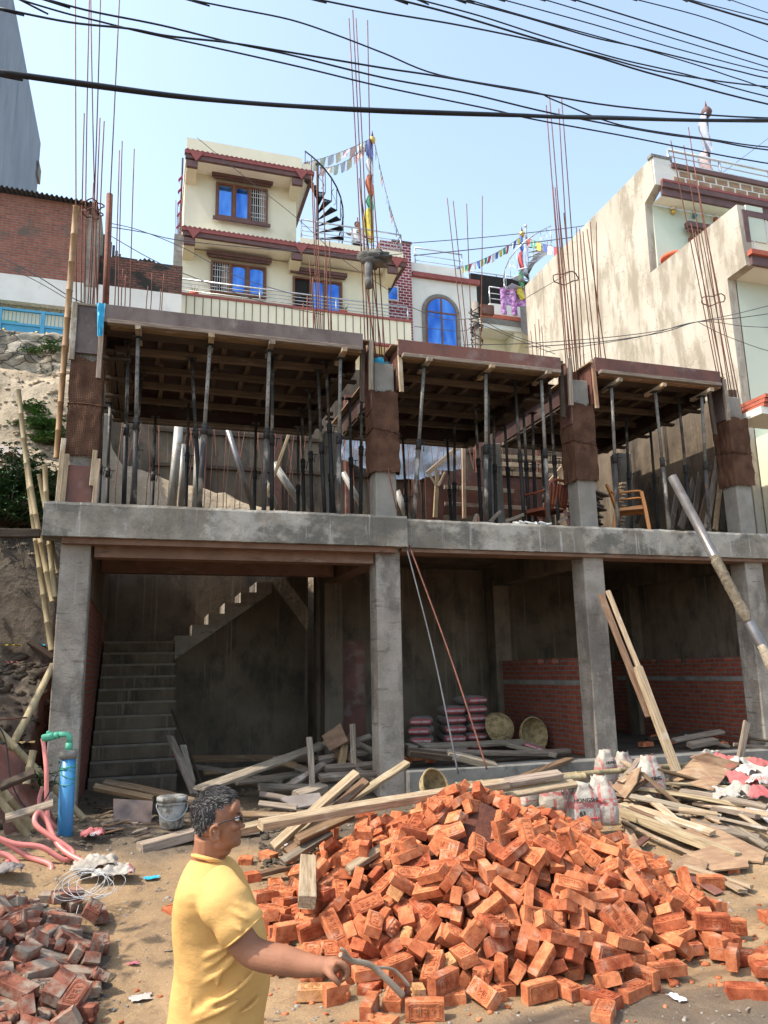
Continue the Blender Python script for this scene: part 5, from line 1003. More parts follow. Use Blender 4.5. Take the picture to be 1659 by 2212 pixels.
m = MB(); m.grid(lambda a, b: (-12+(x1+.25+12)*a, yl-.25+1.2*b, zbt+.33+.5*(1-a)*.6+.035*math.sin(a*520)+.25*b), 400, 3); m.build('tin_roof', 'roof_tin', LB)
MB().box((x1, yl+.02, zbb), (x1+.35, 12, zbt+.1)).build('pillar', 'concrete', LB)
m = MB(); r = random.Random(5)
for i in range(9): q = x1+.4+i*.085; m.box((q, yl+.3, zbb+.2), (q+.07, yl+.33, zbt-.3-i*.12+r.uniform(-.1, .1)))
m.build('tin_sheet', 'roof_tin', LB)
for i in range(2): MB().bar((x1+.7, yl+.2, zbt-1.0-.55*i), (x1+1.35, yl+.2, zbt-1.02-.55*i), .08, .06).build('rafter_end', 'wood_dark', LB)
LH = thing('low_house', 'low house with cream band and mossy brick parapet left of the yellow house', 'house', (-2, 12, 9.4))
xe_ = xl-.1; zba = P(200, 611, y=yl).z; zbc = P(200, 650, y=yl).z
MB().box((-30, yl-.12, zbb-.75), (x1-.0, yl+.1, zbb+.0)).box((x1-.0, yl+.05, zbc-.1), (xe_, yl+.4, zba)).build('band', 'plaster_white', LH)
MB().box((-30, yl+.25, 9.3), (xe_, yl+4, zbc+.1)).build('wall', 'plaster_yellow', LH)
z_ = P(390, 585, y=yl+.2).z
MB().box((x1+.0, yl+.15, zba), (xe_, yl+.4, z_+.12)).build('brick_parapet', 'brick_mossy_x', LH)
MB().box((P(377, 500, y=13).x, 13, 9.4), (P(396, 500, y=13).x, 13.4, P(380, 505, y=13).z)).build('pillar', 'concrete', LH)
m = MB(); m.grid(lambda a, b: (x1+1.0+1.2*a, yl+.6+.5*b, z_+.1+.35*math.sin(a*3.1)+.03*math.sin(a*60)+.1*b), 60, 2); m.build('tin_sheet', 'roof_tin', LH)
rebar_cage('thin bars on the grey pillar beside the yellow house', [(381, 505, 380, 432), (385, 505, 384, 440), (390, 505, 389, 458), (393, 505, 393, 430), (387, 505, 387, 462)], y=13.2, rad=.012)
# blue gate
yg_ = 9.6; x0, x1g = -7, P(139, 680, y=yg_).x+.1; zt3 = P(138, 679, y=yg_).z
GT2 = thing('blue_gate', 'blue steel gate with arched mouldings, gold studs and spiked top', 'gate', (-3.5, yg_, 9.45))
MB().box((x0, yg_, 9.45), (x1g, yg_+.03, zt3-.4)).build('panel', 'gate_blue', GT2)
pw = (P(92, 700, y=yg_).x-P(-2, 700, y=yg_).x); xs_ = [P(92, 700, y=yg_).x+(i-3)*pw for i in range(5)]
m = MB()
for q in xs_: m.box((q-.05, yg_-.03, 9.45), (q+.05, yg_+.05, zt3))
for q in (zt3-.4, zt3-.02): m.box((x0, yg_-.025, q-.03), (x1g, yg_+.045, q+.03))
m.build('frame', 'gate_blue', GT2)
m = MB()
k = int((x1g-x0)/.09)
for i in range(k): q = x0+i*.09; m.box((q, yg_, zt3-.4), (q+.018, yg_+.018, zt3-.02))
m.build('bars', 'gate_blue', GT2)
m = MB()
for i in range(int((x1g-x0)/.28)):
    q = x0+.14+i*.28; m.tube([(q, yg_, zt3), (q, yg_, zt3+.2)], [.012, .002], 4)
    for s in (-1, 1): m.tube([(q+s*.09*math.sin(a)*1.0, yg_, zt3+.02+.09*(1-math.cos(a))) for a in [j*.35 for j in range(8)]], .007, 3)
m.build('spikes', 'wire_grey', GT2)
for i in range(len(xs_)):
    cx = xs_[i]+pw/2; hw = pw*.30; zz = zt3-.95; pts = [(cx-hw-.1, yg_-.01, 9.5), (cx-hw-.1, yg_-.01, zz), (cx-hw, yg_-.01, zz)]+[(cx-hw*math.cos(a), yg_-.01, zz+.06+hw*.8*math.sin(a)) for a in [j*3.1416/12 for j in range(13)]]+[(cx+hw, yg_-.01, zz), (cx+hw+.1, yg_-.01, zz), (cx+hw+.1, yg_-.01, 9.5)]
    MB().tube(pts, .012, 4).build('moulding', 'gate_blue', GT2)
    for dx, dz in ((-.38, .42), (0, .30), (.38, .42), (-.3, -.05), (.3, -.05), (0, -.35), (-.22, .08), (.22, .08)): MB().blob((cx+dx*pw*1.0, yg_-.02, zz+dz-.05), .035, 6, 0, (1, .5, 1)).build('stud', 'gold', GT2)
MB().box((x0, yg_+.6, 9.45), (P(40, 690, y=yg_+.6).x, yg_+.65, zt3-.05)).build('cloth_screen', 'ppr_green', GT2)
# stone wall
SW = thing('stone_retaining_wall', 'rough stone retaining wall under the blue gate', 'wall', (-3, 7, 8)); q1, q2 = P(0, 714, y=7.0), P(140, 745, y=7.0)
m = MB()
def fsw(a, b):
    x = -14+(q2.x+.75+14)*a; zt_w = q1.z+.1+.08*nz(x, 1, 1, 3)
    z = 7.9+(zt_w-7.9)*min(b*1.2, 1); y = 7.0+.10*nz(x, z*1.5, 2, 2.2)+.05*nz(x, z*1.6, 8, 6)+.12*b
    if b > .84: y += (b-.84)*6; z += .05*nz(x, y, 2, 3)
    return (x, y, z)
m.grid(fsw, 260, 40); m.build('stones', 'stone_wall', SW)
# grey boundary wall behind the upper storey
BW = thing('rear_retaining_wall', 'stained concrete retaining wall with pilasters behind the upper storey', 'wall', (3, 7, 4))
MB().box((q2.x+.7, 7.05, 4), (11, 7.4, 9.35)).build('wall', 'concrete_stain_shade', BW)
for i in range(6): MB().box((1.0+i*1.7, 6.85, 4.4), (1.18+i*1.7, 7.04, 8.6)).build('post', 'rust_dark' if i % 2 else 'ply_red', BW)
for z in (6.6, 7.4): MB().box((0, 6.98, z), (10.5, 7.045, z+.08)).build('waler', 'wood_dark', BW)
# flag poles and prayer flags
def flag_pole(label, u, vb, vt, y, cloths, w=.5, zbase=None):
    a, b = P(u, vb, y=y), P(u, vt, y=y); b.x = a.x+(b.x-a.x)*.6; t = thing('flag_pole', label, 'flag pole', a)
    L = b-a; MB().tube([a, b], [.045, .03], 8).build('pole', 'steel_rail', t)
    MB().blob(a+L*.965, .13, 8, .1, (1, 1, 1.2)).build('ornament', 'gold', t); MB().tube([b, b+V((0, 0, .3))], [.05, .0], 6).build('spear_tip', 'rust', t)
    n = len(cloths)
    for i, (c, f0, f1, ww) in enumerate(cloths):
        m = MB(); s0, s1 = f0, f1
        m.grid(lambda p, q: tuple(a+L*(s1+(s0-s1)*q)+V((-ww*p*(.5+.5*math.sin(q*2.6+.3)), -.05+.09*math.sin(p*7+q*5), -.1*p))), 8, 14); m.build('banner', 'flag_'+c, t)
    return t, b
fp1, t1 = flag_pole('tall prayer flag pole with blue, red, green and yellow banners behind the roof terrace', 806, 520, 295, 15.6, (('blue', .78, .97, .35), ('white', .62, .80, .3), ('orange', .42, .64, .32), ('green', .28, .44, .3), ('yellow', -.02, .30, .45)))
fp2, t2 = flag_pole('prayer flag pole with white, red, green and yellow banners beside the pale spiral stair', 1131, 640, 502, 17.6, (('blue', .7, .95, .2), ('red', .38, .7, .25), ('green', .14, .4, .3), ('yellow', -.05, .16, .35)))
fp3, t3 = flag_pole('flag pole with a grey banner on the roof of the rough plastered building', 1533, 385, 240, up[1].y+.3, (('faded_blue', .35, .95, .28), ('faded_pink', .02, .4, .35)))
for ch_ in fp3.children:
    if ch_.name.startswith(('pole', 'ornament')): ch_.data.materials[0] = MT['trim_dark']
c = P(1533, 393, y=up[1].y+.2); MB().box((c.x-.28, c.y-.2, zs_+.76), (c.x+.28, c.y+.35, c.z+.1), .02).build('pedestal', 'plaster_cream', fp3)
def flags(label, a, b, sag, cols, n, size, seed=1, kind='square'):
    a, b = V(a), V(b); t = thing('prayer_flag_string', label, 'prayer flags', a); pt = lambda s: a+(b-a)*s-V((0, 0, sag*4*s*(1-s)))
    MB().tube([pt(i/16) for i in range(17)], .01, 4).build('string', 'wire_grey', t); r = random.Random(seed)
    for i in range(n):
        s = (i+.5)/n; p, q = pt(s-.42/n), pt(s+.42/n); dr = V((r.uniform(-.05, .05), r.uniform(-.12, .12), -size*r.uniform(.75, 1.1))); k = r.uniform(.6, 1.0)
        m = MB(); m.grid(lambda x, y: tuple(p.lerp(q, x*(1-(1-k)*y))+dr*y+V((0, .03*math.sin(x*5+y*3+i), 0))), 5, 4); m.build('flag', 'flag_'+cols[i % len(cols)], t)
    return t
full = ['yellow', 'green', 'red', 'white', 'blue']; fad = ['faded_pink', 'faded_cream', 'faded_green', 'faded_blue', 'faded_cream', 'faded_pink']
flags('faded prayer flag string from the upper roof to the tall pole', P(655, 352, y=15.2), P(803, 298, y=15.6), .12, fad, 9, .42, 2)
flags('lower faded prayer flag string sagging towards the tall pole', P(690, 362, y=15.3), P(803, 300, y=15.6), .35, fad, 8, .42, 3)
flags('faded prayer flag string falling from the tall pole to the brick parapet', P(808, 300, y=15.6), P(862, 506, y=15.8), .35, fad[::-1], 17, .40, 4)
flags('bright prayer flag string from the arched-window house to the second pole', P(903, 588, y=16.2), P(1124, 512, y=17.6), .45, full, 26, .36, 5)
flags('short bright prayer flag string right of the second pole', P(1136, 512, y=17.6), P(1235, 538, y=13.5), .12, ['red', 'green', 'yellow', 'blue', 'white', 'red', 'green'], 8, .38, 6)
# rack of wires on a concrete pole behind the middle deck
wp = thing('utility_pole', 'concrete pole wrapped in a tangle of black wires behind the middle deck', 'utility pole', P(1032, 760, y=8)); a = P(1032, 770, y=8)
MB().tube([(a.x, 8, 6), (a.x, 8, P(1032, 655, y=8).z)], .09, 10).build('pole', 'concrete', wp)
r = random.Random(9)
for i in range(12):
    c = V((a.x, 8, P(1032, 660+r.random()*90, y=8).z)); MB().tube([c+V((.14*math.cos(k*.7)*r.uniform(.7, 1.5), .14*math.sin(k*.7), .12*math.sin(k*.5+i))) for k in range(14)], .014, 4).build('wire_loop', 'cable', wp)
MB().box((a.x+.1, 7.85, P(1032, 680, y=8).z), (a.x+.5, 8.0, P(1032, 668, y=8).z+.1)).build('cable_box', 'ply_red', wp)
# ================================================================ STEEL PROPS
def prop(a, b, label, split=.55, tone='steel_prop', tone2='steel_inner', r=.03, group='steel props under the formwork'):
    a, b = V(a), V(b); t = thing('shoring_prop', label, 'steel prop', a, group); d = b-a; L = d.length; u = d/L; s = a+d*split
    MB().tube([a, s], r*1.12, 12).build('outer_tube', tone, t)
    MB().tube([s-u*.05, b], r*.86, 12).build('inner_tube', tone2, t)
    c = MB().tube([s-u*.12, s+u*.03], r*1.4, 10); side = u.cross(V((0, 1, 0))).normalized()
    q = s-u*.02; c.tube([q-side*.11+V((0, -.035, 0)), q+side*.06+V((0, -.035, 0))], .007, 5).tube([q-side*.07+V((0, -.035, 0)), q-side*.05+V((0, -.05, -.13))], .007, 5)
    c.build('collar', 'steel_black', t)
    MB().obox(b-u*.004, (.07, .06, .004), Matrix.Identity(3)).build('head_plate', 'steel_black', t)
    MB().obox(a+u*.004, (.06, .06, .004), Matrix.Identity(3)).build('base_plate', 'steel_black', t)
    h = MB(); n = int((b-s).length/.11); fr = u.cross(side)
    if fr.y > 0: fr = -fr
    for i in range(1, n):
        p = s+u*(.11*i)+fr*(r*.86); h.tube([p+fr*.002, p+fr*.0035], .0075, 6)
    if n > 1: h.build('pin_holes', 'hole', t)
    return t
FRONT = [((300, 690), (290, 1085), 'left'), ((455, 705), (430, 1090), 'left'), ((582, 740), (570, 1100), 'left'), ((735, 745), (730, 1105), 'left'),
         ((915, 765), (893, 1115), 'middle'), ((1048, 775), (1050, 1125), 'middle'), ((1167, 785), (1185, 1128), 'middle'),
         ((1318, 805), (1335, 1135), 'right'), ((1412, 810), (1445, 1140), 'right'), ((1512, 825), (1532, 1145), 'right')]
cnt = {}
for (tu, tv), (bu, bv), bay in FRONT:
    k = cnt.get(bay, 0); cnt[bay] = k+1
    x0, x1 = P(bu, bv, y=.0).x, P(tu, tv, y=.0).x
    prop((x0, .0, ZS+.01), (x1, .0, 6.485), f'{ORD[k]} steel prop from the left along the street edge of the {bay} upper bay', .5)
    # short cross timber on the head of every street-side prop
    board('head_timber', f'short squared timber on top of the {ORD[k]} street-side prop of the {bay} bay', 'timber', (x1, -.26, 6.52), (x1+.02, .28, 6.52), .075, .06, 'wood_pale' if k % 2 else 'wood_grey', group='cross timbers on the street-side props')
INNER = [((280, 700), (268, 1090), 6.5, 'left'), ((414, 775), (435, 1090), 6.5, 'left'), ((408, 864), (402, 1081), 6.5, 'left'), ((306, 808), (283, 1085), 6.5, 'left'), ((336, 900), (329, 1085), 6.4, 'left'), ((553, 914), (549, 1095), 6.4, 'left'), ((238, 870), (233, 1081), 6.4, 'left'), ((222, 880), (215, 1081), 6.4, 'left'),
         ((704, 755), (722, 1105), 6.5, 'left'), ((687, 801), (702, 1103), 6.5, 'left'), ((668, 843), (675, 1100), 6.5, 'left'), ((652, 882), (658, 1102), 6.5, 'left'), ((644, 921), (644, 1100), 6.4, 'left'), ((755, 861), (761, 1106), 6.45, 'left'), ((781, 850), (778, 1106), 6.45, 'left'), ((589, 750), (587, 1098), 6.5, 'left'), ((712, 905), (716, 1104), 6.42, 'left'),
         ((1111, 799), (1133, 1127), 6.5, 'middle'), ((1054, 847), (1058, 1125), 6.5, 'middle'), ((1027, 882), (1040, 1124), 6.5, 'middle'), ((982, 916), (979, 1124), 6.4, 'middle'), ((966, 950), (975, 1120), 6.4, 'middle'), ((1090, 907), (1104, 1127), 6.45, 'middle'), ((870, 947), (881, 1118), 6.4, 'middle'), ((1130, 875), (1143, 1127), 6.45, 'middle'), ((1150, 892), (1155, 1120), 6.45, 'middle'), ((1187, 833), (1206, 1129), 6.45, 'middle'), ((1170, 966), (1175, 1110), 6.42, 'middle'), ((1066, 900), (1070, 1120), 6.42, 'middle'),
         ((1463, 834), (1493, 1133), 6.5, 'right'), ((1352, 905), (1362, 1133), 6.4, 'right'), ((1405, 930), (1420, 1133), 6.4, 'right')]
seen = {}
for (tu, tv), (bu, bv), z, bay in INNER:
    b = P(tu, tv, z=z); b.y = max(.5, min(4.3, b.y)); b = P(tu, tv, y=b.y); b.z = min(b.z, 6.62); x = P(bu, bv, y=b.y).x
    k = seen.get(bay, 0); seen[bay] = k+1
    row = 'close behind the street edge' if b.y < 1.3 else ('midway under' if b.y < 2.6 else 'at the back of')
    prop((x, b.y, ZS+.01), b, f'dark steel prop {row} {"" if b.y < 1.3 else "the "}{"in the " if b.y < 1.3 else ""}{bay} upper bay', .5+.05*((k*7) % 3), 'steel_black', 'steel_prop', .028, f'dark inner props of the {bay} upper bay')
# pale pipes and raking shores standing behind the upper storey
for i, (u0, v0, u1, v1, y, rr, mt_, lab) in enumerate(((372, 1085, 387, 912, 4.7, .085, 'pipe_white', 'thick mortar-splashed pipe leaning at the back of the left upper bay'), (392, 1085, 395, 960, 4.9, .06, 'pipe_white', 'thinner grey pipe behind the thick leaning one'), (424, 1090, 430, 945, 4.6, .08, 'pipe_white', 'mortar-splashed upright pipe at the back of the left upper bay'), (547, 1100, 487, 912, 4.7, .055, 'pipe_scaffold', 'shiny steel pipe raking down to the right behind the left upper bay'), (657, 1100, 590, 1000, 4.8, .075, 'pipe_white', 'pale pipe raking behind the inner props of the left bay'), (577, 1065, 627, 930, 4.5, .04, 'wood_pale', 'pale squared pole leaning to the right behind the left bay'), (790, 1108, 740, 1020, 4.8, .06, 'pipe_white', 'pale raking pipe just left of the second column'), (880, 1120, 857, 1060, 4.8, .07, 'pipe_white', 'pale raking pipe just right of the second column'), (598, 1095, 572, 1040, 5.0, .06, 'pipe_white', 'short pale raking pipe in the left bay'))):
    a, b = P(u0, v0, y=y), P(u1, v1, y=y-.1); a = a+(a-b)*.12
    if mt_ == 'wood_pale': board('raking_pole', lab, 'pole', a, b, .07, .06, mt_); continue
    t = thing('raking_pipe', lab, 'pipe', a, 'pale pipes behind the upper storey'); MB().tube([a, b], rr, 12).build('tube', mt_, t); MB().tube([b-(b-a).normalized()*.02, b+(b-a).normalized()*.004], rr*.8, 12).build('pipe_end', 'hole', t)
# carpentry seen through the middle bay
def BD(u0, v0, u1, v1, y, w, th, m, lab, cat='board', group=None, name='board', y1=None, up=(0, 1, 0)):
    return board(name, lab, cat, P(u0, v0, y=y), P(u1, v1, y=y if y1 is None else y1), w, th, m, up, group)
for i, (a_, lab) in enumerate((((924, 1022, 1000, 956, 4.6, .09, .05, 'wood_pale'), 'sloping timber rail of the stair form behind the middle bay'), ((940, 1118, 945, 1015, 4.6, .09, .05, 'wood_pale'), 'upright post under the sloping stair form rail'), ((943, 1050, 925, 1022, 4.58, .05, .03, 'wood_pale'), 'left short brace of the stair form post'), ((947, 1050, 962, 1020, 4.58, .05, .03, 'wood_pale'), 'right short brace of the stair form post'), ((1003, 1120, 1001, 955, 4.5, .08, .05, 'wood_pale'), 'tall sunlit post behind the middle bay'), ((1062, 985, 1215, 992, 5.0, .10, .04, 'wood_pale'), 'upper horizontal board of the rear form'), ((1062, 1002, 1215, 1008, 5.0, .10, .04, 'wood_pale'), 'middle horizontal board of the rear form'), ((1062, 1022, 1205, 1028, 5.0, .10, .04, 'wood_pale'), 'lower horizontal board of the rear form'), ((960, 1052, 1110, 1062, 4.9, .09, .04, 'wood_grey'), 'rail nailed across the reddish rear form panel'), ((960, 1088, 1140, 1098, 4.9, .09, .04, 'wood_grey'), 'bottom rail of the reddish rear form panel'), ((1185, 1045, 1215, 1010, 4.4, .1, .05, 'wood_pale'), 'sloping board end left of the third column'), ((1206, 1120, 1208, 1030, 4.6, .07, .05, 'wood_pale'), 'pale post just left of the third column'))):
    BD(*a_, lab=lab, group='rear stair form carpentry')
t = thing('form_panel', 'stained reddish plywood panels of the rear form behind the middle bay', 'plywood', P(1000, 1120, y=5)); a, b = P(955, 1015, y=5.0), P(1190, 1112, y=5.0); MB().box((a.x, 5.03, b.z-.1), (b.x, 5.05, a.z)).build('panel', 'ply_red', t)
t = thing('form_panel', 'dark red door-like panel left of the stair form', 'plywood', P(925, 1110, y=4.7)); a, b = P(918, 1030, y=4.7), P(958, 1115, y=4.7); MB().box((a.x, 4.7, b.z-.1), (b.x, 4.72, a.z)).build('panel', 'ply_red', t)
m = MB(); a, b = P(735, 935, y=6.2), P(1010, 1000, y=6.2)
def tarpf(s, q):
    x = a.x+(b.x-a.x)*s; z = a.z+.25+(-.85-.35*math.sin(s*3.0)**2)*q; return (x, 6.2+.12*nz(s*9, q*4, 1)+.25*q, z+.05*nz(s*12, q*5, 4))
m.grid(tarpf, 60, 16); tag(m.build('tarpaulin', 'tarp'), 'crumpled pale blue tarpaulin hung behind the middle bay', 'tarpaulin')
# bamboo and poles at the left
def bamboo(a, b, r0, r1, label, m='bamboo', group='bamboo poles on the left bank', name='bamboo_pole', node=.34, bend=.03):
    a, b = V(a), V(b); r0, r1 = r0*.85, r1*.85; L = (b-a).length; n = max(2, int(L/node)); pts, rs = [], []; r = random.Random(int(L*1000)); off = V((r.uniform(-1, 1), r.uniform(-1, 1), r.uniform(-1, 1)))*bend*L*.4
    for i in range(n+1):
        for k, (d, f) in enumerate(((-.012, 1.0), (-.004, 1.13), (.004, 1.13), (.012, .97))):
            s = min(1, max(0, (i+r.uniform(-.0, .0))/n+d/L)); pts.append(a.lerp(b, s)+off*(4*s*(1-s))); rs.append((r0+(r1-r0)*s)*f)
    q = [pts[0]]; w = [rs[0]]
    for p, z in zip(pts[1:], rs[1:]):
        if (p-q[-1]).length > 1e-4: q.append(p); w.append(z)
    o = MB().tube(q, w, 10).build(name, m); tag(o, label, 'bamboo', group)
    MB().tube([q[-1]-(b-a)/L*.003, q[-1]+(b-a)/L*.002], r1*.72, 10).build('hollow_end', 'hole', o); return o
bamboo(P(122, 990, y=.45), P(165, 446, y=-.12), .045, .05, 'tall brown bamboo standing against the leftmost column form', 'bamboo_old')
t = thing('steel_post', 'rusty steel tube standing behind the leftmost column head', 'pole', P(229, 660, y=.6)); MB().tube([P(229, 668, y=.6)-V((0, 0, .4)), P(237, 420, y=.6)], .045, 12).build('tube', 'rust', t)
bamboo(P(112, 1405, y=.3), P(40, 842, y=.5), .045, .035, 'long pale bamboo leaning out left beside the slab corner')
bamboo(P(114, 1300, y=.25), P(44, 885, y=.55), .042, .034, 'pale bamboo close behind the long leaning one')
bamboo(P(120, 1290, y=.2), P(97, 1005, y=.3), .042, .038, 'short thick bamboo with a cut top just left of the slab corner')
bamboo(P(124, 1240, y=.3), P(84, 1025, y=.35), .036, .032, 'short split bamboo beside the thick cut one')
bamboo(P(22, 1618, y=-.6), P(114, 1437, y=.1), .05, .045, 'pale bamboo lying up the mud bank against the leftmost column')
bamboo(P(-20, 1560, y=-.75), P(180, 1768, y=-.55), .042, .046, 'grey bamboo sloping down behind the pink hose', 'bamboo')
bamboo(P(-30, 1665, y=-1.2), P(118, 1850, y=-.95), .044, .048, 'thick bamboo sloping down to the bottom of the blue pipe', 'bamboo')
bamboo(P(-30, 1690, y=-1.3), P(80, 1830, y=-1.2), .044, .044, 'yellowish bamboo lowest in the left stack', 'bamboo')
bamboo(P(57, 1695, y=-1.0), P(72, 1622, y=-.9), .045, .045, 'short bamboo stub standing in the left bank')
BD(0, 1152, 88, 1152, -.02, .12, .10, 'wood_dark', 'dark squared beam running left from the slab corner', up=(0, 0, 1)).scale = (1.0, 1, 1)
board('ledge_timber', 'long dark timber continuing the slab edge out of the picture on the left', 'timber', P(-160, 1158, y=.1), P(86, 1154, y=.1), .14, .05, 'wood_dark', (0, 0, 1))
for a_, lab in (((0, 1700, 75, 1668, -1.5, .10, .05, 'wood_dark'), 'dark board across the left bamboo stack'), ((12, 1768, 118, 1735, -1.6, .10, .04, 'wood_grey'), 'grey board lying across the sloping bamboos'), ((62, 1385, 112, 1420, .6, .1, .04, 'wood_dark'), 'dark board lying on the bank behind the left column')): BD(*a_, lab=lab, group='boards on the left bank', up=(0, -.6, 1))
t = thing('plywood_sheet', 'red film-faced plywood sheet lying under the left bamboo stack', 'plywood', P(40, 1700, y=-1.4)); q = [P(-30, 1600, y=-.5), P(50, 1620, y=-.4), P(150, 1840, y=-.8), P(20, 1850, y=-1.2)]; MB().prism(q, (0, .02, -.03)).build('sheet', 'ply_red', t)
# blue borehole pipe, green elbow and pink hose
pb = thing('borehole_pipe', 'upright blue plastic well pipe with a green elbow on top', 'pipe', P(140, 1835, y=-1.1)); a, b = P(139, 1838, y=-1.1), P(148, 1632, y=-1.1); a.z -= .15
MB().tube([a, b], .076, 24).build('casing', 'pvc_blue', pb)
MB().tube([b-V((0, 0, .03)), b+V((0, 0, .05))], .086, 24).tube([b+V((0, 0, .05)), b+V((0, 0, .055))], .075, 24).build('collar', 'plinth', pb)
e0 = b+V((0, 0, .05)); rgt = V((CR.x, CR.y, 0)).normalized()
MB().tube([e0, e0+V((0, 0, .08))], .036, 14).tube([e0+V((0, 0, .08)), e0+V((0, 0, .14)), e0+V((0, 0, .165))-rgt*.03, e0+V((0, 0, .165))-rgt*.12], .03, 14).tube([e0+V((0, 0, .16))-rgt*.11, e0+V((0, 0, .15))-rgt*.17], .037, 14).tube([e0+V((0, 0, .155))-rgt*.16, e0+V((0, 0, .125))-rgt*.28], .042, 14).tube([e0+V((0, 0, .17))-rgt*.22, e0+V((0, 0, .20))-rgt*.235], .02, 8).build('elbow', 'ppr_green', pb)
m = MB()
for k, dz in enumerate((.12, .14, .165, .19, .235, .30)):
    c = a.lerp(b, 1-dz/1.0*.75); m.tube([c+V((.080*math.cos(q*.42), .080*math.sin(q*.42), .018*math.sin(q*.42+k*1.3)*(1+k*.3))) for q in range(16)], .004, 4, cap=False)
m.build('cord', 'ppr_green', pb)
def curve(pts, n=8):
    out = []; pts = [V(p) for p in pts]
    for i in range(len(pts)-1):
        p0, p1, p2, p3 = pts[max(i-1, 0)], pts[i], pts[i+1], pts[min(i+2, len(pts)-1)]
        for k in range(n):
            t = k/n; out.append(.5*((2*p1)+(p2-p0)*t+(2*p0-5*p1+4*p2-p3)*t*t+(3*p1-p0-3*p2+p3)*t**3))
    return out+[pts[-1]]
mouth = e0+V((0, 0, .125))-rgt*.28
hs_ = [mouth, P(100, 1660, y=-1.15), P(101, 1730, y=-1.2), P(108, 1810, y=-1.3), P(124, 1880, y=-1.6)]
tag(MB().tube(curve(hs_), .024, 10).build('hose', 'hose_pink'), 'pink hose hanging straight down from the green elbow', 'hose', 'pink hoses round the blue pipe')
h2 = [P(u, v, y=y) for u, v, y in ((-30, 1800, -2.0), (30, 1822, -2.0), (90, 1830, -2.0), (140, 1858, -2.0), (155, 1838, -1.9), (80, 1785, -1.8), (82, 1755, -1.7), (100, 1770, -1.7), (130, 1830, -1.9), (200, 1868, -2.2), (290, 1880, -2.4))]
tag(MB().tube(curve(h2), .024, 10).build('hose', 'hose_pink'), 'pink hose looping up and trailing right past the blue pipe foot', 'hose', 'pink hoses round the blue pipe')
h3 = [P(u, v, y=y) for u, v, y in ((-30, 1840, -2.1), (20, 1850, -2.1), (60, 1890, -2.2), (95, 1905, -2.2), (110, 1870, -2.1), (60, 1850, -2.0), (0, 1812, -2.0), (-30, 1805, -2.0))]
tag(MB().tube(curve(h3), .024, 10).build('hose', 'hose_pink'), 'coil of pink hose lying lowest at the left edge', 'hose', 'pink hoses round the blue pipe')
h4 = [P(u, v, y=y) for u, v, y in ((15, 1860, -2.1), (18, 1900, -2.3), (12, 1950, -2.5), (-10, 1990, -2.7))]
tag(MB().tube(curve(h4), .026, 10).build('hose', 'hose_pink'), 'end of pink hose dropping down over the left rubble', 'hose', 'pink hoses round the blue pipe')
h5 = [P(u, v, y=y) for u, v, y in ((92, 1700, -.9), (85, 1735, -.95), (105, 1770, -1.0), (125, 1790, -1.0), (160, 1800, -.95), (163, 1850, -1.1))]
tag(MB().tube(curve(h5), .022, 10).build('hose', 'hose_pink'), 'thinner pink hose curling behind the blue pipe', 'hose', 'pink hoses round the blue pipe')
w = [P(u, v, y=y) for u, v, y in ((135, 1640, -1.2), (120, 1680, -1.3), (95, 1730, -1.3), (60, 1748, -1.3), (25, 1690, -1.3), (12, 1600, -1.2), (-10, 1560, -1.2))]
tag(MB().tube(curve(w), .007, 6).build('electric_cable', 'cable'), 'thin dark cable drooping left from the blue pipe', 'cable')
tag(MB().tube([P(-20, 1556, y=-.9), P(58, 1550, y=-.8)], .009, 6).build('bar', 'rust'), 'horizontal bar sticking in from the left over the bank', 'rebar')
# bank details
mud = MB(); r = random.Random(4)
def plant(label, c, n, size, m='leaf', spread=(.3, .3, .2), name='shrub', seed=1, group='plants on the left slope', stems=True, lf=.1):
    r = random.Random(seed); c = V(c); t = thing(name, label, 'plant', c, group); L = MB(); S = MB()
    for i in range(n):
        p = c+V((r.gauss(0, spread[0]), r.gauss(0, spread[1]), abs(r.gauss(0, spread[2]))))
        for k in range(r.randint(4, 7)):
            a = r.uniform(0, 6.283); d = V((math.cos(a), math.sin(a), r.uniform(-.35, .5))).normalized(); l = size*r.uniform(.6, 1.3); w = l*r.uniform(.16, .26)
            s = d.cross(V((0, 0, 1))).normalized()*w; up = V((0, 0, l*.10))
            L.add([p, p+d*l*.5+s+up, p+d*l-up, p+d*l*.5-s+up], [(0, 1, 2, 3)])
        if stems and i % 4 == 0: S.tube([c+V((r.uniform(-.1, .1), 0, -.05)), p], [.01, .004], 4)
    L.build('foliage', m, t)
    if S.v: S.build('stems', 'root', t)
    return t
def slope_pt(u, v):
    best = None
    for k in range(400):
        d = 9+k*.03; p = P(u, v, d=d)
        if p.z < hz(p.x, p.y): return p
    return P(u, v, d=16)
plant('large dark bushy shrub at the left edge below the sandy slope', slope_pt(25, 1075)+V((0, -.3, .0)), 900, .10, 'leaf_dark', (.42, .3, .30), seed=1)
plant('dense dark shrub overhanging the bank just above the dark beam', slope_pt(20, 1125)+V((0, -.35, -.1)), 700, .10, 'leaf_dark', (.40, .3, .26), seed=11)
plant('dark leafy shrub between the short bamboos and the slab corner', slope_pt(100, 1090)+V((0, -.2, 0)), 320, .09, 'leaf_dark', (.25, .2, .22), seed=12)
plant('leafy clump of weeds hanging right under the large shrub by the slab corner', slope_pt(95, 1045), 160, .08, 'leaf_dark', (.22, .2, .16), seed=2)
plant('bright green weed halfway up the sandy slope', slope_pt(72, 890), 70, .10, 'leaf', (.12, .15, .10), seed=3)
plant('bushy bright green plant in the middle of the sandy slope', slope_pt(90, 930), 170, .11, 'leaf', (.17, .2, .14), seed=4)
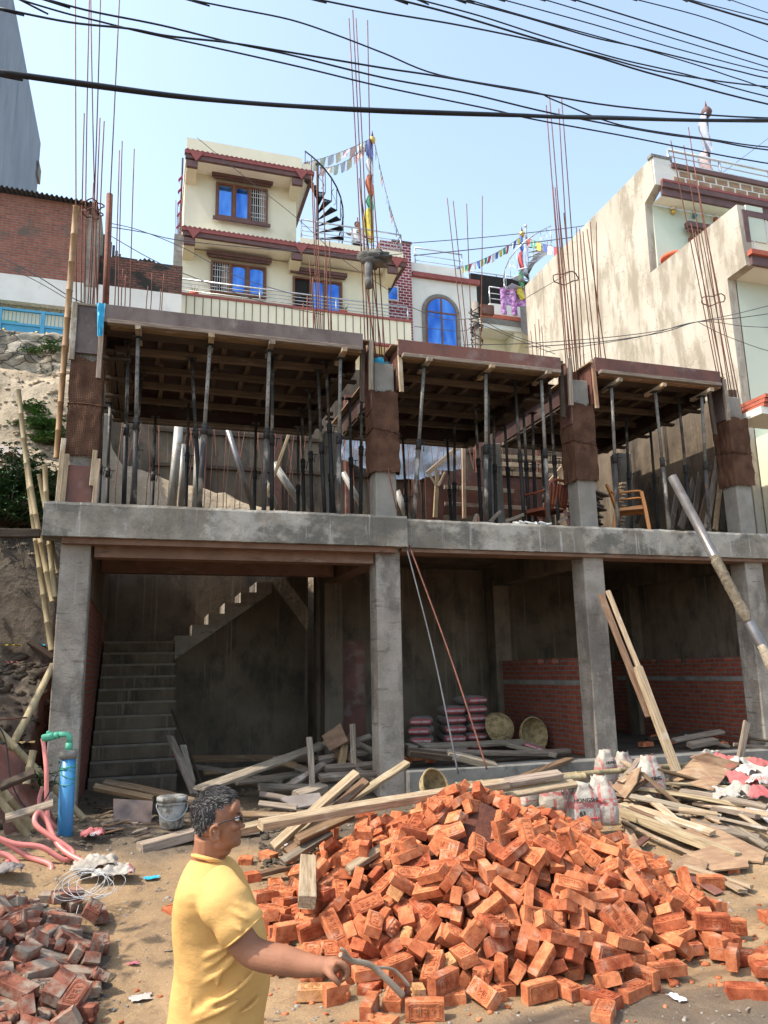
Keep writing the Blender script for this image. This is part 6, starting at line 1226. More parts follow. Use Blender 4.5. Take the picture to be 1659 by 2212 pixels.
plant('green plant spreading towards the tall brown bamboo', slope_pt(110, 960), 200, .11, 'leaf', (.2, .2, .13), seed=5)
plant('dry grass tuft on the stone retaining wall', P(108, 760, y=6.85), 50, .10, 'leaf', (.12, .05, .14), seed=6)
plant('weed on the face of the stone wall near its top', P(68, 762, y=6.8), 40, .08, 'leaf', (.1, .05, .06), seed=7)
plant('small weeds at the foot of the blue pipe', P(98, 1700, y=-.7), 40, .06, 'leaf_dark', (.08, .08, .1), seed=8)
m = MB(); r = random.Random(8)
for k in range(60):
    u = r.uniform(-5, 112); p = slope_pt(u, 1150+r.uniform(0, 30)); p.y -= .15; q = p+V((r.uniform(-.25, .25), r.uniform(-.1, .05), -r.uniform(.2, 1.0))); m.tube([p, p.lerp(q, .5)+V((r.uniform(-.1, .1), -.05, 0)), q], .005, 3)
setting(m.build('hanging_roots', 'root'), 'stuff', 'thin roots and dry stems hanging under the shrub', 'roots')
m = MB(); a = slope_pt(15, 1000); m.grid(lambda s, q: (a.x-.25+.5*s, a.y-.3+.5*q+.05*math.sin(s*8), a.z+.1+.05*math.sin(s*11+q*5)+.25*q), 14, 10); tag(m.build('old_sheet', 'sack_grey'), 'old olive tarpaulin folded at the left edge of the slope', 'tarpaulin')
# lumps, stones and clods scattered over the slope, bank and ground
def clods(name, label, pts, m, seed, r0, r1):
    r = random.Random(seed); q = MB()
    for p in pts: q.blob(p, r.uniform(r0, r1)*(1 if r.random() < .85 else 1.9), 5, .5, (1.2, 1, .7))
    setting(q.build(name, m), 'stuff', label, 'stones')
r = random.Random(21); pts = []
for k in range(420):
    x, y = r.uniform(-3.4, -1.25), r.uniform(2.8, 6.8); pts.append(V((x, y, hz(x, y)+.01)))
clods('slope_stones', 'loose stones and clods on the sandy slope', pts, 'sand_slope', 1, .012, .05)
pts = []
for k in range(600):
    x, y = r.uniform(-3.0, -1.2), r.uniform(-1.6, 2.3); pts.append(V((x, y, hz(x, y)+.01)))
clods('bank_clods', 'dark wet clods on the mud bank', pts, 'mud_dark', 2, .015, .06)
pts = []
for k in range(3600):
    x, y = r.uniform(-1.8, 6.5), r.uniform(-6.6, -.3); pts.append(V((x, y, gfn(x, y))))
clods('gravel', 'gravel and crumbs strewn on the ground', pts, 'concrete', 3, .003, .012)
pts = []
for k in range(500):
    u, v = r.uniform(560, 700), r.uniform(1800, 1870); p = P(u, v, z=.3); pts.append(V((p.x, p.y, gfn(p.x, p.y)+.005)))
    x, y = r.uniform(-1.4, 3.3), r.uniform(-1.5, 1.5); pts.append(V((x, y, gfn(x, y))))
clods('mud_clods', 'wet mud crumbs in front of the shops', pts, 'mud_dark', 4, .008, .03)
pts = []
for k in range(420):
    x, y = r.gauss(2.8, 1.5), r.gauss(-4.6, .6); pts.append(V((x, y, gfn(x, y)+.004)))
clods('brick_crumbs', 'red brick crumbs round the foot of the brick heap', pts, 'brick_new', 5, .005, .02)
# debris on the bank and ground
for u, v, w, h, mt_, lab in ((135, 1400, .22, .2, 'plastic_blue', 'scrap of blue plastic on the left bank'), (27, 1437, .16, .14, 'cloth_pink', 'pink rag on the left bank'), (28, 1400, .25, .12, 'flag_yellow', 'yellow plastic scrap at the left edge of the bank'), (48, 1610, .3, .18, 'wicker', 'yellowish crumpled rag under the bank bamboo')):
    p = slope_pt(u if u < 110 else 80, v); m = MB(); m.grid(lambda s, q, p=p, w=w, h=h: (p.x+w*(s-.5), p.y-.1+h*(q-.5), p.z+.04+.03*nz(s*6, q*6, p.x)), 8, 8); tag(m.build('plastic_scrap', mt_), lab, 'rubbish')
for u, v, w, h, mt_, lab in ((325, 1940, .13, .09, 'plastic_blue', 'small blue rag on the sunlit ground left of the man'), (305, 2118, .13, .10, 'sack_white', 'torn piece of brown paper left of the man'), (288, 2070, .07, .05, 'cloth_pink', 'pink and white paper scrap on the ground'), (1600, 1792+0, .14, .07, 'print_white', 'white plastic wrapper on the ground at the right'), (1458, 2112, .06, .12, 'print_white', 'white crumpled plastic at the foot of the brick heap'), (642, 1880, .25, .12, 'sack_white', 'white paper bag under the boards left of the brick heap'), (1070, 1990, .01, .01, 'print_white', '')):
    if not lab: continue
    p = P(u, v, z=.12); p.z = gfn(p.x, p.y)+.012; m = MB(); m.grid(lambda s, q, p=p, w=w, h=h: (p.x+w*(s-.5)+.01*math.sin(q*9), p.y+h*(q-.5), p.z+.025*abs(nz(s*7, q*7, p.x*3))), 9, 9); tag(m.build('litter', mt_), lab, 'litter')
q = MB()
for k in range(260):
    x, y = r.uniform(-1.5, 6.2), r.uniform(-6.4, -.6); a = r.uniform(0, 6.28); l = r.uniform(.02, .09); z = gfn(x, y)+.006; q.bar((x, y, z), (x+l*math.cos(a), y+l*math.sin(a), z+r.uniform(0, .01)), r.uniform(.003, .014), .003)
setting(q.build('wood_splinters', 'wood_grey'), 'stuff', 'wood splinters and straw strewn on the ground', 'splinters')
for k in range(26):
    u, v = r.uniform(195, 300), r.uniform(1745, 1815); p = P(u, v, z=.4); p.z = gfn(p.x, p.y)+r.uniform(.02, .06); a = r.uniform(-.6, .6); l = r.uniform(.12, .3)
    board('offcut', f'broken lath near the blue pipe, piece {k+1}', 'board', p, p+V((l*math.cos(a), l*math.sin(a), r.uniform(-.01, .05))), r.uniform(.02, .05), .015, r.choice(['wood_brown', 'wood_grey', 'wood_dark']), group='broken laths between the blue pipe and the bucket')
# off-picture trees on the left that shade the bank and the foot of the building
def tree(label, x, y, z0, h, cr, seed, n=2600, name='broadleaf_tree'):
    t = thing(name, label, 'tree', (x, y, z0), 'trees beyond the left edge'); r = random.Random(seed); T = MB()
    T.tube([(x, y, z0), (x+.1, y, z0+h*.3), (x-.05, y+.1, z0+h*.6), (x, y, z0+h*.8)], [.16, .13, .09, .04], 8)
    for k in range(9): a = r.uniform(0, 6.28); e = V((x+cr*.8*math.cos(a), y+cr*.8*math.sin(a), z0+h*r.uniform(.55, .95))); T.tube([(x, y, z0+h*r.uniform(.3, .6)), e], [.06, .015], 5)
    T.build('trunk', 'root', t); L = MB(); cl = [V((x+r.gauss(0, cr*.5), y+r.gauss(0, cr*.5), z0+h*(.62+.16*r.gauss(0, 1)))) for k in range(22)]
    for i in range(n):
        p = r.choice(cl)+V((r.gauss(0, .33), r.gauss(0, .33), r.gauss(0, .28))); d = V((r.uniform(-1, 1), r.uniform(-1, 1), r.uniform(-.6, .6))).normalized(); s = d.cross(V((r.uniform(-1, 1), r.uniform(-1, 1), 1))).normalized(); l = r.uniform(.12, .22)
        L.add([p, p+d*l*.5+s*l*.28, p+d*l, p+d*l*.5-s*l*.28], [(0, 1, 2, 3)])
    L.build('crown', 'leaf', t)
tree('leafy tree standing beyond the left edge beside the bank', -5.4, 1.3, 1.2, 6.6, 1.7, 1, 5200)
tree('leafy tree beyond the left edge close to the street', -5.8, -.9, .4, 6.6, 1.5, 2, 4200)
tree('small leafy tree beyond the left edge next to the rubble', -4.1, -3.7, .1, 4.0, .95, 3, 2400)
# ================================================================ TIMBER
G_R = 'loose boards in the heap beside the cement sacks'
def gnd(x, y): return gfn(x, y)
def lp(u, v, h, z=.2):
    """point h above the ground seen at this pixel"""
    p = P(u, v, z=z+h)
    for _ in range(4): p = P(u, v, z=gnd(p.x, p.y)+h)
    return p
RIGHT = [ # u0,v0,h0,u1,v1,h1,width,thick,material,label
 (930, 1668, .20, 1475, 1655, .42, .0, .0, '', ''),
 (985, 1730, .10, 1230, 1640, .42, .15, .04, 'wood_brown', 'wide brown board rising behind the standing sacks'),
 (1290, 1700, .06, 1130, 1760, .30, .12, .035, 'wood_grey', ''), (1345, 1645, .42, 1440, 1700, .35, .10, .03, 'wood_pale', ''), (1370, 1690, .35, 1570, 1700, .28, .14, .03, 'wood_pale', 'long pale board along the top of the right heap'),
 (1355, 1700, .30, 1600, 1740, .25, .09, .05, 'wood_pale', ''), (1360, 1720, .28, 1560, 1765, .20, .10, .03, 'wood_grey', ''), (1340, 1735, .24, 1540, 1800, .14, .11, .04, 'wood_pale', ''),
 (1345, 1755, .20, 1590, 1850, .07, .10, .09, 'wood_pale', 'thick squared beam lying at the front of the right heap'), (1330, 1765, .15, 1530, 1860, .05, .10, .03, 'wood_pale', ''),
 (1440, 1745, .22, 1655, 1790, .16, .12, .03, 'wood_grey', ''), (1470, 1710, .30, 1659, 1745, .25, .10, .04, 'wood_grey', ''), (1500, 1735, .25, 1659, 1760, .2, .11, .03, 'wood_pale', ''),
 (1400, 1680, .36, 1330, 1730, .28, .10, .03, 'wood_brown', ''), (1380, 1640, .45, 1330, 1700, .3, .09, .03, 'wood_grey', ''), (1300, 1710, .28, 1420, 1735, .22, .09, .03, 'wood_brown', ''),
 (1325, 1720, .2, 1380, 1770, .1, .09, .03, 'wood_grey', ''), (1360, 1745, .25, 1470, 1790, .12, .08, .03, 'wood_brown', ''), (1420, 1765, .2, 1540, 1835, .08, .10, .03, 'wood_pale', ''),
 (1355, 1810, .04, 1298, 1836, .12, .06, .03, 'wood_grey', 'short grey stick in front of the standing sacks'), (1398, 1808, .1, 1335, 1855, .04, .09, .02, 'ply_red', 'short red strip of plywood in front of the right heap'), (1330, 1862, .03, 1385, 1860, .03, .06, .03, 'ply_red', 'small red offcut on the sand'),
 (1400, 1845, .05, 1555, 1930, .02, .10, .015, 'ply_red', 'long pinkish strip of plywood on the sand'), (1560, 1900, .05, 1605, 1925, .03, .10, .03, 'wood_pale', ''), (1480, 1870, .06, 1620, 1915, .04, .1, .03, 'wood_pale', 'pale board lying lowest on the right'),
 (1423, 1915, .03, 1540, 1970, .03, .09, .04, 'wood_pale', 'grey plank half buried in the sand right of the brick heap'), (1560, 1770, .18, 1659, 1830, .06, .08, .03, 'wood_grey', ''), (1600, 1760, .2, 1665, 1800, .12, .08, .03, 'wood_pale', ''),
 (1340, 1690, .4, 1400, 1650, .5, .1, .03, 'wood_pale', ''), (1415, 1662, .45, 1520, 1690, .36, .12, .03, 'wood_brown', ''), (1395, 1700, .34, 1500, 1725, .3, .1, .03, 'wood_pale', ''), (1450, 1690, .38, 1620, 1730, .28, .1, .03, 'wood_grey', ''),
 (1370, 1765, .16, 1440, 1800, .1, .12, .03, 'wood_brown', ''), (1500, 1775, .16, 1640, 1810, .1, .11, .03, 'wood_grey', ''), (1395, 1720, .3, 1480, 1790, .12, .09, .03, 'wood_pale', ''), (1540, 1745, .22, 1640, 1765, .2, .1, .05, 'wood_grey', ''),
 (1385, 1668, .44, 1470, 1740, .25, .08, .03, 'wood_brown', ''), (1360, 1670, .42, 1455, 1668, .42, .1, .03, 'wood_pale', ''), (1335, 1740, .22, 1375, 1830, .05, .09, .02, 'ply_tan', ''), (1465, 1750, .25, 1550, 1760, .24, .1, .04, 'wood_pale', '')]
for k, (u0, v0, h0, u1, v1, h1, w, th, m, lab) in enumerate(RIGHT[1:]):
    board('board', lab or f'weathered loose board in the tangled heap beside the cement sacks', 'board', lp(u0, v0, h0), lp(u1, v1, h1), w, th, m, (random.uniform(-.3, .3), random.uniform(-.3, .3), 1), G_R, 1.6)
rb = random.Random(12)
for k in range(34):
    u, v = rb.uniform(1330, 1640), rb.uniform(1695, 1810); l = rb.uniform(40, 120); an = rb.gauss(.35, .45); h = .30*max(.12, 1-abs(v-1700)/130)
    if v > 1700+ (u-1330)*.5: v -= 45
    board('board', 'weathered loose board in the tangled heap beside the cement sacks', 'board', lp(u-l*math.cos(an)/2, v-l*math.sin(an)/2, h+rb.uniform(-.04, .06)), lp(u+l*math.cos(an)/2, v+l*math.sin(an)/2, h*.7+rb.uniform(-.04, .04)), rb.uniform(.05, .11), rb.uniform(.018, .035), rb.choice(['wood_grey', 'wood_grey', 'wood_brown', 'wood_pale']), (rb.uniform(-.5, .5), rb.uniform(-.5, .5), 1), G_R, 1.6)
def sheet_px(pts, h, th, m, lab, grp='plywood offcuts by the right heap', name='plywood_offcut'):
    q = [lp(u, v, hh) for (u, v), hh in zip(pts, h)]; n = (q[1]-q[0]).cross(q[2]-q[0]).normalized()
    if n.z < 0: n = -n
    # roughened outline
    out = []; r = random.Random(int(q[0].x*1000))
    for a, b in zip(q, q[1:]+q[:1]):
        L = (b-a).length; k = max(1, int(L/.06))
        for i in range(k): s = i/k; e = (b-a).normalized().cross(n)*r.uniform(-.005, .007)*(1 if i else 0); out.append(a.lerp(b, s)+e)
    return tag(MB().prism([p-n*th for p in out], n*th).build(name, m), lab, 'plywood', grp)
sheet_px([(1445, 1682), (1500, 1628+8), (1580, 1660), (1542, 1705)], [.42, .5, .46, .38], .02, 'ply_tan', 'square pale plywood offcut on top of the right heap')
sheet_px([(1490, 1635), (1525, 1625), (1600, 1650), (1560, 1668)], [.44, .48, .4, .4], .02, 'ply_tan', 'plywood offcut lying behind the square one')
sheet_px([(1482, 1800), (1494, 1762), (1655, 1840), (1648, 1862), (1580, 1855)], [.12, .2, .06, .03, .04], .016, 'ply_tan', 'large brown plywood triangle at the right edge')
sheet_px([(1470, 1850), (1545, 1822), (1615, 1850), (1618, 1872), (1540, 1880)], [.08, .12, .07, .04, .05], .016, 'ply_tan', 'torn brown plywood at the front of the right heap')
sheet_px([(1440, 1878), (1478, 1845), (1530, 1862), (1520, 1890)], [.06, .12, .08, .04], .016, 'ply_tan', 'small pale plywood piece tipped on the sand')
sheet_px([(1330, 1850), (1352, 1790), (1390, 1840), (1372, 1860)], [.04, .2, .1, .04], .016, 'ply_tan', 'plywood piece leaning in front of the right heap')
sheet_px([(1320, 1700), (1385, 1655), (1375, 1690), (1350, 1725)], [.28, .5, .42, .25], .016, 'ply_tan', 'bent plywood leaning behind the standing sacks')
sheet_px([(1285, 1855), (1380, 1828), (1400, 1840), (1320, 1868)], [.01, .01, .01, .01], .006, 'sack_white', 'flat pale cement paper on the sand before the sacks')
# boards leaning on the third column
board('leaning_board', 'dark brown board leaning on the third column', 'board', P(1402, 1548, y=-.9), P(1298, 1283, y=-.14), .09, .05, 'wood_brown', (0, 1, 0), 'boards leaning on the third column')
board('leaning_board', 'thin pale upper board of the pair leaning on the third column', 'board', P(1385, 1455, y=-.62), P(1313, 1276, y=-.16), .075, .035, 'wood_pale', (0, 1, 0), 'boards leaning on the third column')
board('leaning_board', 'bright long lower board standing in the right heap before the third column', 'board', P(1462, 1668, y=-1.3), P(1378, 1442, y=-.75), .12, .07, 'wood_pale', (0, 1, 0), 'boards leaning on the third column')
board('stake', 'short stake standing at the foot of the right shop opening', 'board', P(1596, 1652, y=-.5), P(1613, 1560, y=-.35), .10, .05, 'wood_grey', (0, 1, 0))
board('stake', 'thin board lying across the foot of the right stake', 'board', P(1585, 1608, y=-.4), P(1659, 1615, y=-.3), .05, .03, 'wood_grey', (0, 1, 0))
# scaffold pipe crusted with mortar leaning from the street
a, b = P(1700, 1500, y=-1.5), P(1452, 1030, y=-.25)
sp = thing('leaning_pipe', 'grey steel pipe crusted with mortar leaning on the slab edge at the right', 'pipe', a); d = b-a
foot = a-d*((a.z-gz(a.x+1.2, -2.6))/d.z); MB().tube([foot, b], .072, 20).build('tube', 'pipe_scaffold', sp); MB().tube([b-d*.002, b+d*.0015], .062, 20).build('pipe_end', 'hole', sp)
m = MB()
for s1, s0 in ((.60, .30), (.20, -.55)):
    n = 60; pts, rs = [], []
    for i in range(n+1):
        s = s1+(s0-s1)*i/n; e = min(1, min(i, n-i)/6); pts.append(a+d*s+V((-.012+.008*nz(i*.5, 1, s1), -.008, .006*nz(i*.6, 2, 1)))); rs.append(.062+.016*e+.010*nz(i*.45, 3, s1)*e)
    m.tube(pts, rs, 20); m.build('mortar_crust', 'mortar_crust', sp)
# two starter bars leaning from the slab on the second column
for (u0, v0, u1, v1, y0, y1, mt_, lab) in ((990, 1672, 877, 1178, -1.5, -.15, 'wire_grey', 'grey steel bar leaning from the brick heap to the slab edge'), (1052, 1662, 884, 1178, -1.5, -.15, 'rust', 'rusty ribbed bar leaning from the brick heap to the slab edge')):
    a, b = P(u0, v0, y=y0), P(u1, v1, y=y1); c = a.lerp(b, .5)+V((.05, 0, -.05)); tag(MB().tube(curve([a, c, b]), .011, 8).build('leaning_bar', mt_), lab, 'rebar')
tag(MB().tube([P(858, 1108, y=-.12), P(838, 1012, y=-.03)], .010, 6).build('leaning_bar', 'rust'), 'short ribbed bar leaning on the foot of the second upper column', 'rebar')
# long boards and bamboos on top of the brick heap
board('long_board', 'long pale beam lying across the top of the brick heap', 'board', P(565, 1782, y=-3.35), P(1095, 1692, y=-2.6), .11, .07, 'wood_pale', (0, -.25, 1), 'long boards lying on the brick heap')
board('long_board', 'second long beam hidden just behind the topmost one', 'board', P(505, 1795, y=-3.1), P(905, 1720, y=-2.5), .10, .06, 'wood_pale', (0, -.25, 1), 'long boards lying on the brick heap')
board('long_board', 'grey board end carrying on the long beam towards the bamboos', 'board', P(1040, 1700, y=-2.5), P(1210, 1672, y=-2.35), .13, .06, 'wood_grey', (0, -.3, 1), 'long boards lying on the brick heap')
board('long_board', 'wide board under the long beam pointing at the sacks', 'board', P(940, 1745, y=-2.7), P(1240, 1692, y=-2.4), .13, .04, 'wood_pale', (0, -.3, 1), 'long boards lying on the brick heap')
bamboo(P(985, 1697, y=-1.4), P(1620, 1640, y=-.6), .045, .04, 'long bamboo lying in front of the plinth', group='bamboos in front of the plinth', bend=.005)
bamboo(P(960, 1712, y=-2.2), P(1262, 1677, y=-2.1), .055, .05, 'short cut bamboo resting above the cement sacks', group='bamboos in front of the plinth', bend=0)
for a_, lab in (((590, 1830, -2.5, 770, 1670, -2.3, .10, .05, 'wood_pale'), 'first of the long boards fanning up behind the brick heap'), ((618, 1842, -2.55, 792, 1686, -2.2, .10, .05, 'wood_brown'), 'dark board in the fan behind the brick heap'), ((600, 1820, -2.45, 880, 1648, -1.4, .09, .05, 'wood_pale'), 'longest board of the fan reaching to the second column'), ((610, 1862, -2.7, 712, 1800, -2.5, .09, .05, 'wood_grey'), 'lowest short board of the fan'), ((640, 1815, -2.6, 760, 1760, -2.4, .1, .05, 'wood_brown'), 'brown board under the fan')):
    board('fanned_board', lab, 'board', P(a_[0], a_[1], y=a_[2]), P(a_[3], a_[4], y=a_[5]), a_[6], a_[7], a_[8], (0, -.4, 1), 'boards fanned out left of the brick heap')
board('board', 'short upright block standing end-on left of the brick heap', 'board', P(663, 1950, y=-4.15), P(665, 1858, y=-3.4), .13, .09, 'wood_pale', (0, -.5, 1))
board('board', 'board lying on the front left flank of the brick heap', 'board', P(750, 1880, y=-3.7), P(910, 1780, y=-3.4), .075, .05, 'wood_pale', (0, -.5, 1))
board('board', 'board on the ground behind the man pointing at the upright block', 'board', lp(508, 1902, .04), lp(650, 1868, .10), .08, .04, 'wood_brown', (0, 0, 1))
board('board', 'heavy grey beam on the mud left of the man', 'board', lp(300, 1832, .06), lp(430, 1798, .10), .16, .09, 'wood_grey', (0, 0, 1))
board('board', 'beam end continuing behind the head of the man', 'board', lp(418, 1805, .08), lp(560, 1790, .10), .14, .08, 'wood_grey', (0, 0, 1))
m = MB(); pts = curve([P(u, v, y=y) for u, v, y in ((735, 2062, -5.3), (760, 2075, -5.25), (800, 2085, -5.2), (835, 2115, -5.2), (870, 2150, -5.2))]); m.tube(pts, [.014+.008*i/len(pts) for i in range(len(pts))], 8); m.tube(curve([P(760, 2075, y=-5.25), P(745, 2055, y=-5.3), P(735, 2048, y=-5.3)]), .009, 6); m.tube(curve([P(812, 2090, y=-5.2), P(850, 2095, y=-5.1), P(885, 2130, y=-5.1)]), .010, 6)
tag(m.build('branch', 'branch'), 'bare forked branch lying in front of the brick heap', 'branch')
# timber jumble inside the left shop opening
LEFT = [(432, 1705, -.9, 700, 1608, 1.2, .18, .04, 'wood_grey', 'wide grey plank sloping up out of the left shop'), (380, 1640, 2.2, 720, 1640, 2.2, .12, .05, 'wood_brown', 'long brown board along the back of the left shop'), (415, 1655, 1.8, 610, 1690, 1.2, .09, .04, 'wood_grey', ''), (395, 1612, 1.4, 415, 1690, .6, .09, .04, 'wood_grey', 'board leaning on the foot of the stairs'),
 (372, 1535, 2.0, 438, 1700, .9, .04, .03, 'wood_dark', 'thin dark stick leaning by the stairs'), (366, 1590, 1.2, 420, 1718, .2, .10, .04, 'wood_grey', 'short board propped against the staircase edge'), (510, 1690, .2, 700, 1660, .8, .10, .04, 'wood_grey', ''), (560, 1700, .0, 790, 1700, .2, .10, .05, 'wood_grey', ''), (630, 1690, .3, 720, 1640, .9, .08, .04, 'wood_grey', ''),
 (668, 1595, .6, 675, 1722, .0, .08, .04, 'wood_grey', 'narrow board standing upright in the left jumble'), (762, 1565, .8, 764, 1658, .4, .08, .05, 'wood_grey', 'pale short post standing upright beside the second column'), (640, 1660, .6, 760, 1690, .3, .09, .04, 'wood_grey', ''), (700, 1600, 1.0, 790, 1660, .6, .12, .03, 'wood_brown', ''), (690, 1640, .9, 830, 1620, .9, .10, .05, 'wood_grey', ''), (720, 1620, 1.1, 800, 1590, 1.2, .08, .05, 'wood_grey', ''),
 (700, 1660, .4, 830, 1650, .4, .10, .06, 'wood_grey', ''), (690, 1680, .1, 840, 1672, .2, .12, .06, 'wood_grey', ''), (725, 1640, .8, 765, 1580, 1.0, .08, .05, 'wood_brown', ''), (745, 1600, 1.1, 800, 1625, 1.0, .12, .10, 'wood_grey', ''), (620, 1700, .1, 700, 1650, .5, .08, .05, 'wood_grey', ''), (590, 1640, 1.5, 690, 1670, 1.0, .09, .04, 'wood_brown', ''), (450, 1690, .8, 560, 1690, .7, .12, .04, 'wood_dark', ''), (440, 1670, 1.6, 640, 1650, 1.6, .08, .04, 'wood_brown', ''),
 (205, 1700, .3, 330, 1725, .1, .08, .06, 'wood_brown', 'short beam with a split end lying at the foot of the stairs'), (225, 1690, .5, 430, 1735, .0, .12, .05, 'wood_brown', 'longer brown beam behind the split one'), (640, 1720, -.2, 700, 1700, .1, .14, .10, 'wood_grey', ''), (770, 1660, .3, 830, 1700, .0, .06, .04, 'wood_grey', ''), (735, 1665, .5, 745, 1610, .8, .11, .03, 'wood_brown', ''), (780, 1610, .9, 835, 1640, .6, .07, .05, 'wood_grey', ''), (560, 1715, -.3, 640, 1730, -.3, .09, .03, 'wood_grey', ''), (640, 1745, -.6, 560, 1735, -.5, .1, .03, 'wood_grey', ''), (520, 1760, -.9, 700, 1765, -.9, .09, .04, 'wood_brown', '')]
for (u0, v0, y0, u1, v1, y1, w, th, m, lab) in LEFT:
    board('board', lab or 'grey weathered board in the jumble inside the left shop opening', 'board', P(u0, v0, y=y0), P(u1, v1, y=y1), w, th, m, (random.uniform(-.4, .4), -.5, 1), 'boards jumbled in the left shop opening', 1.5)
for pts, y, m, lab in (([(695, 1590), (735, 1562), (752, 1600), (712, 1622)], 1.0, 'ply_tan', 'plywood square tipped on top of the left jumble'), ([(600, 1722), (690, 1712), (700, 1735), (640, 1745)], -.3, 'sack_grey', 'grey panel lying flat before the left jumble'), ([(640, 1752), (745, 1735), (760, 1752), (660, 1790)], -.9, 'wood_grey', 'wide grey sheet on the mud by the fanned boards'), ([(245, 1725), (330, 1730), (325, 1800), (245, 1805)], -.5, 'ply_grey', 'upright plywood form side beside the bucket'), ([(250, 1805), (325, 1800), (395, 1760), (385, 1785), (300, 1830)], -.7, 'ply_red', 'red plywood strip behind the bucket')):
    q = [P(u, v, y=y-.3*(i in (2, 3))) for i, (u, v) in enumerate(pts)]; n = (q[1]-q[0]).cross(q[2]-q[0]).normalized(); tag(MB().prism(q, n*.02).build('plywood_offcut', m), lab, 'plywood', 'plywood scraps at the left shop')
# middle shop: timber before the cement
for (u0, v0, y0, u1, v1, y1, w, th, m) in ((878, 1612, .3, 1130, 1602, .9, .12, .05, 'wood_grey'), (880, 1632, .2, 1230, 1622, .6, .10, .04, 'wood_grey'), (905, 1622, .1, 1200, 1628, .4, .09, .05, 'wood_grey'), (880, 1625, .0, 1010, 1640, .0, .14, .08, 'wood_dark'), (965, 1628, .0, 1068, 1655, -.05, .15, .09, 'wood_grey'), (1070, 1602, .9, 1200, 1632, .3, .08, .05, 'wood_grey'), (880, 1600, .4, 960, 1640, .1, .06, .03, 'wood_dark')):
    board('board', 'grey board lying before the cement bags in the middle shop', 'board', P(u0, v0, y=y0), P(u1, v1, y=y1), w, th, m, (0, -.3, 1), 'boards before the cement bags')
for (u0, v0, y0, u1, v1, y1, w, th, m) in ((1455, 1600, .6, 1560, 1580, .6, .12, .04, 'wood_grey'), (1480, 1590, .7, 1575, 1612, .4, .10, .05, 'wood_grey'), (1490, 1610, .3, 1545, 1600, .4, .12, .08, 'wood_grey'), (1580, 1590, .2, 1659, 1600, .0, .05, .03, 'wood_dark'), (1400, 1598, 1.5, 1560, 1575, 1.5, .1, .04, 'wood_dark')):
    board('board', 'grey board lying on rubble in the right shop', 'board', P(u0, v0, y=y0), P(u1, v1, y=y1), w, th, m, (0, -.3, 1), 'boards in the right shop')
# upper right bay: stacked form boards, leaning boards
t = 0; a = P(1292, 1135, y=1.2)
for k in range(15):
    z = 4.18+k*.062; x0 = 6.85+.02*(k % 3)
    board('stacked_board', f'form board in the tall stack behind the orange chair, {ORD[k]} from the bottom', 'board', (x0, 1.0, z), (x0+.78+.1*(k % 4 == 2)+.03*(k % 3), 1.9-.02*k, z+.01), .30, .034, 'wood_grey' if k % 3 else 'wood_dark', (0, 0, 1), 'form boards stacked behind the orange chair', .6)
    for e in (.05, .7): board('spacer_block', f'small end block between boards of the stack, level {k+1}', 'board', (x0+e, .86-.01*k, z+.03), (x0+e+.09, .86-.01*k, z+.03), .09, .034, 'wood_pale', (0, 0, 1), 'end blocks in the board stack', .5) if e > .5 else None
for i, (u0, v0, u1, v1, y0, y1, w, m) in enumerate(((1450, 1140, 1478, 990, 1.6, 3.0, .12, 'wood_grey'), (1470, 1140, 1520, 960, 1.2, 2.2, .14, 'wood_grey'), (1495, 1142, 1515, 1010, .9, 1.6, .12, 'wood_grey'), (1510, 1143, 1545, 1000, .8, 1.3, .13, 'wood_brown'), (1525, 1143, 1552, 985, .6, 1.0, .12, 'wood_grey'), (1545, 1145, 1556, 1040, .5, .8, .10, 'wood_brown'), (1375, 1130, 1410, 1015, 2.6, 3.2, .08, 'wood_dark'), (1560, 1145, 1562, 900, .7, .9, .10, 'wood_dark'))):
    board('leaning_board', f'{ORD[i]} long board from the left leaning on the grey wall of the upper right bay', 'board', P(u0, v0, y=y0), P(u1, v1, y=y1), w, .03, m, (0, 1, 0), 'boards leaning in the upper right bay')
sw = thing('side_boundary_wall', 'dark grey party wall closing the upper right bay', 'wall', (9.9, 2, 4.14)); MB().box((9.9, .5, ZS), (10.05, 7.0, P(1523, 867, x=9.9).z)).build('wall', 'concrete_stain_shade', sw)
for i, (u, v, uu, vv, y) in enumerate(((1058, 1128, 1080, 1105, .2), (1090, 1127, 1130, 1112, .15), (1025, 1127, 1030, 1112, .3), (1205, 1130, 1222, 1118, .0))):
    board('offcut', f'small timber offcut on the middle slab edge, {ORD[i]} from the left', 'board', P(u, v, y=y), P(uu, vv, y=y), .07, .05, 'wood_grey', (0, 0, 1), 'offcuts on the slab edge')
m = MB(); c = P(1150, 1127, y=-.02); c.z = ZS+.03; m.tube(curve([c+V((.35*(k/16-.5)*2*(1 if k % 2 else .6), .05*math.sin(k*1.9), .02*math.sin(k*2.7))) for k in range(17)], 5), .016, 8); tag(m.build('rope', 'plaster_white'), 'tangle of white rope on the edge of the middle slab', 'rope')
m = MB(); c = P(214, 672, y=-.16); m.grid(lambda s, q: (c.x-.03+.10*s*(1-.4*q)+.03*q, c.y-.02*math.sin(s*6)+.03*nz(s*6, q*6, 1), c.z+.1-.46*q+.03*s), 10, 16); tag(m.build('plastic_bag', 'plastic_blue'), 'blue plastic bag hanging on the leftmost column form', 'bag')
m = MB(); c = P(822, 768, y=.1); c.z = 6.52; m.blob(c, .09, 8, .8, (1.5, 1, .4)); tag(m.build('plastic_bag', 'plastic_blue'), 'blue plastic scrap on top of the second column', 'bag')
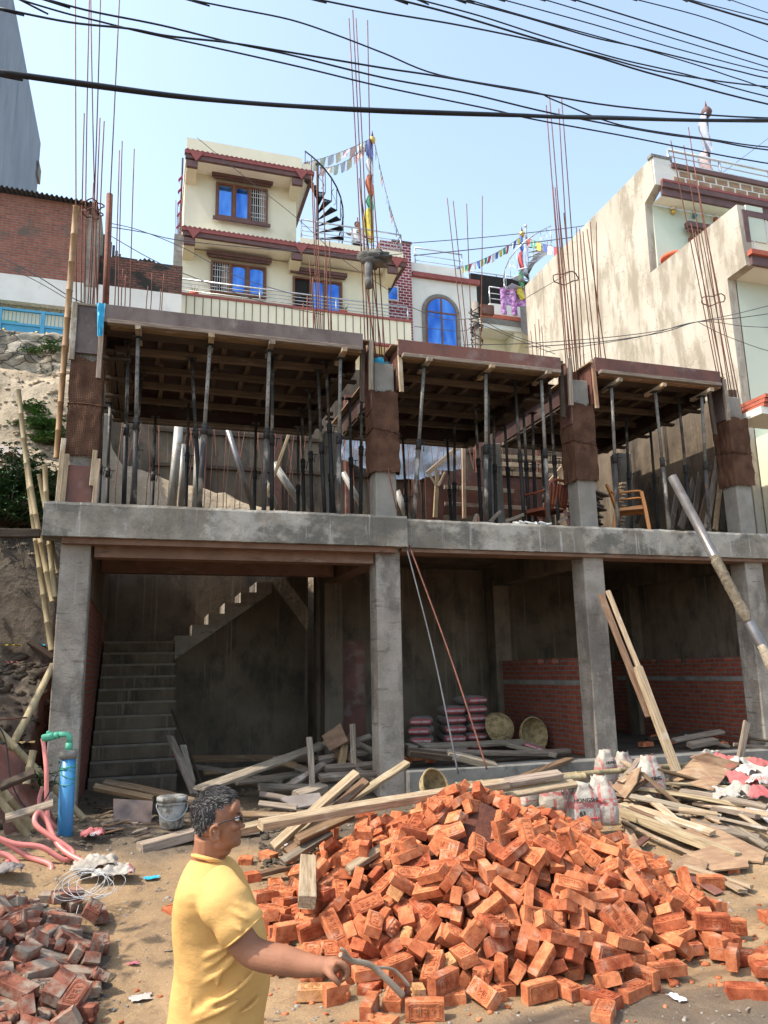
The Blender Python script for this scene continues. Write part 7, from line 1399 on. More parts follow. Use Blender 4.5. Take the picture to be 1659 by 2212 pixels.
m = MB(); c = P(808, 560, y=.05); m.blob(c, .2, 14, .35, (1.2, .9, .6)).tube([c+V((-.1, -.05, -.05)), c+V((-.12, -.06, -.35)), c+V((-.1, -.05, -.5))], [.07, .05, .05], 8); m.tube([c+V((-.12, -.06, -.36)), c+V((-.1, -.05, -.52))], [.055, .045], 8); tag(m.build('jacket', 'cloth_grey'), 'grey jacket tied round the tall bars above the second column', 'jacket')
# ================================================================ BRICKS
def brick_mesh(size, seed, mark=True, broken=0):
    a, b, c = [q/2 for q in size]; r = random.Random(seed); m = MB(); n = 9 if size[0] > .2 else 6; rings = []
    for i in range(n+1):
        x = -a+2*a*i/n; e = .0014; ch = .0035; cs = [(-b+ch, -c), (0, -c), (b-ch, -c), (b, -c+ch), (b, 0), (b, c-ch), (b-ch, c), (0, c), (-b+ch, c), (-b, c-ch), (-b, 0), (-b, -c+ch)]
        sc_ = .975 if i in (0, n) else 1
        rings.append([V((x+((r.uniform(-.003, .003) if not broken or i == 0 else r.uniform(-.016, .016)) if i in (0, n) else 0), y*sc_+r.uniform(-e, e), z*(sc_ if not mark else min(1, sc_+.01))+r.uniform(-e, e)*(.25 if (mark and z > 0) else 1))) for y, z in cs])
    m.loft(rings, smooth=False)
    if broken:   # chipped fracture
        for k in range(5): m.blob((a-.006, r.uniform(-b, b)*.7, r.uniform(-c, c)*.7), r.uniform(.012, .026), 5, .5)
    if mark and size[0] > .2:
        def rid(pts, w=.0042, h=.0042):
            for (x0, y0), (x1, y1) in zip(pts, pts[1:]): m.bar((x0, y0, c+h*.35), (x1, y1, c+h*.35), w*1.15, h*1.5)
        for s in (1, .86):
            X, Y, k = .098*s, .044*s-(0 if s == 1 else -.001), .014
            rid([(-X+k, -Y), (X-k, -Y), (X-k, -Y+.008), (X, -Y+.008), (X, Y-.008), (X-k, Y-.008), (X-k, Y), (-X+k, Y), (-X+k, Y-.008), (-X, Y-.008), (-X, -Y+.008), (-X+k, -Y+.008), (-X+k, -Y)], .0036 if s == 1 else .0028, .0038)
        L = [[(-.066, .012), (-.056, .016), (-.052, .008), (-.060, .002), (-.050, -.006), (-.048, -.016)], [(-.040, .018), (-.040, -.017)], [(-.070, .018), (-.020, .018)], [(-.028, .018), (-.028, -.017)], [(-.040, .020), (-.036, .028), (-.027, .028), (-.024, .019)], [(-.046, -.004), (-.057, -.015)],
             [(-.012, .018), (.018, .018)], [(.011, .018), (.011, -.017)], [(.011, .001), (-.003, .001), (-.006, -.004)], [(.003, .025), (.006, .028)], [(.046, .002), (.038, .006), (.038, .015), (.048, .017), (.054, .009), (.050, .0), (.043, -.005), (.055, -.018)]]
        for q in L: rid(q, .0052, .0046)
    return m.mesh('brick', 'brick_new')
KV = {}
for k in range(3):
    s = PILE_SIZES[k]; KV[k] = [brick_mesh(s, 10*k+j, True, 0 if k == 2 else 1) for j in range(4)]
rows = [list(map(int, q.split(','))) for q in PILE.replace('\n', '').split(';') if q]
def place(me, row, name):
    o = bpy.data.objects.new(name, me); COL.objects.link(o); q = Quaternion([v/100 for v in row[4:8]]).normalized(); M = q.to_matrix().to_4x4(); M.translation = V([v/1000 for v in row[1:4]])
    return o, M
r = random.Random(77); rest = MB(); drawn = 0
YEL = None
for i, row in enumerate(rows):
    me = r.choice(KV[row[0]]); q = Quaternion([v/100 for v in row[4:8]]).normalized(); up = q @ V((0, 0, 1))
    # most stamped faces end up looking outwards, either way round is a valid resting pose
    flip = (up.dot(V((0, -.8, .6))) < 0 and r.random() < .75)
    M = q.to_matrix().to_4x4()
    if flip: M = M @ Matrix.Rotation(math.pi, 4, 'X')
    if row[0] == 2 and r.random() < .5: M = M @ Matrix.Rotation(math.pi, 4, 'Z')
    M.translation = V([v/1000 for v in row[1:4]])
    if i < 232:
        o = bpy.data.objects.new('brick', me); COL.objects.link(o); o.matrix_world = M
        tag(o, 'orange-red stamped brick in the big loose heap' if row[0] == 2 else 'broken orange-red half brick in the big loose heap', 'brick', 'bricks in the big loose heap')
    else:
        n = len(rest.v); rest.v += [tuple(M @ v.co) for v in me.vertices]; rest.f += [tuple(j+n for j in p.vertices) for p in me.polygons]; rest.sm += [False]*len(me.polygons)
setting(rest.build('brick_heap_rest', 'brick_new'), 'stuff', 'more bricks of the heap half hidden between the others', 'bricks')
# rubble core of the heap; its dark colour stands for shade between bricks
def coref(x, y): return gz(x, y)+.85*max(0, 1-math.hypot((x-2.85)/1.55, (y+3.6)/1.3))
rp = random.Random(5)
for i in range(70):
    a = rp.uniform(0, 6.283) if i < 45 else rp.uniform(1.7, 3.4); rr_ = (.46 if i < 45 else .62)*math.sqrt(rp.random()); x, y = 2.85+1.55*rr_*math.cos(a), -3.6+1.3*rr_*math.sin(a); zz = coref(x, y)+.03+(.06 if i % 3 == 0 else 0)-(.06 if rr_ < .1 else 0)+(.05+.05*(i % 2) if i >= 45 else 0)
    nrm = V((math.cos(a)*.55, math.sin(a)*.65, 1)).normalized(); k = 2 if rp.random() < .8 else 1
    M = Matrix.Translation((x, y, zz)) @ nrm.to_track_quat('Z', 'Y').to_matrix().to_4x4() @ Matrix.Rotation(rp.uniform(0, 6.283), 4, 'Z') @ Matrix.Rotation(rp.gauss(0, .5), 4, 'Y') @ Matrix.Rotation(rp.gauss(0, .4)+(math.pi/2 if rp.random() < .25 else 0), 4, 'X')
    o = bpy.data.objects.new('brick', rp.choice(KV[k])); COL.objects.link(o); o.matrix_world = M; tag(o, 'x', 'brick', 'bricks in the big loose heap')
m = MB(); m.grid(lambda a, b: (2.85+1.6*(2*a-1), -3.6+1.35*(2*b-1), coref(2.85+1.6*(2*a-1), -3.6+1.35*(2*b-1))-.03+.02*nz(a*9, b*9, 1)), 50, 50); setting(m.build('heap_core', 'brick_gap_shade'), 'stuff', 'brick rubble in the core of the heap', 'rubble')
# strays on the ground near the heap
def stray(u, v, rot, tilt, lab, k=2, mat=None, mesh=None):
    me = mesh or KV[k][int(u) % 4]; p = P(u, v, z=.06); z = gnd(p.x, p.y); p = P(u, v, z=z+.05); o = bpy.data.objects.new('brick', me); COL.objects.link(o)
    o.matrix_world = Matrix.Translation((p.x, p.y, z+.036+.03*abs(math.sin(tilt)))) @ Matrix.Rotation(rot, 4, 'Z') @ Matrix.Rotation(tilt, 4, 'Y'); return tag(o, lab, 'brick', 'single bricks around the heap')
stray(684, 2138, -.25, 0, 'lone brick lying on the ground below the hand of the man')
stray(567, 1932, .6, .1, 'leftmost loose brick behind the shoulder of the man'); stray(607, 1928, -.5, 0, 'stamped brick lying flat behind the elbow of the man'); stray(583, 1972, 1.5, .15, 'upturned stamped brick beside the sleeve of the man'); stray(620, 1985, .5, .3, 'brick leaning towards the upright block'); stray(598, 2002, .2, 0, 'small brick lowest behind the sleeve of the man', 1)
stray(543, 1890, .3, 0, 'tiny broken brick piece behind the neck of the man', 0)
stray(1480, 1972, -.6, .2, 'brick sitting apart on the right slope of the heap', 2); stray(1610, 2066, .1, .1, 'rightmost crumbling brick at the edge of the heap'); stray(1550, 2055, .9, .2, 'brick near the right edge of the heap'); stray(1645, 2072, .3, 0, 'broken brick at the far right edge', 1)
for u, v, t_ in ((1430, 1585, 0), (1445, 1600, .4), (1470, 1592, 1.1), (1500, 1602, .2), (1530, 1598, .8), (1560, 1605, .3), (1545, 1588, 1.4), (1415, 1590, .7), (1395, 1605, .2), (1575, 1592, 1.2), (900, 1634, .2), (930, 1638, .9), (880, 1640, 1.3)):
    p = P(u, v, z=ZF+.05); o = bpy.data.objects.new('brick', KV[1+int(u) % 2][int(u) % 4]); COL.objects.link(o); o.matrix_world = Matrix.Translation((p.x, max(.3, p.y), ZF+.03)) @ Matrix.Rotation(t_, 4, 'Z'); o.active_material_index = 0
    tag(o, 'dusty loose brick on the floor of the right shop' if u > 1200 else 'dusty brick under the boards of the middle shop', 'brick', 'bricks on the shop floors')
# old rubble at the lower left
RV = {k: [] for k in range(3)}
for k in range(3):
    for j in range(3):
        me = brick_mesh(RUBBLE_SIZES[k], 100+10*k+j, j == 1, 1 if k < 2 else (j == 2)); me.materials[0] = MT['brick_dirty']; RV[k].append(me)
rows = [list(map(int, q.split(','))) for q in RUBBLE.replace('\n', '').split(';') if q]
def uv3(c): d = V(c)-CP; w = d.dot(CF); return W_/2+FPX*d.dot(CR)/w, H_/2-FPX*d.dot(CU)/w
rows = [q for q in rows if uv3([v/1000 for v in q[1:4]])[0] < 215+.35*max(0, 2120-uv3([v/1000 for v in q[1:4]])[1])*.3]
for i, row in enumerate(rows):
    o = bpy.data.objects.new('rubble_brick', r.choice(RV[row[0]])); COL.objects.link(o); q = Quaternion([v/100 for v in row[4:8]]).normalized(); M = q.to_matrix().to_4x4(); M.translation = V([v/1000 for v in row[1:4]]); o.matrix_world = M
    tag(o, 'old broken brick caked with mortar in the lower left rubble' if row[0] < 2 else 'whole used brick in the lower left rubble', 'brick', 'old bricks in the lower left rubble')
setting(sheet(lin(-2.2, .25, 60), lin(-5.8, -2.2, 80), lambda x, y: gz(x, y)+.20*max(0, 1-math.hypot((x+.85)/.8, (y+3.95)/1.35))+.02*nz(x, y, 1, 6)+.015*nz(x, y, 1, 17)-.02).build('rubble_earth', 'mud_dark'), 'structure')
# loops of thin binding wire over the rubble
m = MB(); c = P(190, 1915, y=-3.0); c.z = .42; q = []
for k in range(170):
    a = k*.37; q.append(c+V(((.17+.09*nz(k*.11, 1, 1))*math.cos(a)+.16*nz(k*.05, 4, 1), .10*math.sin(a*1.1)+.1*nz(k*.07, 2, 2), .10*math.sin(a)+.06*nz(k*.09, 3, 3))))
m.tube(curve(q, 3), .0022, 4); tag(m.build('wire_tangle', 'grille_white'), 'tangle of thin pale binding wire over the rubble', 'wire')
tag(MB().tube(curve([P(u, v, z=.25) for u, v in ((160, 1990), (172, 1950), (180, 1930), (198, 1898), (196, 1886))]), .003, 4).build('wire', 'grille_white'), 'single bent pale wire sticking up from the rubble', 'wire')
tag(MB().tube(curve([P(u, v, z=.06) for u, v in ((190, 2130), (230, 2110), (262, 2090), (290, 2075), (322, 2068))]), .006, 5).tube(curve([P(u, v, z=.06) for u, v in ((215, 2128), (250, 2108), (300, 2072), (318, 2062))]), .004, 5).build('rope', 'wicker'), 'frayed jute rope on the ground beside the rubble', 'rope')
# ================================================================ SACKS AND CEMENT BAGS
def stripe_sack(name, bands, hb, text_col=None):
    m, n, b = nodes(name); L = n.links.new; v = coord(n); s = N(n, 'SeparateXYZ'); L(v, s.inputs[0])
    base = mixc(n, ramp(n, tex(n, v, 6), .4, .65), (.42, .375, .315), (.29, .25, .20)); f = None
    for ax, (c0, w) in [('X', q) for q in bands]+[('Z', q) for q in hb]:
        d = N(n, 'Math', operation='SUBTRACT', i={1: c0}); L(s.outputs[ax], d.inputs[0]); ab = N(n, 'Math', operation='ABSOLUTE'); L(d.outputs[0], ab.inputs[0]); lt = N(n, 'Math', operation='LESS_THAN', i={1: w}); L(ab.outputs[0], lt.inputs[0])
        if f is None: f = lt.outputs[0]
        else: mx = N(n, 'Math', operation='MAXIMUM'); L(f, mx.inputs[0]); L(lt.outputs[0], mx.inputs[1]); f = mx.outputs[0]
    mu = N(n, 'Math', operation='MULTIPLY'); L(f, mu.inputs[0]); L(ramp(n, tex(n, v, 22, 5, .7), .62, .42), mu.inputs[1])
    c = mixc(n, mu.outputs[0], base, (.40, .11, .10)); L(c, b.inputs['Base Color']); b.inputs['Roughness'].default_value = .75
    bp = N(n, 'Bump', i={'Strength': .8, 'Distance': .02}); L(tex(n, v, 11, 6, .6), bp.inputs['Height']); L(bp.outputs[0], b.inputs['Normal']); MT[name] = m
stripe_sack('sack_striped', [(.075, .02), (-.12, .012)], [(.235, .035), (.10, .006)])
stripe_sack('sack_striped_b', [(-.02, .018), (.10, .02)], [(.22, .02), (.27, .008)])
def standing_sack(label, u, v, w, h, seed, mat, rot, txt=()):
    r = random.Random(seed); p = P(u, v, z=.2); p = P(u, v, z=gnd(p.x, p.y)); t = thing('cement_sack', label, 'sack', p, 'opened cement sacks refilled with sand'); m = MB(); n = 26; rings = []
    M = Matrix.Translation(p) @ Matrix.Rotation(rot, 4, 'Z')
    for i in range(15):
        s = i/14; zz = h*s*1.05; k = [.86, .98, 1.03, 1.05, 1.05, 1.04, 1.02, 1.0, .97, .93, .86, .74, .60, .52, .50][i]; q = []
        for j in range(n):
            a = 6.283*j/n; cr = 1+.05*nz(math.cos(a)*2, math.sin(a)*2, seed+s*4)+(.16*nz(a*2.2, s*6, seed) if s > .72 else .02*math.sin(s*30+a*2)); ca, sa = math.cos(a), math.sin(a); e = .62
            x = math.copysign(abs(ca)**e, ca)*w/2*k*cr; y = math.copysign(abs(sa)**e, sa)*w*.34*k*cr
            q.append(V((x, y, zz+(.05*nz(a*1.8, 3, seed) if s > .8 else 0))))
        rings.append(q)
    m.loft(rings); o = m.build('body', mat, t); o.matrix_parent_inverse = Matrix.Identity(4); o.matrix_basis = Matrix.Rotation(rot, 4, 'Z')
    for s_, sz, x, z, col in txt:
        l = text(s_, sz, Matrix.Rotation(rot, 4, 'Z') @ Matrix.Translation((x, -w*.34*1.065, z)) @ Matrix.Rotation(math.pi/2, 4, 'X'), col, None, th=.006); l.parent = t
    return t
standing_sack('open topped cement sack, leftmost of the three in front', 1200, 1756, .33, .40, 1, 'sack_striped_b', -.3, (('HO', .05, .09, .24, 'print_black'),))
standing_sack('bulging cement sack marked 83, middle of the three in front', 1263, 1786, .34, .42, 2, 'sack_striped', -.1, (('HONGSHI', .062, -.02, .285, 'print_black'), ('83', .075, -.07, .15, 'print_black'), ('CEMENT', .03, .06, .10, 'print_red')))
standing_sack('tall sack with red stripes, rightmost of the three in front', 1302, 1780, .34, .46, 3, 'sack_striped_b', -.5, (('CEMENT', .045, -.05, .25, 'print_red'),))
standing_sack('low white sack half hidden behind the brick heap', 1145, 1745, .33, .26, 4, 'sack_striped', .2)
standing_sack('white sack buried among the boards of the right heap', 1408, 1735, .36, .52, 5, 'sack_striped_b', .1, (('HONG', .065, -.03, .30, 'print_black'),))
standing_sack('greyish sack standing behind the long bamboo', 1312, 1700, .32, .46, 6, 'sack_striped', .1, (('HONG', .05, .0, .33, 'print_black'),))
standing_sack('pink tipped sack behind the long bamboo', 1350, 1695, .34, .42, 7, 'sack_striped_b', .3)
def crumple(label, c, sx, sy, sz, m, seed, grp='empty cement bags thrown in a heap', name='empty_bag'):
    g = MB(); c = V(c); nu = 34
    def f(a, b):
        x, y = (a-.5)*2, (b-.5)*2; rr = max(abs(x), abs(y)); d = nz(a*2+seed, b*2, seed)*.9+abs(nz(a*4, b*4+seed, 2))*.55+abs(nz(a*8, b*8, seed+4))*.18
        return c+V((x*sx*(1-.22*abs(nz(b*4, seed, 1))), y*sy*(1-.22*abs(nz(a*4, seed, 2))), sz*(d+.55*(1-rr*rr))))
    g.grid(f, nu, nu)
    o = g.build(name, m); o.modifiers.new('s', 'SOLIDIFY').thickness = .004; tag(o, label, 'cement bag', grp); return o
lay = [(1510, 1655, 'sack_white'), (1540, 1640, 'sack_striped'), (1568, 1650, 'sack_red'), (1590, 1655, 'sack_white'), (1500, 1675, 'sack_white'), (1545, 1690, 'sack_white'), (1575, 1682, 'sack_red'), (1610, 1690, 'sack_red'), (1640, 1655, 'sack_red'), (1650, 1690, 'sack_white'), (1590, 1715, 'sack_striped'), (1630, 1718, 'sack_red'), (1560, 1722, 'sack_striped'), (1530, 1665, 'sack_white'), (1650, 1760, 'sack_white'), (1625, 1670, 'sack_white')]
wh = ['leftmost at the back', 'near the plinth', 'touching the wooden stake', 'right of the wooden stake', 'lying on the boards', 'in the middle', 'with a big red panel in the middle', 'with red print towards the right', 'topmost at the right edge', 'white, at the right edge', 'striped, low in the middle', 'red, lowest towards the right', 'striped, just behind the boards', 'crushed behind the top boards', 'large, at the right edge of the picture', 'pale, behind the red ones']
for i, (u, v, mt_) in enumerate(lay):
    p = lp(u, v, .22 if i != 14 else .12); crumple(f'crumpled empty cement bag, {wh[i]}', p, .24, .20, .12, mt_, i+3)
for i, (u, v) in enumerate(((1605, 1682), (1640, 1712), (1560, 1655))): p = lp(u, v, .40); text(('HONGSHI', 'CEMENT', 'HONG')[i], .075, Matrix.Translation(p+V((0, -.16, .02))) @ Matrix.Rotation(.3*(i-1), 4, 'Z') @ Matrix.Rotation(.9, 4, 'X'), 'print_red', bpy.data.objects['empty_bag.%03d' % (7+i)], 'lettering')
crumple('torn white and red cement bag tied to the end of the pink hose', lp(205, 1868, .12), .20, .17, .10, 'sack_striped', 31, 'torn cement bags at the left')
crumple('red and white bag piece trailing right of the torn bag', lp(245, 1885, .08), .18, .12, .08, 'sack_striped_b', 32, 'torn cement bags at the left')
b_ = crumple('red cement bag scrap beside the blue pipe', lp(200, 1800, .10), .12, .10, .07, 'sack_red', 33, 'torn cement bags at the left'); text('CEMENT', .05, Matrix.Translation(lp(207, 1800, .19)) @ Matrix.Rotation(1.1, 4, 'Z') @ Matrix.Rotation(.6, 4, 'X'), 'print_white', b_)
crumple('small red packet by the foot of the stairs', P(385, 1632, y=1.8), .10, .05, .06, 'sack_red', 34, 'torn cement bags at the left')
crumple('grey sack corner at the left edge under the pink hose', P(12, 1880, y=-2.4), .14, .12, .08, 'sack_grey', 35, 'torn cement bags at the left')
def cement_bag(seed):
    t = thing('cement_bag', 'x', 'cement bag', (0, 0, 0)); m = MB(); rings = []; n = 20; r = random.Random(seed)
    for i in range(15):
        s = i/14; y = -.29+.60*s; e = min(1, math.sin(min(s, 1-s)*3.14*1.5+.45) if min(s, 1-s) < .22 else 1); q = []
        for j in range(n):
            a = 6.283*j/n; ca, sa = math.cos(a), math.sin(a); k = 1+.06*nz(ca*2, sa*2, seed+s*5); x = math.copysign(abs(ca)**.5, ca)*.17*(.88+.12*e)*k; z = .062+math.copysign(abs(sa)**.7, sa)*.062*e*k*(1 if e > .8 else .92); q.append(V((x, y, z)))
        rings.append(q)
    m.loft(rings); o = m.build('body', 'sack_grey', t); o.data.materials.append(MT['cement_red'])
    for p in o.data.polygons:
        if p.center.y < -.235: p.material_index = 1
    l = text('HONGSHI CEMENT', .036, Matrix.Translation((0, -.294, .062)) @ Matrix.Rotation(math.pi/2, 4, 'X'), 'print_white', t, sx=.9); l.parent = t
    return t
B0 = [cement_bag(k) for k in range(3)]; used = [False]*3
def put_bag(k, M, label, grp='cement bags stacked in the middle shop'):
    if used[k]: return dup(B0[k], M, label, grp)
    used[k] = True; B0[k].matrix_world = M; B0[k]['label'] = label; B0[k]['group'] = grp; return B0[k]
def inv_(lab): return lab
for si, (u, n, rot, y, nm) in enumerate(((925, 4, -.42, 1.35, 'left'), (992, 5, -.12, 1.45, 'middle'), (1036, 6, .02, 1.62, 'right'))):
    base = P(u, 1602, y=y)
    for k in range(n):
        rr = rot+.07*math.sin(k*2.3+si); flip = (k+si) % 2 == 1
        M = Matrix.Translation((base.x+.012*math.sin(k*3+si), y+.30+.012*math.cos(k*2), ZF+.0+.142*k)) @ Matrix.Rotation(rr, 4, 'Z') @ Matrix.Diagonal((1.05, 1, 1.22, 1))
        pos = 'topmost' if k == n-1 else ('lowest' if k == 0 else ORD[k]+' from the floor')
        put_bag((k+si) % 3, M, f'grey cement bag with red end, {pos} in the {nm} stack')
# slight tilt for the torn top bag
p = P(1145, 1602, y=1.0); put_bag(0, Matrix.Translation((p.x, 1.0, ZF+.05)) @ Matrix.Rotation(-.18, 4, 'Z') @ Matrix.Rotation(.30, 4, 'Y') @ Matrix.Diagonal((1.15, .75, .8, 1)), 'single cement bag lying in front of the open wicker basket', 'single cement bags')
# ================================================================ BASKETS, BUCKET, CHAIRS
def basket(label, M, R=.25, D=.22, rib=.006):
    t = thing('wicker_basket', label, 'basket', (0, 0, 0), 'shallow wicker baskets'); m = MB(); nu = 72; rings = []
    for i in range(22):
        s = i/21; a = s*1.45; rr = R*math.sin(a)/math.sin(1.45)+.002; z = -D*(math.cos(a)-math.cos(1.45))/(1-math.cos(1.45)); rings.append([V(((rr+rib*(1 if (j//2+i) % 2 else -1)*(s > .1))*math.cos(6.283*j/nu), (rr+rib*(1 if (j//2+i) % 2 else -1)*(s > .1))*math.sin(6.283*j/nu), z)) for j in range(nu)])
    m.loft(rings, cap=False, smooth=False); o = m.build('bowl', 'wicker', t); o.modifiers.new('s', 'SOLIDIFY').thickness = .008
    MB().tube([(R*1.01*math.cos(6.283*j/40), R*1.01*math.sin(6.283*j/40), 0) for j in range(41)], .013, 6, cap=False).build('rim', 'wicker', t)
    if rib > .005: MB().tube([(R*.8*math.cos(a)*1.02, .11*math.sin(a*3), -D*.75-.03*math.sin(a)) for a in [q*.25 for q in range(14)]], .007, 5).build('carrying_cord', 'wood_brown', t)
    t.matrix_world = M; return t
def look(c, d, roll=0): return frame(c, d) @ Matrix.Rotation(math.pi/2, 4, 'Y') @ Matrix.Rotation(roll, 4, 'Z')
p = P(1088, 1575, y=1.35); basket('upturned round wicker basket showing its bulging bottom beside the cement stack', look(p+V((-.02, .14, .0)), (-.25, .80, -.35)), .25, .24)
p = P(1154, 1586, y=1.3); basket('open wicker basket on its side with the mouth towards the street', look(p, (.20, -1, .15)), .26, .2, .004)
p = P(944, 1688, y=-2.4); basket('wicker basket lying on the back of the brick heap', look(p+V((0, .05, -.05)), (.35, -.8, .35)), .17, .16, .004)
bk = thing('bucket', 'old cement-stained plastic bucket with lid and wire handle', 'bucket', lp(370, 1788, 0)); c = bk.location
MB().tube([c, c+V((0, 0, .02)), c+V((0, 0, .30))], [.115, .122, .155], 28).build('body', 'bucket', bk)
MB().tube([c+V((0, 0, .25)), c+V((0, 0, .262))], .163, 28).tube([c+V((0, 0, .285)), c+V((0, 0, .30)), c+V((0, 0, .325)), c+V((0, 0, .33))], [.165, .168, .165, .15], 28).build('lid', 'bucket', bk)
MB().tube([c+V((.165*math.cos(a)*1.02, -.03-.135*abs(math.sin(a)), .27-.17*math.sin(a))) for a in [q*3.1416/16 for q in range(17)]], .005, 6).build('handle', 'steel_rail', bk)
def chair(label, mat, M):
    t = thing('plastic_chair', label, 'chair', (0, 0, 0)); m = MB(); m.grid(lambda a, b: ((a-.5)*.42*(1-.06*b), -.22+.44*b, .43-.02*b+.015*((a-.5)**2)*4), 8, 8); o = m.build('seat', mat, t); o.modifiers.new('s', 'SOLIDIFY').thickness = .02
    m = MB()
    for k in range(6):
        x = -.165+.066*k; m.grid(lambda a, b, x=x: (x+(a-.5)*.058+x*.15*b, .215+.09*b+.02*math.cos(x*9), .43+.36*b), 3, 8)
    o = m.build('back_slats', mat, t); o.modifiers.new('s', 'SOLIDIFY').thickness = .012
    m = MB(); m.tube([(-.23, .2, .40), (-.25, .25, .62), (-.22, .31, .79), (-.1, .335, .85), (.1, .335, .85), (.22, .31, .79), (.25, .25, .62), (.23, .2, .40)], .024, 8); m.build('back_frame', mat, t)
    for s in (-1, 1):
        m = MB(); m.loft([[V((s*(x-.03), y, z-.012)), V((s*(x+.03), y, z-.012)), V((s*(x+.03), y, z+.012)), V((s*(x-.03), y, z+.012))] for x, y, z in ((.25, .27, .70), (.27, .2, .665), (.285, .05, .66), (.285, -.12, .665), (.28, -.2, .655))], smooth=True); m.build('armrest', mat, t)
        for lab, pts in (('leg', ((.28, -.2, .65), (.262, -.235, .4), (.285, -.27, 0))), ('leg', ((.22, .2, .42), (.245, .29, 0)))):
            m = MB(); m.loft([[V((s*(x-.03), y-.006, z)), V((s*(x+.012), y-.03, z)), V((s*(x+.03), y+.02, z)), V((s*(x-.0), y+.03, z))] for x, y, z in pts], smooth=False); m.build(lab, mat, t)
    MB().box((-.235, -.255, .37), (.235, -.235, .425), .01).box((-.24, -.235, .375), (-.22, .2, .42)).box((.22, -.235, .375), (.24, .2, .42)).build('apron', mat, t)
    t.matrix_world = M; return t
ch = chair('orange plastic armchair on the slab edge of the right upper bay', 'chair_orange', Matrix.Translation((P(1365, 1140, y=.42).x, .42, ZS)) @ Matrix.Rotation(R_(52), 4, 'Z'))
st_ = MB().tube([(0, -.258, .40), (0, -.262, .40)], .018, 12).build('sticker', 'print_white', ch); st_.matrix_parent_inverse = Matrix.Identity(4)
chair('reddish brown plastic chair turned away in the middle upper bay', 'chair_brown', Matrix.Translation((P(1180, 1128, y=.75).x, .75, ZS)) @ Matrix.Rotation(R_(200), 4, 'Z'))
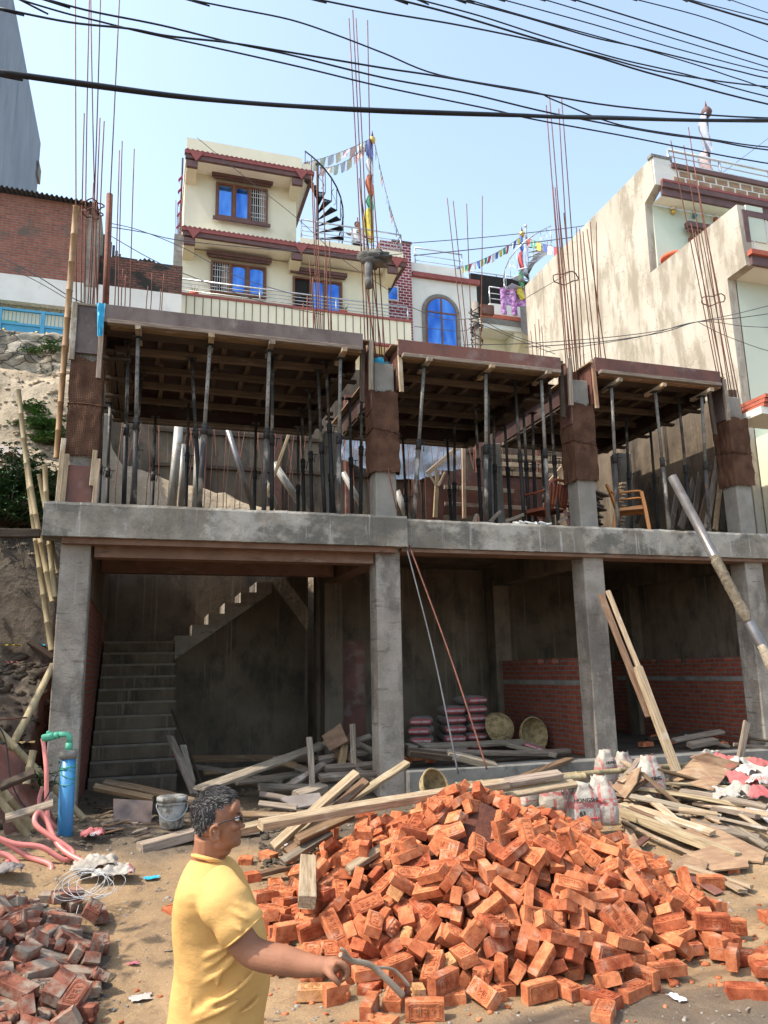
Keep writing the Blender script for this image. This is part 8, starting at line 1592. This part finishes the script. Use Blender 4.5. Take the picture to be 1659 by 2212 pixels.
# ================================================================ OVERHEAD CABLES
CAB = [(-5.6, .015, [(-60, 148), (0, 155), (190, 181), (400, 209), (600, 227), (829, 238), (1100, 248), (1300, 255), (1720, 257)], 'thickest black bundle crossing the whole picture'),
 (-5.55, .011, [(-60, 150), (0, 159), (190, 186), (400, 212), (600, 228), (829, 242), (1100, 250), (1300, 252), (1720, 261)], 'cable strapped along the thickest bundle'),
 (-5, .008, [(-40, 10), (0, 18), (150, 48), (280, 62), (365, 78), (495, 92), (620, 112), (829, 147), (949, 165), (1149, 200), (1380, 235), (1720, 256)], 'cable running from the top left corner to just above the thick bundle'),
 (-4.8, .007, [(20, -12), (47, 0), (140, 28), (210, 45), (310, 70), (450, 100), (650, 145), (829, 188), (1064, 237), (1149, 257), (1329, 290), (1720, 362)], 'cable passing under the thick bundle to the lowest right crossing'),
 (-4.9, .0075, [(60, -12), (105, 0), (200, 25), (350, 55), (500, 92), (620, 117), (829, 168), (1004, 200), (1194, 245), (1419, 287), (1529, 302), (1720, 330)], 'cable crossing the thick bundle right of the tall bars'),
 (-4.6, .007, [(380, -8), (415, 0), (500, 17), (625, 42), (725, 75), (829, 115), (949, 162), (1149, 198), (1194, 215), (1300, 258), (1380, 278), (1530, 300), (1720, 322)], 'cable dipping from the top middle to the knot under the bundle'),
 (-4.4, .008, [(640, -10), (692, 0), (829, 27), (979, 52), (1129, 82), (1279, 117), (1454, 160), (1720, 192)], 'cable entering at the top centre left'),
 (-4.3, .010, [(830, -10), (864, 0), (979, 30), (1129, 75), (1280, 120), (1429, 165), (1720, 238)], 'double cable entering at the top centre'),
 (-4.25, .008, [(880, -10), (909, 0), (1039, 35), (1179, 80), (1329, 125), (1479, 160), (1720, 222)], 'cable just right of the double one'),
 (-4.2, .008, [(960, -10), (994, 0), (1130, 36), (1279, 80), (1379, 102), (1579, 150), (1720, 178)], 'cable sagging through the middle of the right fan'),
 (-4.1, .007, [(985, -10), (1014, 0), (1179, 48), (1379, 103), (1504, 140), (1600, 172), (1720, 206)], 'cable crossing its neighbour in the right fan'),
 (-4.0, .007, [(1050, -10), (1089, 0), (1279, 52), (1479, 110), (1720, 168)], 'single cable of the right fan, above the crossing pair'),
 (-3.9, .007, [(1140, -10), (1179, 0), (1379, 60), (1659, 145), (1720, 164)], 'cable in the upper middle of the right fan'),
 (-3.8, .009, [(1210, -10), (1244, 0), (1454, 65), (1659, 128), (1720, 146)], 'thicker cable of the upper right fan'),
 (-3.7, .007, [(1340, -10), (1379, 0), (1529, 40), (1659, 90), (1720, 112)], 'cable third from the top right corner'),
 (-3.6, .012, [(1450, -14), (1484, 0), (1570, 27), (1659, 53), (1720, 70)], 'thick cable near the top right corner'),
 (-3.55, .006, [(1470, -12), (1494, 0), (1579, 22), (1659, 43), (1720, 58)], 'thin cable above the thick one near the top right corner'),
 (-3.5, .006, [(1550, -10), (1579, 0), (1659, 28), (1720, 48)], 'short stretch of cable in the top right corner'),
 (9, .012, [(889, 525), (1073, 510), (1259, 488), (1440, 455), (1700, 405)], 'thin wire rising right above the second flag pole'),
 (8.5, .014, [(894, 552), (1073, 533), (1254, 510), (1460, 475), (1700, 430)], 'thin wire just below the first rising one'),
 (7, .009, [(1134, 645), (1260, 570), (1394, 480), (1530, 395), (1700, 268)], 'wire rising steeply across the rough wall to the right edge'),
 (.6, .007, [(1000, 745), (1134, 742), (1300, 730), (1420, 715), (1507, 695), (1590, 678), (1700, 650)], 'wire meeting the knot on the rough wall'),
 (.6, .008, [(1134, 750), (1300, 738), (1430, 718), (1507, 695), (1600, 686), (1700, 672)], 'second wire meeting the knot on the rough wall'),
 (.6, .006, [(1180, 760), (1380, 728), (1507, 695), (1610, 705), (1700, 708)], 'third wire meeting the knot on the rough wall'),
 (.6, .006, [(1507, 695), (1560, 722), (1640, 752), (1700, 768)], 'wire falling right from the knot on the rough wall'),
 (1.6, .010, [(1612, 645), (1625, 680), (1627, 720), (1626, 790), (1630, 860), (1660, 900)], 'black wire hanging down the pale green front at the right'),
 (10, .012, [(237, 490), (310, 502), (395, 520), (600, 540), (800, 552), (870, 548)], 'thin wire from the rusty post across the yellow house'),
 (10, .010, [(237, 482), (300, 497), (395, 535), (520, 600), (650, 640)], 'thin wire sloping down the lower storey of the yellow house'),
 (10, .011, [(240, 510), (320, 556), (395, 590), (560, 650), (700, 680)], 'lower wire from the rusty post to the ribbed balcony'),
 (12.5, .010, [(425, 297), (520, 375), (640, 470), (740, 560), (860, 640)], 'thin wire falling diagonally over both yellow storeys'),
 (5, .010, [(-20, 545), (70, 590), (150, 640), (200, 662)], 'wire sloping down over the old brick wall'),
 (5.5, .008, [(-20, 560), (80, 608), (160, 655)], 'second wire sloping over the cream band'),
 (8, .009, [(895, 705), (1000, 715), (1032, 700), (1120, 735), (1200, 765)], 'thin wire sagging at the tangled pole'),
 (8, .009, [(880, 660), (960, 690), (1032, 690), (1100, 722), (1190, 752)], 'thin wire crossing the arched window')]
for y, rr, pts, lab in CAB:
    q = [P(u, v, y=y+(.4*i/len(pts) if y < 0 else 0)) for i, (u, v) in enumerate(pts)]
    if y < 0:      # the spans carry on to poles well outside the picture
        for k_ in range(2):
            d = (q[0]-q[1]).normalized(); q = [q[0]+d*3.5+V((0, 0, .25))]+q; d = (q[-1]-q[-2]).normalized(); q = q+[q[-1]+d*3.5+V((0, 0, .25))]
    o = MB().tube(curve(q, 6), rr, 6).build('overhead_cable' if y < 0 else 'overhead_wire', 'cable' if y < 0 else 'wire_grey'); tag(o, lab, 'cable' if y < 0 else 'wire', 'overhead cables across the sky' if y < 0 else 'thin wires between the houses')
# ================================================================ THE MAN
MD = 3.0
def Mc(cx, cy, lat=0.): return P(324+.2767*cx, 1647+.2767*cy, d=MD+lat)
UNIT = .2767*MD/FPX
FWD = V((CR.x, CR.y, 0)).normalized(); LAT = V((-FWD.y, FWD.x, 0)); UPZ = V((0, 0, 1))
if LAT.dot(CF) < 0: LAT = -LAT
man = MB()
def ell(m, cx, cy, lat, rx, ry, rl, n=14, tilt=0, jit=0.0):
    c = Mc(cx, cy, lat); rings = []; ct, st_ = math.cos(tilt), math.sin(tilt)
    for i in range(1, n):
        t = math.pi*i/n; q = []
        for j in range(n*2):
            a = math.pi*j/n; x, l, z = math.sin(t)*math.cos(a)*rx*UNIT, math.sin(t)*math.sin(a)*rl, math.cos(t)*ry*UNIT
            x, z = x*ct-z*st_, x*st_+z*ct; k = 1+jit*nz(x*30, l*30, z*30)
            q.append(c+(FWD*x+LAT*l+UPZ*z)*k)
        rings.append(q)
    m.loft(rings)
def limb(m, pts, rs, n=14, sub=5):
    P_ = curve(pts, sub); k = len(rs)-1; R2 = []
    for i in range(len(P_)):
        s = i/(len(P_)-1)*k; j = min(int(s), k-1); R2.append(rs[j]+(rs[j+1]-rs[j])*(s-j))
    m.tube(P_, R2, n)
# head
ell(man, 508, 400, 0, 186, 182, .076); ell(man, 600, 500, 0, 104, 150, .062); ell(man, 615, 590, 0, 92, 80, .056); ell(man, 560, 620, 0, 95, 75, .060)
ell(man, 672, 622, 0, 40, 34, .030); ell(man, 665, 350, 0, 38, 60, .055); ell(man, 692, 405, 0, 20, 14, .046); ell(man, 700, 452, 0, 22, 62, .011, tilt=-.22); ell(man, 722, 494, 0, 24, 19, .017); ell(man, 702, 500, .014, 16, 13, .010); ell(man, 702, 500, -.014, 16, 13, .010)
ell(man, 699, 548, 0, 19, 13, .024); ell(man, 696, 573, 0, 18, 13, .022); ell(man, 662, 500, -.036, 34, 30, .022); ell(man, 662, 500, .036, 34, 30, .022)
limb(man, [Mc(470, 560), Mc(470, 660), Mc(455, 760), Mc(450, 850)], [.062, .064, .068, .085]); ell(man, 560, 680, 0, 75, 55, .05)
for s in (-1, 1):     # ears
    e = s*.078
    limb(man, [Mc(545, 590, e), Mc(505, 612, e+s*.006), Mc(478, 570, e+s*.012), Mc(478, 520, e+s*.013), Mc(505, 497, e+s*.010), Mc(540, 505, e+s*.004)], [.007, .009, .007, .007, .007, .006], 8)
    ell(man, 520, 552, e, 30, 44, .006, 10); ell(man, 530, 598, e+s*.004, 17, 16, .008, 8)
# arm
SH, EL, WR = Mc(520, 1080, -.20), Mc(800, 1480, -.25), Mc(1315, 1590, -.32)
limb(man, [Mc(500, 1120, -.18), Mc(640, 1290, -.22), EL, Mc(1050, 1545, -.28), Mc(1200, 1580, -.30), WR, Mc(1370, 1600, -.325)], [.060, .058, .052, .050, .042, .033, .034], 18)
ell(man, 760, 1470, -.245, 85, 60, .045, tilt=-.4)
# far arm, only its outline can show
limb(man, [Mc(520, 1080, .2), Mc(560, 1400, .25), Mc(640, 1800, .27), Mc(720, 2000, .25)], [.058, .052, .042, .03])
# near hand: palm, five fingers
ell(man, 1395, 1590, -.325, 88, 60, .030, tilt=-.1); ell(man, 1430, 1575, -.33, 60, 50, .036)
for k in range(4):
    l = -.362+.022*k; y0 = 1548+6*k; r0 = .0098-.0006*(k == 3)
    limb(man, [Mc(1440, y0+10, l), Mc(1490+5*(k < 3), y0+18+6*k, l), Mc(1538-8*k, y0+58+6*k, l), Mc(1542-12*k, y0+112, l+.002), Mc(1505-10*k, y0+150+3*k, l+.004)], [r0*1.15, r0*1.1, r0, r0*.95, r0*.85], 10, 4)
    ell(man, 1494, y0+20+6*k, l, 22, 20, .011, 8)
limb(man, [Mc(1380, 1620, -.35), Mc(1415, 1665, -.372), Mc(1455, 1705, -.38), Mc(1480, 1738, -.375)], [.015, .0125, .0105, .009], 10, 4)
# torso core, legs and feet below the picture
gz0 = .0
hipz = Mc(550, 2300).z
hipc = V((Mc(540, 2200).x, Mc(540, 2200).y, 0)); 
limb(man, [Mc(470, 860), Mc(500, 1100), Mc(530, 1500), Mc(530, 1900), hipc+V((0, 0, .86))], [.07, .13, .13, .13, .12])
def leg(m, s, f, k=1.0):
    a = hipc+LAT*(s*.095)+V((0, 0, .86)); kn = a+FWD*(.10*f)+V((0, 0, -.40)); an = a+FWD*(.22*f-.04)+V((0, 0, -.78)); limb(m, [a, a.lerp(kn, .5)+FWD*.02, kn, kn.lerp(an, .5), an], [.098*k, .088*k, .064*k, .058*k, .045*k]); return an
for s, f in ((-1, 1), (1, -.9)):
    an = leg(man, s, f); limb(man, [an+V((0, 0, -.03)), an+FWD*.08+V((0, 0, -.045)), an+FWD*.17+V((0, 0, -.055))], [.04, .038, .025])
mo = man.build('person', 'skin'); remesh(mo, .0045, 5, .5); tag(mo, 'man in a yellow t-shirt and glasses walking to the right in the foreground', 'person')
# shirt
def shirt_ring(y, xl, xr, half, seedy):
    q = []; c = Mc((xl+xr)/2, y, 0); a = (xr-xl)/2*UNIT; n = 56
    for j in range(n):
        t = 6.283*j/n; ct, st_ = math.cos(t), math.sin(t); k = 1
        # folds running down and forward from the armpit, and around the waist
        f_ = .012*math.sin(ct*5+seedy*.012+st_*3)*ss(1250, 1500, seedy)+.010*nz(ct*2.2, st_*2.2, seedy*.0035)+.006*nz(ct*5, st_*5, seedy*.012)
        x = math.copysign(abs(ct)**.85, ct)*a; l = math.copysign(abs(st_)**.85, st_)*half
        q.append(c+FWD*(x*(1+f_*1.5))+LAT*(l*(1+f_*1.5)))
    return q
prof_s = [(742, 335, 575, .085), (765, 312, 605, .115), (800, 290, 640, .155), (850, 268, 668, .195), (900, 250, 700, .218), (960, 232, 728, .228), (1040, 215, 765, .228), (1120, 204, 805, .220), (1200, 200, 845, .212), (1300, 198, 885, .205), (1400, 200, 908, .203), (1500, 210, 925, .202), (1600, 214, 936, .202), (1700, 196, 926, .205), (1800, 176, 915, .210), (1900, 160, 902, .213), (2000, 146, 890, .215), (2150, 135, 885, .215), (2300, 135, 880, .215), (2420, 140, 875, .213)]
fine = []
for (a, b) in zip(prof_s, prof_s[1:]):
    k = max(1, int((b[0]-a[0])/25))
    for i in range(k): s = i/k; fine.append(tuple(a[j]+(b[j]-a[j])*s for j in range(4)))
fine.append(prof_s[-1])
sh = MB().loft([shirt_ring(y, xl_, xr_, h, y) for y, xl_, xr_, h in fine])
# sleeves
for s in (-1, 1):
    if s < 0: ax = [Mc(480, 960, -.15), Mc(560, 1070, -.205), Mc(650, 1200, -.228), Mc(735, 1320, -.24)]; rs = [.078, .088, .080, .078]
    else: ax = [Mc(480, 960, .15), Mc(530, 1100, .2), Mc(545, 1250, .225), Mc(560, 1380, .235)]; rs = [.085, .095, .088, .082]
    pts = curve(ax, 10); n = 40; k = len(pts); rings = []
    for i, p in enumerate(pts):
        sfrac = i/(k-1); d = (pts[min(i+1, k-1)]-pts[max(i-1, 0)]).normalized(); u_ = d.cross(LAT).normalized(); w_ = d.cross(u_); q = sfrac*3; j0 = min(int(q), 2); r0 = rs[j0]+(rs[j0+1]-rs[j0])*(q-j0)
        rings.append([p+(u_*math.cos(6.283*j/n)*1.08+w_*math.sin(6.283*j/n)*.86)*r0*(1+.05*math.sin(sfrac*16+2.2*math.sin(6.283*j/n))*sfrac**.3+.06*nz(sfrac*4, math.cos(6.283*j/n)*1.5, math.sin(6.283*j/n)*1.5+s)) for j in range(n)])
    if s < 0: hem = rings[-1]; hemd = (pts[-1]-pts[-2]).normalized()
    sh.loft(rings)
def torso_pt(cx, cy, off=0.):
    for (a_, b_) in zip(prof_s, prof_s[1:]):
        if a_[0] <= cy <= b_[0]: break
    s_ = (cy-a_[0])/(b_[0]-a_[0]); xl_, xr_, hf = [a_[j]+(b_[j]-a_[j])*s_ for j in (1, 2, 3)]
    x = max(-.985, min(.985, (cx-(xl_+xr_)/2)/((xr_-xl_)/2))); return Mc(cx, cy, -hf*(1-abs(x)**2.35)**(1/2.35)+off)
for pts_, r0 in (([(640, 1400), (560, 1450), (420, 1520), (250, 1600)], .013), ([(620, 1470), (500, 1560), (350, 1640), (235, 1720)], .012), ([(700, 1480), (600, 1600), (470, 1690), (300, 1800)], .010), ([(660, 1500), (560, 1620), (520, 1760)], .009), ([(420, 1460), (300, 1520), (225, 1545)], .012), ([(860, 1560), (760, 1700), (600, 1830), (420, 1900)], .010),
                 ([(700, 1850), (560, 1930), (420, 1990), (280, 2050)], .012), ([(500, 1900), (380, 1960), (220, 2010)], .010), ([(880, 1800), (800, 1900), (700, 1960)], .009), ([(260, 1250), (300, 1330), (290, 1430)], .009), ([(400, 1180), (370, 1270), (420, 1350)], .010), ([(640, 2060), (500, 2140), (330, 2200)], .011), ([(300, 1700), (330, 1850), (310, 1960)], .009)):
    q_ = curve([torso_pt(x, y) for x, y in pts_], 6); k_ = len(q_); sh.tube(q_, [r0*(.35+.65*math.sin(3.1416*(i+.5)/k_)) for i in range(k_)], 8)
def sl_pt(cx, cy):
    ax_ = V((735-500, 1320-930)).normalized() if False else None
    d0 = ((cx-480)*(1320-960)-(cy-960)*(735-480))/math.hypot(255, 360); w = min(.97, abs(d0)/150); s_ = max(0, min(1, ((cx-480)*255+(cy-960)*360)/(255**2+360**2)))
    return Mc(cx, cy, -.15-.09*s_**.7-.070*math.sqrt(1-w*w))
for pts_, r0 in (([(520, 990), (600, 985), (690, 1030), (760, 1100)], .011), ([(470, 1030), (570, 1050), (690, 1110), (790, 1170)], .010), ([(440, 1090), (560, 1120), (680, 1180), (780, 1240)], .009), ([(430, 1170), (540, 1200), (640, 1260), (720, 1320)], .010), ([(440, 1260), (520, 1290), (600, 1340)], .009), ([(560, 930), (640, 960), (720, 1010)], .009)):
    q_ = curve([sl_pt(x, y) for x, y in pts_], 6); k_ = len(q_); sh.tube(q_, [r0*(.3+.7*math.sin(3.1416*(i+.5)/k_)) for i in range(k_)], 8)
so = sh.build('shirt', 'shirt_yellow', mo); remesh(so, .0065, 4, .5)
# hem band of the near sleeve, collar and seam
MB().tube([p*1.0+hemd*-.004 for p in hem]+[hem[0]+hemd*-.004], .0042, 6, cap=False).build('sleeve_hem', 'shirt_yellow', mo)
cl = [Mc(335+240*(.5-.5*math.cos(t)), 745-12*math.cos(t)+34*(.5-.5*math.cos(t)), .083*math.sin(t)) for t in [6.283*i/36 for i in range(37)]]
MB().tube([p+V((0, 0, .004)) for p in cl], .0085, 8, cap=False).build('collar', 'shirt_yellow', mo)
# trousers
tr = MB(); limb(tr, [hipc+V((0, 0, 1.0)), hipc+V((0, 0, .9)), hipc+V((0, 0, .78))], [.165, .172, .16], 20)
for s, f in ((-1, 1), (1, -.9)): leg(tr, s, f, 1.28)
to = tr.build('trousers', 'cloth_dark', mo); remesh(to, .012, 4)
for s, f in ((-1, 1), (1, -.9)):
    a = hipc+LAT*(s*.095)+V((0, 0, .86))+FWD*(.22*f-.04)+V((0, 0, -.83)); MB().loft([[a+FWD*x+LAT*(w_*ca)+V((0, 0, h_*max(0, sa)-.03)) for ca, sa in [(math.cos(q*.5236), math.sin(q*.5236)) for q in range(12)]] for x, w_, h_ in ((-.07, .03, .05), (-.04, .045, .09), (.04, .047, .08), (.13, .05, .055), (.19, .045, .04), (.22, .025, .025))]).build('shoe', 'black_iron', mo)
# hair: cap of the skull with a hairline, and strands
def hair_ok(cx, cy, l):
    if cy > 610: return False
    if cx > 640-.25*max(0, 330-cy)*0 and cy > 255: return False
    if cx > 560 and cy > 305: return False
    if cx > 532 and cy > 300+ (cx-532)*0: return cy < 300 or cx < 540
    if cx > 462 and cy > 492: return False
    return True
hm = MB(); idx = {}; HN, HM = 60, 90; r = random.Random(3); hv = []; centre = Mc(505, 395)
def hp(i, j, k=1.0):
    t = math.pi*(i+.5)/HN; a = 2*math.pi*j/HM; rx, ry, rl = 185.5*UNIT, 184*UNIT, .0772
    n_ = 1+.03*nz(math.cos(a)*3, math.sin(a)*3, t*3)+.02*nz(i*.8, j*.8, 4)
    return centre+(FWD*(math.sin(t)*math.cos(a)*rx)+LAT*(math.sin(t)*math.sin(a)*rl)+UPZ*(math.cos(t)*ry))*n_*k, (505+math.sin(t)*math.cos(a)*190, 395-math.cos(t)*190, math.sin(t)*math.sin(a))
vs = {}; SR = MB(); SG = MB()
for i in range(HN):
    for j in range(HM):
        p, (cx, cy, l) = hp(i, j)
        lim = 500+60*ss(480, 380, cx) if cx < 480 else 462
        ok = (cx < 545 and cy < lim) or (cy < 320-.0*cx and cx < 655) or (cx < 600 and cy < 345)
        if ok: vs[(i, j)] = (p, cx, cy, l)
keys = {}; 
for k_, v_ in vs.items(): keys[k_] = len(hm.v); hm.v.append(tuple(v_[0]))
for (i, j) in vs:
    q = [(i, j), (i, (j+1) % HM), (i+1, (j+1) % HM), (i+1, j)]
    if all(x in keys for x in q): hm.f.append(tuple(keys[x] for x in q)); hm.sm.append(True)
ho_ = hm.build('hair', 'hair', mo)
for (i, j), (p, cx, cy, l) in vs.items():
    if r.random() < .85:
        for _ in range(2):
            nrm = (p-centre).normalized(); top = ss(420, 240, cy); d = (nrm*(.10+.34*top)+FWD*(.6*top-.15)+UPZ*(.35*top-.75*(1-top))+V((r.uniform(-.3, .3), r.uniform(-.3, .3), r.uniform(-.2, .2)))).normalized(); L_ = r.uniform(.005, .010)+.009*top
            b = p+V((r.uniform(-.004, .004), r.uniform(-.004, .004), r.uniform(-.004, .004))); s_ = d.cross(nrm); s_ = (s_.normalized() if s_.length > 1e-4 else LAT)*.0011; mid = b+d*L_*.6; e = b+d*L_+FWD*.006*top-UPZ*.004
            g = SG if (r.random() < (.40 if cy < 340 else .30)) else SR
            g.add([b-s_, b+s_, mid+s_*.8, mid-s_*.8, e], [(0, 1, 2, 3), (3, 2, 4)])
mk('hair_grey', (.15, .135, .125), (.10, .09, .083), 60, bump=0, rough=.5); mk('hair_black', (.012, .011, .012), (.02, .017, .017), 60, bump=0, rough=.45)
SR.build('dark_strands', 'hair_black', mo); SG.build('grey_strands', 'hair_grey', mo)
# face details
for s in (-1, 1):
    MB().blob(Mc(682, 436, s*.030), .011, 10, 0).build('eye', 'print_white', mo); MB().blob(Mc(698, 436, s*.031), .0055, 8, 0).build('iris', 'hair_black', mo)
    MB().tube([Mc(680, 402, s*.045), Mc(700, 396, s*.035), Mc(704, 402, s*.018)], [.002, .004, .002], 6).build('eyebrow', 'hair_black', mo)
g = MB()
for s in (-1, 1):
    g.tube([Mc(528, 512, s*.083), Mc(528, 490, s*.083), Mc(570, 465, s*.080), Mc(690, 432, s*.072), Mc(716, 430, s*.066)], .0024, 6)
    g.tube([Mc(718+3*math.cos(t), 440-32*math.sin(t), s*(.036+.028*math.cos(t))) for t in [6.283*i/24 for i in range(25)]], .0016, 6, cap=False)
g.tube([Mc(719, 428, -.010), Mc(724, 424, 0), Mc(719, 428, .010)], .0016, 6)
gl = g.build('glasses', 'black_iron', mo)
for s in (-1, 1): MB().add([Mc(718, 440-30*math.sin(t), s*(.036+.026*math.cos(t))) for t in [6.283*i/20 for i in range(20)]], [tuple(range(20))]).build('lens', 'lens', gl)
# ================================================================ LABELS THAT FOLLOW THE PLACE
def uv(o):
    c = o.matrix_world.translation if o.type == 'EMPTY' else (o.matrix_world @ (sum((V(b) for b in o.bound_box), V())/8))
    d = c-CP; w = d.dot(CF); return (W_/2+FPX*d.dot(CR)/w, H_/2-FPX*d.dot(CU)/w)
bpy.context.view_layer.update()
def ordinal(n): return ORD[n] if n < len(ORD) else None
def relabel(test, fmt, key=0):
    s = sorted([o for o in COL.objects if o.parent is None and test(o)], key=lambda o: uv(o)[key])
    for i, o in enumerate(s):
        n, m = i, len(s)-1-i
        w = (ordinal(n)+' from the left') if n <= m or ordinal(m) is None else (ordinal(m)+' from the right' if m else 'rightmost')
        if n == 0: w = 'leftmost'
        o['label'] = fmt(o, w)
def mname(o): return o.data.materials[0].name if o.type == 'MESH' and o.data.materials else ''
TN = {'wood_grey': 'grey', 'wood_pale': 'pale', 'wood_brown': 'brown', 'wood_dark': 'dark', 'ply_red': 'red', 'ply_tan': 'tan'}
for mt_, tn in TN.items():
    relabel(lambda o: o.get('label', '').startswith('weathered loose board in the tangled') and mname(o) == mt_, lambda o, w: f'{tn} board in the tangled right heap, {w} of its colour')
    relabel(lambda o: o.get('label', '').startswith('grey weathered board in the jumble') and mname(o) == mt_, lambda o, w: f'{tn} board jumbled in the left shop, {w} of its colour')
    relabel(lambda o: o.get('label', '').startswith('grey board lying before the cement') and mname(o) == mt_, lambda o, w: f'{tn} board before the cement bags in the middle shop, {w}')
    relabel(lambda o: o.get('label', '').startswith('grey board lying on rubble') and mname(o) == mt_, lambda o, w: f'{tn} board lying on rubble in the right shop, {w}')
for bay in ('left', 'middle', 'right'):
    relabel(lambda o: o.get('group') == f'dark inner props of the {bay} upper bay', lambda o, w: f'dark steel prop inside the {bay} upper bay, {w} behind the street-side props')
relabel(lambda o: o.get('label', '').startswith('broken lath near'), lambda o, w: f'broken {TN.get(mname(o), "grey")} lath between blue pipe and bucket, {w}')
relabel(lambda o: o.get('label', '').startswith('dusty loose brick on the floor'), lambda o, w: f'dusty loose brick on the floor of the right shop, {w}')
relabel(lambda o: o.get('label', '').startswith('dusty brick under the boards'), lambda o, w: f'dusty brick under the boards of the middle shop, {w}')
for o in COL.objects:
    g = o.get('group')
    if g == 'bricks in the big loose heap' and o.parent is None:
        u, v = uv(o); half = len(o.data.vertices) < 400 and max(o.dimensions) < .2
        lr = 'left' if u < 800 else ('middle' if u < 1150 else 'right'); tb = 'top' if v < 1830 else ('waist' if v < 1990 else 'foot')
        o['label'] = f"{'broken half' if half else 'stamped'} orange-red brick at the {tb} of the big heap, {lr} side" if lr != 'middle' else f"{'broken half' if half else 'stamped'} orange-red brick at the {tb} of the big heap, in the middle"
    elif g == 'old bricks in the lower left rubble' and o.parent is None:
        u, v = uv(o); o['label'] = o['label'].split(' in the lower')[0]+(' at the back' if v < 2000 else (' in the middle' if v < 2110 else ' at the front'))+' of the lower left rubble'
